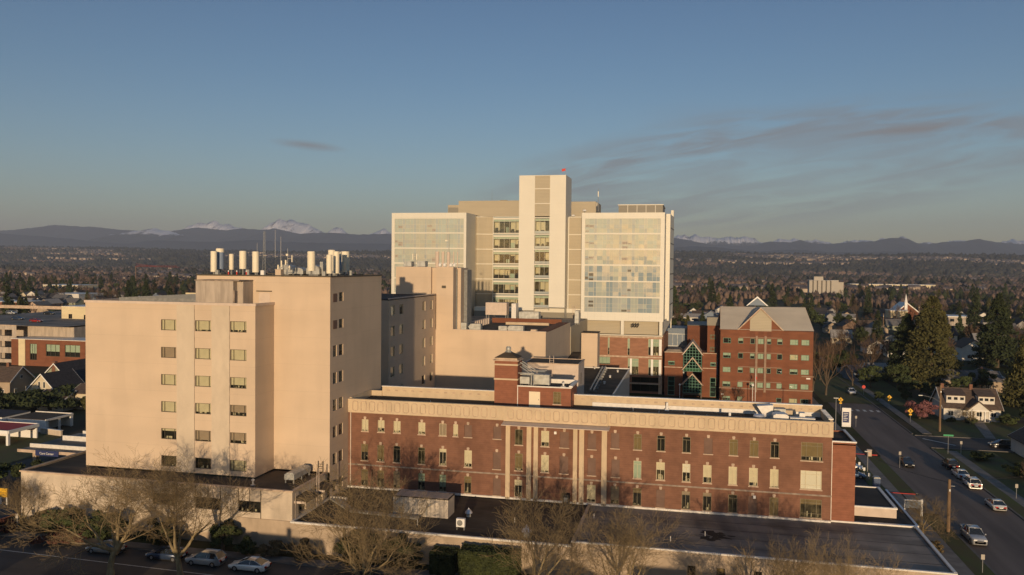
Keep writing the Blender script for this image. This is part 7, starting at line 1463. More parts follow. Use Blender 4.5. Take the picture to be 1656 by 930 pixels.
for i, a in enumerate((('tan warehouse', -430, -395, 560, 585, 8, 'hw_tan', 'cap', 1), ('brick shop building', -330, -312, 520, 540, 7, 'brick_clinic', 'cap', 1), ('grey workshop', -352, -333, 560, 580, 8.5, 'hw_grey', 'cap', 1), ('white depot', -560, -525, 610, 640, 6.5, 'hw_white', 'cap', 0), ('cream school', -700, -655, 760, 790, 9, 'hw_cream', 'cap', 2), ('brown store', -392, -372, 455, 475, 6.5, 'hw_brown', 'cap', 1), ('pale office', -470, -445, 700, 720, 9, 'hw_white', 'hr_grey', 2), ('low brick store', -480, -452, 470, 490, 7, 'brick_clinic', 'cap', 1), ('grey flats', -295, -270, 640, 660, 9, 'hw_grey', 'hr_brown', 2), ('white store', -420, -400, 400, 415, 6, 'hw_white', 'hr_grey', 0))):
    block(a[0].replace(' ', '_'), a[0]+' '+('far off left, longest there', 'left of the spruce group', 'grey sided, beside the spruce group', 'at the far left edge', 'in the far left distance near the hill', 'below the red crane', 'in the left distance under the hill', 'left beyond the parking garage', 'just left of the antenna roof', 'right behind the garage deck')[i], *a[1:])
th = thing('tower_crane', 'red lattice crane jib low across the left distance', 'crane', (-690, 900, 0)); b_ = MB(); b_.box(-691.0, -690.2, 900, 900.8, 0, 30); b_.build('mast', 'hw_brown', th); b_ = MB(); b_.tube((-691, 900, 29.8), (-628, 900, 29.3), .25, .25, 4); b_.tube((-690.5, 900, 33), (-660, 900, 29.8), .2, .2, 4)
for i in range(20): b_.tube((-690+i*3, 900, 29.2), (-688.5+i*3, 900, 31.0), .09, .09, 4)
b_.tube((-690, 900, 31.0), (-632, 900, 30.8), .15, .15, 4); b_.build('jib', 'crane_red', th)
for x, y, h, lb in ((-512, 900, 72, 'thin far radio mast left of the tall roof antennas'), (-500, 905, 84, 'far red and white radio mast')):
    pass

# ------------------------------------------------------------------ cars
def car_mesh(kind):
    P_ = {'sedan': dict(L=4.75, W=.91, H=1.43, hood=.90, trunk=.98, gx=(-2.0, 1.35), rx=(-.95, .15), nose=.66),
          'suv': dict(L=4.6, W=.93, H=1.66, hood=1.0, trunk=1.05, gx=(-2.2, 1.3), rx=(-1.6, .30), nose=.76),
          'pickup': dict(L=5.4, W=.98, H=1.85, hood=1.16, trunk=1.15, gx=(-1.35, 1.25), rx=(-1.1, .40), nose=.98)}[kind]
    L_, W_, H_ = P_['L'], P_['W'], P_['H']; h2 = L_/2; st = []
    hood, tr, ns = P_['hood'], P_['trunk'], P_['nose']
    xs_ = [(-h2, .72, tr-.28, .45), (-h2+.06, .86, tr-.08, .30), (-h2+.35, .95, tr, .24), (P_['gx'][0], 1, tr+.01, .22), (0, 1, (hood+tr)/2+.02, .22), (P_['gx'][1], 1, hood+.02, .22), (h2-.75, .97, hood-.06, .22), (h2-.2, .90, ns+.05, .25), (h2-.03, .80, ns-.06, .32), (h2, .70, ns-.2, .42)]
    b_ = MB(); rings = []
    for x, wf, zt, zb in xs_:
        w_ = W_*wf; rings.append([(x, -w_*.90, zb), (x, -w_, zb+.16), (x, -w_, zt-.24), (x, -w_*.95, zt-.06), (x, -w_*.80, zt), (x, 0, zt+.025), (x, w_*.80, zt), (x, w_*.95, zt-.06), (x, w_, zt-.24), (x, w_, zb+.16), (x, w_*.90, zb)])
    n_ = 11; base = len(b_.v)
    for r_ in rings: b_.v += r_
    for i in range(len(rings)-1):
        for j in range(n_-1): a = base+i*n_+j; b_.f.append((a, a+1, a+n_+1, a+n_)); b_.m.append(0)
        a = base+i*n_; b_.f.append((a, a+n_, a+2*n_-1, a+n_-1)); b_.m.append(0)
    b_.f.append(tuple(base+j for j in range(n_))); b_.f.append(tuple(base+(len(rings)-1)*n_+j for j in range(n_-1, -1, -1))); b_.m += [0, 0]
    # roof and pillars
    g0, g1 = P_['gx']; r0, r1 = P_['rx']; wb_, wr_ = W_*.93, W_*.72; zb0, zb1 = tr, hood; zr = H_
    b_.prism([(r0, zr-.05), (r1, zr-.05), (r1-.12, zr), (r0+.12, zr)], 'y', -wr_, wr_)
    for s_ in (-1, 1):
        for (xa, za), (xb, zb_) in (((g0, zb0), (r0, zr-.04)), ((g1, zb1), (r1, zr-.04)), (((g0+g1)/2-.1, (zb0+zb1)/2), ((r0+r1)/2-.05, zr-.04))): b_.tube((xa, s_*wb_, za), (xb, s_*wr_, zb_), .045, .04, 4)
        b_.box(.95 if kind != 'pickup' else 1.0, 1.12, s_*(W_+.1)-.09, s_*(W_+.1)+.09, hood+.03, hood+.17)
    if kind == 'pickup':
        b_.box(-2.6, -1.15, -.95, -.80, 1.1, 1.38); b_.box(-2.6, -1.15, .80, .95, 1.1, 1.38); b_.box(-2.68, -2.55, -.95, .95, 1.0, 1.38)
    g = MB(); A = [(g0, -wb_, zb0), (g1, -wb_, zb1), (g1, wb_, zb1), (g0, wb_, zb0)]; B_ = [(r0, -wr_, zr-.055), (r1, -wr_, zr-.055), (r1, wr_, zr-.055), (r0, wr_, zr-.055)]
    for i in range(4): j = (i+1) % 4; g.face([A[i], A[j], B_[j], B_[i]])
    if kind == 'pickup': g.mi = 0
    return P_, b_, g
CARS = {}
def car(kind, colr, cname, x, y, rz, label, z=0.02, group=None, name='parked_car'):
    P_, b_, g = car_mesh(kind); th = thing(name, label, 'car', (0, 0, 0), group); M['_p'] = paint(colr, cname)
    if 'body_'+kind not in CARS: CARS['body_'+kind] = (b_, g)
    b_.build('body', '_p', th, smooth=True); g.build('window', 'carglass', th)
    h2 = P_['L']/2; wy = P_['W']; rw = .34 if kind != 'pickup' else .40
    for sx_ in (-1, 1):
        for sy_ in (-1, 1):
            cx0 = sx_*(h2-.92); b_ = MB(); yy = sy_*(wy-.10); b_.tube((cx0, yy-sy_*.12, rw), (cx0, yy+sy_*.11, rw), rw, rw, 16); w_ = b_.build('wheel', 'rubber', th); b_ = MB(); b_.tube((cx0, yy+sy_*.09, rw), (cx0, yy+sy_*.12, rw), rw*.62, rw*.55, 10); b_.build('rim', 'rim', w_)
    for sy_ in (-1, 1):
        yc = sy_*wy*.62; b_ = MB(); b_.box(h2-.16, h2+.0, yc-.2, yc+.2, P_['nose']-.18, P_['nose']+.0); b_.build('headlight', 'lamp_glass', th); b_ = MB(); b_.box(-h2-.01, -h2+.16, yc-.17, yc+.2, P_['trunk']-.32, P_['trunk']-.12); b_.build('tail_light', 'tail', th)
    b_ = MB(); b_.box(h2-.06, h2+.02, -.4, .4, P_['nose']-.34, P_['nose']-.16); b_.build('grille', 'black' if kind != 'pickup' else 'chrome', th)
    b_ = MB(); b_.box(-h2-.03, -h2+.02, -.26, .26, .62, .76); b_.build('number_plate', 'white', th)
    b_ = MB(); b_.box(-h2+.3, h2-.3, -wy*.9, wy*.9, .16, .30); b_.build('underbody', 'black', th)
    if kind == 'pickup': b_ = MB(); b_.box(-2.54, -1.15, -.79, .79, 1.17, 1.20); b_.build('bed_liner', 'black', th)
    th.location = (x, y, z); th.rotation_euler = (0, 0, rz); return th
WH, SL, BK, DB, SI, RD, GY = (.72, .72, .70), (.42, .43, .44), (.02, .021, .023), (.03, .05, .10), (.30, .30, .29), (.35, .03, .025), (.14, .145, .15)
PI = math.pi
car('sedan', SI, 'grey', -70.3, 86.1, PI, 'dim grey estate car behind the large left tree'); car('sedan', DB, 'navy', -61.8, 86.0, PI, 'dark blue saloon half hidden by twigs between two silver cars'); car('suv', SL, 'silver', -56.2, 85.6, PI, 'silver hatchback parked on the front street behind the white saloon'); car('sedan', WH, 'white', -50.2, 85.2, PI, 'white saloon parked at the right of the front street row')
car('sedan', BK, 'black', 38.6, 160.3, -PI/2, 'black saloon driving towards the camera on the wide street', name='moving_car')
car('suv', BK, 'black', 45.9, 160.3, PI/2, 'dark suv first in the parked row on the house side'); car('sedan', WH, 'white', 45.6, 153.6, PI/2, 'white saloon between the dark suv and the white suv'); car('suv', WH, 'white', 45.5, 147.3, PI/2, 'white suv with dark roof rails behind the white saloon'); car('sedan', WH, 'white', 45.0, 134.8, PI/2, 'white saloon parked alone nearest on the house side')
car('pickup', SL, 'silver', 36.8, 117.8, -PI/2, 'silver pickup facing the camera at the lower right')
car('sedan', (.05, .16, .32), 'blue', 27.2, 163.5, 0, 'bright blue car deepest in the staff car park'); car('sedan', WH, 'white', 27.6, 154.5, -.15, 'white saloon in the staff car park behind the brick wing'); car('sedan', (.10, .17, .28), 'slate', 26.9, 148.5, 0, 'slate blue car nearest in the staff car park')
car('suv', WH, 'white', 27.6, 186.5, -.2, 'white car under the tall car park lamp'); car('sedan', WH, 'white', 27.4, 192.5, -.1, 'white saloon behind the one under the tall lamp'); car('sedan', SL, 'silver', 27.0, 198.5, -.1, 'silver saloon last in the car park row'); 
car('suv', WH, 'white', 44.6, 247.5, -PI/2, 'white car waiting near the stop sign far up the street'); car('suv', BK, 'black', 61.4, 181.5, PI, 'dark car on the side street at the right frame edge')
GZ = 13.17
for k_, c_, n_, x, y, rz, lb in (('suv', SL, 'silver', -281, 288, 0, 'silver suv on the garage roof deck'), ('sedan', DB, 'navy', -253, 262, .1, 'dark blue car at the front of the garage roof deck'), ('sedan', BK, 'black', -266, 292, .1, 'black car behind the silver suv on the roof deck'), ('suv', RD, 'red', -249, 284, 0, 'bright red car at the back of the garage roof deck'), ('sedan', RD, 'red', -237, 254, 0, 'red car half hidden at the right of the garage roof deck')):
    car(k_, c_, n_, x, y, rz, lb, z=GZ)
car('suv', GY, 'grey', -105.5, 119.5, 1.3, 'dark car parked beneath the navy sign canopy')

# ------------------------------------------------------------------ neighbourhood scattered behind the hospital
rn = random.Random(77); taken = []
def free(x, y, r_):
    for a, b_, c in taken:
        if (x-a)**2+(y-b_)**2 < (r_+c)**2: return False
    return True
BL_ = [(-345, -180, 225, 335), (36, 60, 200, 1100), (40, 118, 190, 345), (136, 168, 505, 545), (128, 160, 595, 645), (138, 185, 1060, 1095), (-435, -390, 550, 590), (-335, -305, 512, 545), (-356, -330, 555, 585), (-565, -520, 600, 645), (-705, -650, 750, 795), (-395, -368, 450, 480), (-475, -440, 695, 725), (-485, -448, 465, 495), (-300, -265, 635, 665), (-425, -395, 395, 420)]
def ok(x, y): return not any(a-4 < x < b_+4 and c-4 < y < d+4 for a, b_, c, d in BL_)
protos = {}
for i, (w_, d_, hw, hr, ch) in enumerate(((11, 8, 3.0, 5.6, True), (13, 9, 5.2, 8.0, True), (9, 8, 2.9, 5.8, False), (14, 8, 2.9, 4.8, False))):
    pass
def far_house(i, w_, d_, hw, hr):
    b_ = MB(); b_.box(-w_/2, w_/2, -d_/2, d_/2, 0, hw)
    for s_ in (-1, 1): b_.face([(s_*w_/2, -d_/2, hw), (s_*w_/2, d_/2, hw), (s_*w_/2, 0, hr)])
    wl = b_.mesh('house_wall', 'white'); b_ = MB(); sl = (hr-hw)/(d_/2)
    for s_ in (-1, 1): b_.prism([(0, hr+.02), (s_*(d_/2+.5), hw-sl*.5+.02), (s_*(d_/2+.5), hw-sl*.5+.2), (0, hr+.2)], 'x', -w_/2-.5, w_/2+.5)
    rf = b_.mesh('house_roof', 'white'); b_ = MB()
    for k_ in range(3):
        x = -w_/2+w_*(k_+.5)/3; b_.box(x-.6, x+.6, -d_/2-.05, -d_/2-.002, 1, 2.2)
        if hw > 4: b_.box(x-.5, x+.5, -d_/2-.05, -d_/2-.002, 3.8, 4.8)
    for q in (-2, 2):
        for s_ in (-1, 1): b_.box(*(sorted((s_*(w_/2+.002), s_*(w_/2+.05)))), q-.5, q+.5, 1, 2.2)
    return wl, rf, b_.mesh('house_windows', 'carglass')
FH = [far_house(0, 11, 8, 3, 5.8), far_house(1, 12, 9, 5.3, 8.2), far_house(2, 9, 8, 3, 6.2), far_house(3, 15, 9, 3, 5.0)]
def scatter_house(x, y, side):
    k_ = rn.randrange(4); wl, rf, wi = FH[k_]; wc = rn.choice(['white', 'white', 'cream', 'grey', 'tan', 'blue-grey', 'peach', 'brown', 'sage', 'white']); rc = rn.choice(['dark', 'brown', 'grey', 'dark', 'pale'])
    tp = ('low', 'two storey', 'small steep roofed', 'long low')[k_]
    lb = f'{tp} {wc} house with {rc} roof in the {side} neighbourhood'
    o = thing('house', lb, 'house', (x, y, 0), f'{tp} {wc} {rc} roofed houses {side} of the hospital', rz=rn.choice((0, PI/2))+rn.uniform(-.08, .08))
    for nm, me, mt in (('wall', wl, 'hw_'+wc), ('roof', rf, 'hr_'+rc), ('window', wi, None)):
        c = bpy.data.objects.new(nm, me); col.objects.link(c); c.parent = o
        if mt: c.material_slots[0].link = 'OBJECT'; c.material_slots[0].material = M[mt]
    taken.append((x, y, 6.5))
nh = 0
rows_y = []
y = 262
while y < 1250: rows_y.append(y); y += 13+ (y-250)*0.016
for y0 in rows_y:
    x = -1.08*y0
    while x < .44*y0:
        u = x/y0; xx = x+rn.uniform(-3, 3); yy = y0+rn.uniform(-3, 3); x += rn.uniform(15, 30)*(1+(y0-260)/1100.)
        if -.36 < u < -.03: continue
        if u < -.36 and yy < 335: continue
        if not ok(xx, yy) or not free(xx, yy, 7): continue
        if rn.random() < (.42 if u < 0 else .30): continue
        if nh >= 235: break
        scatter_house(xx, yy, 'left' if u < 0 else 'right'); nh += 1
CM = [conifer_mesh(401, 17, 4.2, 1500, 'leaf_con', .75, 1), conifer_mesh(402, 21, 5.0, 1700, 'leaf_con', .85, .9), conifer_mesh(403, 12, 3.6, 1000, 'leaf_olive', .7, 1)]
RM = [round_mesh(411, 8, 8, 900, 'leaf_ever', .75), round_mesh(412, 10, 9, 1000, 'leaf_ever', .85)]
nt_ = {'c': 0, 'r': 0, 'b': 0}
def scat_tree(x, y, kd, side, s_=1.0):
    if kd == 'c': ms, nm, lb, g_ = rn.choice(CM), 'conifer_tree', f'dark pointed conifer among the houses {side} of the hospital', f'conifers in the {side} neighbourhood'
    elif kd == 'r': ms, nm, lb, g_ = rn.choice(RM), 'evergreen_tree', f'dark rounded evergreen among the houses {side} of the hospital', f'rounded evergreens in the {side} neighbourhood'
    else: ms, nm, lb, g_ = SP[rn.choice((0, 1, 1, 2))], 'bare_tree', f'brown leafless tree among the houses {side} of the hospital', f'leafless trees in the {side} neighbourhood'
    plant(ms, nm, lb, 'tree', x, y, rn.uniform(0, 6.28), s_, g_); nt_[kd] += 1; taken.append((x, y, 2.0))
tries = 0
while tries < 9000 and sum(nt_.values()) < 640:
    tries += 1; y = 262+900*rn.random()**1.25; u = rn.uniform(-1.08, .44)
    if -.37 < u < -.025: continue
    if u < -.36 and y < 330 and rn.random() < .9: continue
    x = u*y
    if not ok(x, y) or not free(x, y, 2.2): continue
    kd = rn.choices('crb', (3.0, 2.2, 4.2))[0]
    if nt_[kd] >= 285: continue
    scat_tree(x, y, kd, 'left' if u < 0 else 'right', rn.uniform(.65, 1.15))
for i, (px, D_, h) in enumerate(((208, 420, 1.05), (236, 430, 1.1), (262, 415, .9), (275, 425, .95), (222, 460, .8), (12, 380, 1), (35, 372, .9), (10, 660, 1.1), (38, 640, 1.0), (112, 640, .9), (150, 880, .8))):
    u = (px-828)/F; x = D_*(u*math.cos(YAW)-math.sin(YAW))/(math.cos(YAW)+u*math.sin(YAW)); plant(CM[i % 2], 'conifer_tree', ('dark spruce left in the group beyond the peach block', 'tallest dark spruce in the group beyond the peach block', 'third spruce in the group beyond the peach block', 'right spruce in the group beyond the peach block', 'spruce behind the group beyond the peach block', 'dark conifer at the left frame edge', 'dark conifer second from the left frame edge', 'far conifer at the left edge under the hill', 'far conifer pair left under the hill', 'far conifer above the cream office', 'far conifer below the hill houses')[i], 'tree', x, D_, i, h)

# ------------------------------------------------------------------ hills and mountains
def ray(px, py): return fw + cx_*((px-828)/F) - cy_*((py-465)/F)
def at(px, py, Yv): d = ray(px, py); t_ = Yv/d.y; return Vector((d.x*t_, Yv, CAM[2]+d.z*t_))
def interp(pf, x):
    for (a, b_), (c, d) in zip(pf, pf[1:]):
        if a <= x <= c: return b_+(d-b_)*(x-a)/(c-a) if c > a else b_
    return pf[0][1] if x < pf[0][0] else pf[-1][1]
from mathutils import noise as mnoise
def range_mesh(name, prof, Yv, depth, mt, label, rough=1.0, rows_n=9, foot=0.0, cat='mountains', dx=4.0, fine=1.0):
    """a mountain range: the skyline outline at its distance, with real slopes in front of and behind it"""
    x0, x1 = prof[0][0], prof[-1][0]; n_ = int((x1-x0)/dx)+1; V = []; ts = np.linspace(-1, 1, rows_n)
    for i in range(n_):
        px = x0+(x1-x0)*i/(n_-1); p = at(px, interp(prof, px), Yv)
        hgt = p.z + (mnoise.noise(Vector((px*.11, 3.3, Yv*.001)))*18 + abs(mnoise.noise(Vector((px*.35, 9.3, Yv*.001))))*16 + mnoise.noise(Vector((px*.9, 5.3, Yv*.001)))*7)*rough
        for t_ in ts:
            a = 1-abs(t_); yv = Yv+t_*depth; s_ = mnoise.noise(Vector((px*.05+5, t_*3.1, Yv*.002)))*.22 + mnoise.noise(Vector((px*.16, t_*4.1, 4.4)))*.16*fine - abs(mnoise.noise(Vector((px*.3+t_*1.5, t_*5.1, 9.4))))*.22*fine*(fine > 1)
            z = foot+(hgt-foot)*max(0.0, a**1.15 + (s_*a*(1-a)*4)*rough*.55) if a > 0 else foot-2
            V.append((p.x + t_*depth*.0, yv, z))
    F_ = []
    for i in range(n_-1):
        for j in range(rows_n-1): a = i*rows_n+j; F_.append((a, a+rows_n, a+rows_n+1, a+1))
    me = np_mesh(name, np.array(V), np.array(F_), mt); me.polygons.foreach_set('use_smooth', [True]*len(me.polygons)); o = bpy.data.objects.new(name, me); col.objects.link(o); return struct(o, label, cat)
Lp = lambda L_: [(x/2.5875, 320+y/2.5875) for x, y in L_]
Rp = lambda L_: [(1090+x/2.926, 360+y/2.926) for x, y in L_]
fore = [(-250, 380)] + Lp([(0, 138), (75, 133), (150, 124), (230, 113), (300, 118), (350, 121), (400, 122), (440, 127), (480, 133), (560, 136), (620, 146), (700, 142), (780, 130), (830, 124), (900, 131), (950, 136), (1000, 128), (1050, 131), (1100, 134), (1150, 128), (1200, 140), (1250, 150), (1350, 146), (1450, 150), (1500, 154), (1560, 153), (1640, 150)]) + [(760, 382), (900, 386), (1050, 385)] + Rp([(15, 75), (60, 82), (130, 96), (180, 108), (240, 104), (330, 114), (400, 104), (450, 90), (500, 92), (550, 95), (600, 82), (640, 96), (700, 102), (750, 102), (830, 94), (950, 88), (1010, 75), (1080, 72), (1130, 86), (1150, 98), (1200, 104), (1280, 92), (1370, 88), (1440, 78), (1490, 88), (1560, 97), (1656, 105)]) + [(1850, 398)]
range_mesh('mountain_range', fore, 13000, 3200, 'mount', 'dark blue-grey forested foothill range along the horizon', rough=.5, rows_n=13, dx=3.5)
range_mesh('lower_range', [(-250, 388)] + Lp([(0, 150), (150, 160), (300, 172), (420, 186), (520, 192), (650, 178), (760, 182), (900, 186), (1050, 176), (1200, 186), (1400, 190), (1640, 192)]) + [(900, 402), (1050, 400)] + Rp([(0, 118), (120, 112), (260, 122), (400, 138), (560, 128), (760, 142), (930, 140), (1060, 136), (1200, 142), (1350, 150), (1656, 152)]) + [(1850, 416)], 9800, 1500, 'mount', 'lower dark forested ridge in front of the foothills', rough=.4, rows_n=9, dx=5)
sn = Lp([(740, 142), (770, 131), (790, 122), (810, 112), (840, 106), (860, 109), (880, 101), (895, 95), (920, 112), (935, 114), (950, 108), (965, 113), (980, 125), (1010, 125), (1040, 140)])
range_mesh('snow_peak', sn, 16000, 2400, 'snow', 'snowy twin peaked mountain left of the highest one', rough=1.5, rows_n=21, dx=.8, cat='mountain', fine=2.2)
range_mesh('snow_peak', Lp([(1080, 140), (1100, 131), (1120, 116), (1150, 102), (1170, 93), (1185, 92), (1200, 97), (1215, 92), (1232, 97), (1250, 105), (1270, 106), (1290, 112), (1310, 122), (1330, 134), (1360, 146)]), 16000, 2400, 'snow', 'highest snow covered mountain behind the antenna roof', rough=1.5, rows_n=21, dx=.8, cat='mountain', fine=2.2)
range_mesh('snow_peak', Lp([(1365, 150), (1380, 138), (1395, 128), (1410, 123), (1430, 127), (1440, 138), (1455, 150)]), 16000, 1500, 'snow', 'small snowy peak right of the highest mountain', rough=1.0, rows_n=15, dx=.8, cat='mountain', fine=1.8)
range_mesh('snow_peak', Lp([(1545, 156), (1570, 145), (1590, 136), (1607, 125), (1625, 141), (1640, 148), (1680, 156)]), 16000, 1500, 'snow', 'small snowy peak just left of the white tower', rough=1.0, rows_n=15, dx=.8, cat='mountain', fine=1.8)
range_mesh('snow_ridge', Lp([(455, 158), (520, 148), (560, 141), (600, 137), (645, 126), (665, 133), (700, 138), (735, 150), (770, 160)]), 12300, 2900, 'snow', 'low rounded snowy ridge at the left', rough=1.0, rows_n=15, dx=.8, cat='mountain', fine=1.8)
range_mesh('snow_ridge', Rp([(-30, 80), (15, 66), (50, 62), (75, 66), (100, 56), (130, 70), (170, 66), (210, 76), (240, 70), (270, 71), (330, 68), (370, 70), (400, 92), (440, 100), (500, 79), (530, 82), (590, 81), (620, 90), (660, 83), (710, 90), (760, 102), (830, 89), (900, 82), (950, 90), (980, 76), (1030, 82), (1080, 67), (1100, 76), (1150, 98), (1200, 96), (1240, 100), (1330, 85), (1360, 86), (1420, 96), (1500, 104), (1570, 89), (1600, 79), (1656, 86)]) + [(1850, 398)], 16000, 2200, 'snow', 'long jagged snowy crest behind the right foothills', rough=1.4, rows_n=19, dx=1, cat='mountain', fine=2.0)
# wooded hill with houses at the far side of the valley
HY0, HY1, HY2 = 3600, 6000, 8200
def hill_h(x, y):
    if y < HY0 or y > HY2: return 0.0
    n1_ = mnoise.noise(Vector((x*.0006, y*.0006, 1.7))); a = (y-HY0)/(HY1-HY0) if y < HY1 else (HY2-y)/(HY2-HY1)
    return max(0, (118+26*n1_)*math.sin(a*math.pi/2)**1.3 + 7*mnoise.noise(Vector((x*.004, y*.004, 5))))
nx, ny = 230, 46; V = []; xs0, xs1 = -8600, 4600
for i in range(nx):
    for j in range(ny):
        y = HY0-50+(HY2-HY0+100)*j/(ny-1); x = (xs0+(xs1-xs0)*i/(nx-1)); V.append((x, y, hill_h(x, y)-(.6 if j in (0, ny-1) else -0.1)))
F_ = [(i*ny+j, (i+1)*ny+j, (i+1)*ny+j+1, i*ny+j+1) for i in range(nx-1) for j in range(ny-1)]
me = np_mesh('hill', np.array(V), np.array(F_), 'hill'); me.polygons.foreach_set('use_smooth', [True]*len(me.polygons)); o = bpy.data.objects.new('hill', me); col.objects.link(o); struct(o, 'long low wooded hill across the valley', 'hill')
def clump_mass(name, n_, ymin, ymax, fn, smin, smax, mt, label, seed, tall=1.3, power=1.0, cat='woodland', patch=None):
    rg = np.random.default_rng(seed); y = ymin+(ymax-ymin)*rg.random(n_)**power; u = rg.uniform(-1.12, .46, n_); x = u*y; keep = []
    for i in range(n_):
        if patch is None or patch(x[i], y[i]): keep.append(i)
    x, y = x[keep], y[keep]; n_ = len(x); z = np.array([fn(a, b_) for a, b_ in zip(x, y)]); s_ = rg.uniform(smin, smax, n_)
    k = 6; ang = np.arange(k)*2*np.pi/k; V = np.zeros((n_, 2*k+1, 3)); 
    for j in range(k):
        jr = rg.uniform(.7, 1.25, n_); V[:, j, 0] = x+s_*.5*np.cos(ang[j])*.8; V[:, j, 1] = y+s_*.5*np.sin(ang[j])*.8; V[:, j, 2] = z
        V[:, k+j, 0] = x+s_*.5*np.cos(ang[j])*jr; V[:, k+j, 1] = y+s_*.5*np.sin(ang[j])*jr; V[:, k+j, 2] = z+s_*tall*.5*rg.uniform(.7, 1.2, n_)
    V[:, 2*k, 0] = x+rg.normal(0, .08, n_)*s_; V[:, 2*k, 1] = y; V[:, 2*k, 2] = z+s_*tall*rg.uniform(.8, 1.15, n_)
    f = [[j, (j+1) % k, k+(j+1) % k] for j in range(k)]+[[j, k+(j+1) % k, k+j] for j in range(k)]+[[k+j, k+(j+1) % k, 2*k] for j in range(k)]
    F_ = ((np.arange(n_)*(2*k+1))[:, None, None]+np.array(f)[None]).reshape(-1, 3); me = np_mesh(name, V.reshape(-1, 3), F_, mt); o = bpy.data.objects.new(name, me); col.objects.link(o)
    return tag(o, label, cat, kind='stuff')
def patchf(sc__, thr, sd, inv=False, stretch=2.5):
    def f(x, y):
        v = mnoise.noise(Vector((x/sc__/stretch, y/sc__, sd))); return (v < thr) if inv else (v > thr)
    return f
flat = lambda x, y: 0.0
hp_ = patchf(300, .03, 21.3, stretch=2.6); hp = lambda x, y: 4200 < y < 5900 and hp_(x, y)
p505 = patchf(260, -.12, 12.2, stretch=3); p506 = patchf(240, -.05, 15.2, stretch=3)
M['wood_far'] = mat('distant_bare_woodland', (0.20, 0.135, 0.10), .95, color2=(0.12, 0.086, 0.066), vscale=(.004, .004, .004), det=6)
M['ever_far'] = mat('distant_evergreen_woodland', (0.050, 0.050, 0.036), .95, color2=(0.034, 0.034, 0.028), vscale=(.004, .004, .004), det=6)
clump_mass('woodland', 30000, 700, 1600, flat, 3, 6.5, 'wood_far', 'brown leafless woodland beyond the houses', 501, 1.5, power=.8, patch=patchf(90, -.05, 2.2))
clump_mass('evergreen_woodland', 2600, 650, 1600, flat, 4, 9, 'leaf_con', 'dark evergreens scattered beyond the houses', 502, 1.5, power=.8, patch=patchf(70, .18, 6.2))
clump_mass('woodland', 16000, 1450, 3600, flat, 9, 17, 'wood_far', 'broad brown bare woodland on the valley floor', 503, .8, power=.75, patch=patchf(160, -.06, 3.2, stretch=4))
clump_mass('evergreen_woodland', 6000, 1500, 3700, flat, 9, 18, 'ever_far', 'dark evergreen belts on the valley floor', 504, 1.2, patch=patchf(130, .16, 9.2, stretch=5))
clump_mass('woodland', 26000, 3600, 6300, hill_h, 16, 32, 'ever_far', 'dark evergreen woods covering the far hill', 505, 1.05, patch=lambda x, y: p505(x, y) and not hp(x, y))
clump_mass('woodland', 12000, 3600, 6000, hill_h, 14, 26, 'wood_far', 'brown bare woods on the far hillside', 506, .8, patch=lambda x, y: p506(x, y) and not hp(x, y))
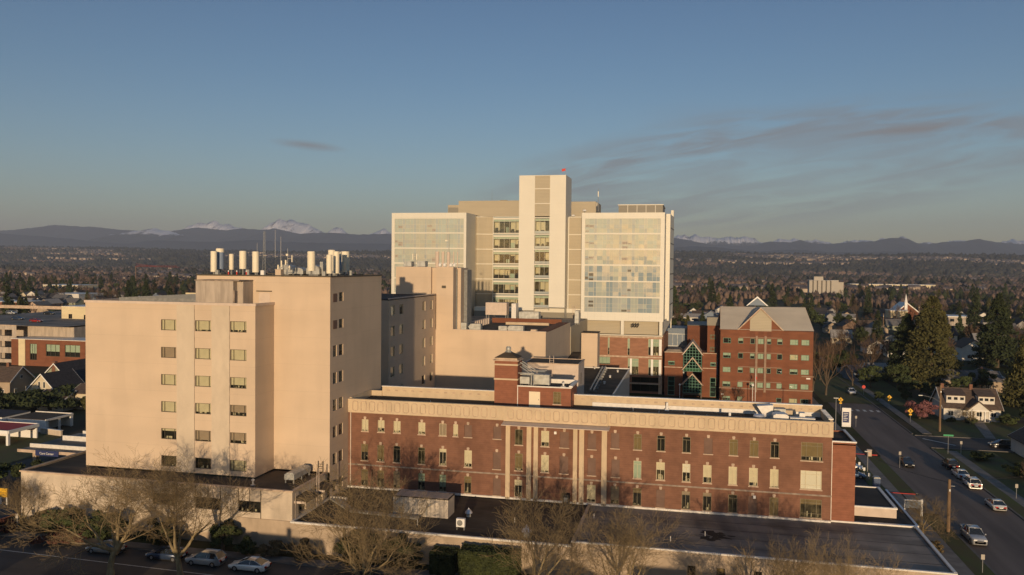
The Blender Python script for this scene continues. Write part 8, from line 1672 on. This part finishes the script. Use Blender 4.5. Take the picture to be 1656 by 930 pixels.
def house_mass(name, n_, ymin, ymax, fn, label, seed, patch, mt, rmt, sz):
    rg = np.random.default_rng(seed); V = []; F_ = []; V2 = []; F2 = []; c = 0; t_ = 0
    while c < n_ and t_ < n_*60:
        t_ += 1; y = rg.uniform(ymin, ymax); x = rg.uniform(-1.1, .45)*y
        if not patch(x, y): continue
        z = fn(x, y); w_, d_, h = rg.uniform(.7, 1.3)*sz, sz*.8, sz*rg.uniform(.42, .62); a = rg.uniform(-.5, .5); ca, sa = math.cos(a), math.sin(a); k = len(V)
        def tp(px_, py_, pz): return (x+px_*ca-py_*sa, y+px_*sa+py_*ca, z+pz)
        V += [tp(-w_/2, -d_/2, -2), tp(w_/2, -d_/2, -2), tp(w_/2, d_/2, -2), tp(-w_/2, d_/2, -2), tp(-w_/2, -d_/2, h), tp(w_/2, -d_/2, h), tp(w_/2, d_/2, h), tp(-w_/2, d_/2, h)]
        F_ += [(k, k+1, k+5, k+4), (k+1, k+2, k+6, k+5), (k+2, k+3, k+7, k+6), (k+3, k, k+4, k+7)]; k2 = len(V2); V2 += [tp(-w_/2-.5, -d_/2-.5, h-.2), tp(w_/2+.5, -d_/2-.5, h-.2), tp(w_/2+.5, d_/2+.5, h-.2), tp(-w_/2-.5, d_/2+.5, h-.2), tp(-w_/2-.5, 0, h+sz*.25), tp(w_/2+.5, 0, h+sz*.25)]
        F2 += [(k2, k2+1, k2+5, k2+4), (k2+2, k2+3, k2+4, k2+5)]; c += 1
    o = bpy.data.objects.new(name, np_mesh(name, np.array(V), np.array(F_), mt)); col.objects.link(o); tag(o, label, 'houses', kind='stuff')
    o2 = bpy.data.objects.new('roofs', np_mesh('roofs', np.array(V2), np.array(F2), rmt)); col.objects.link(o2); o2.parent = o
M['far_wall'] = mat('distant_house_walls', (.55, .44, .33), .9, color2=(.30, .24, .19), vscale=(.02, .02, .02)); M['far_roof'] = mat('distant_house_roofs', (.12, .09, .08), .9, color2=(.26, .22, .2), vscale=(.02, .02, .02))
house_mass('distant_houses', 4600, 4300, 6050, lambda x, y: hill_h(x, y)+3, 'hundreds of pale houses strung along the far hillside', 601, hp, 'far_wall', 'far_roof', 17)
house_mass('distant_houses', 420, 1250, 2300, flat, 'small pale houses beyond the near neighbourhoods', 602, patchf(120, .08, 31.3), 'far_wall', 'far_roof', 13)
house_mass('distant_houses', 160, 2300, 4300, flat, 'sparse pale farm buildings on the valley floor', 603, patchf(120, .1, 41.3), 'far_wall', 'far_roof', 16)

# unseen houses added behind and below the camera to cast shade on the street
for i, x in enumerate((-150, -132, -112, -96, -78, -60, -43, -25, -6, 12, 62, 80, 98)):
    house(x, 30+(i*7) % 9, 15, 9, 4.6+(i % 3)*.5, 7.4+(i % 2)*.7, (0, .05, PI/2)[i % 3], ('tan', 'white', 'grey', 'cream')[i % 4], ('dark', 'brown', 'grey')[i % 3], 'unseen house added to shade the front street', 'unseen houses added to shade the front street', wins=3)

# ------------------------------------------------------------------ air
hb = MB(); hb.box(-22500, 22500, -1500, 20500, -1.0, 1120)
M['haze'] = bpy.data.materials.new('haze'); hm = M['haze']; hm.use_nodes = True; t = hm.node_tree; t.nodes.clear()
vo = t.nodes.new('ShaderNodeVolumePrincipled'); vo.inputs['Density'].default_value = 5.8e-5; vo.inputs['Color'].default_value = (0.70, 0.80, 1.0, 1); vo.inputs['Anisotropy'].default_value = 0.0
om = t.nodes.new('ShaderNodeOutputMaterial'); t.links.new(vo.outputs[0], om.inputs['Volume'])
hz = hb.build('haze', 'haze'); hz['kind'] = 'stuff'; hz['label'] = 'thin blue evening haze filling the valley air'; hz['category'] = 'haze'; hz.display_type = 'WIRE'
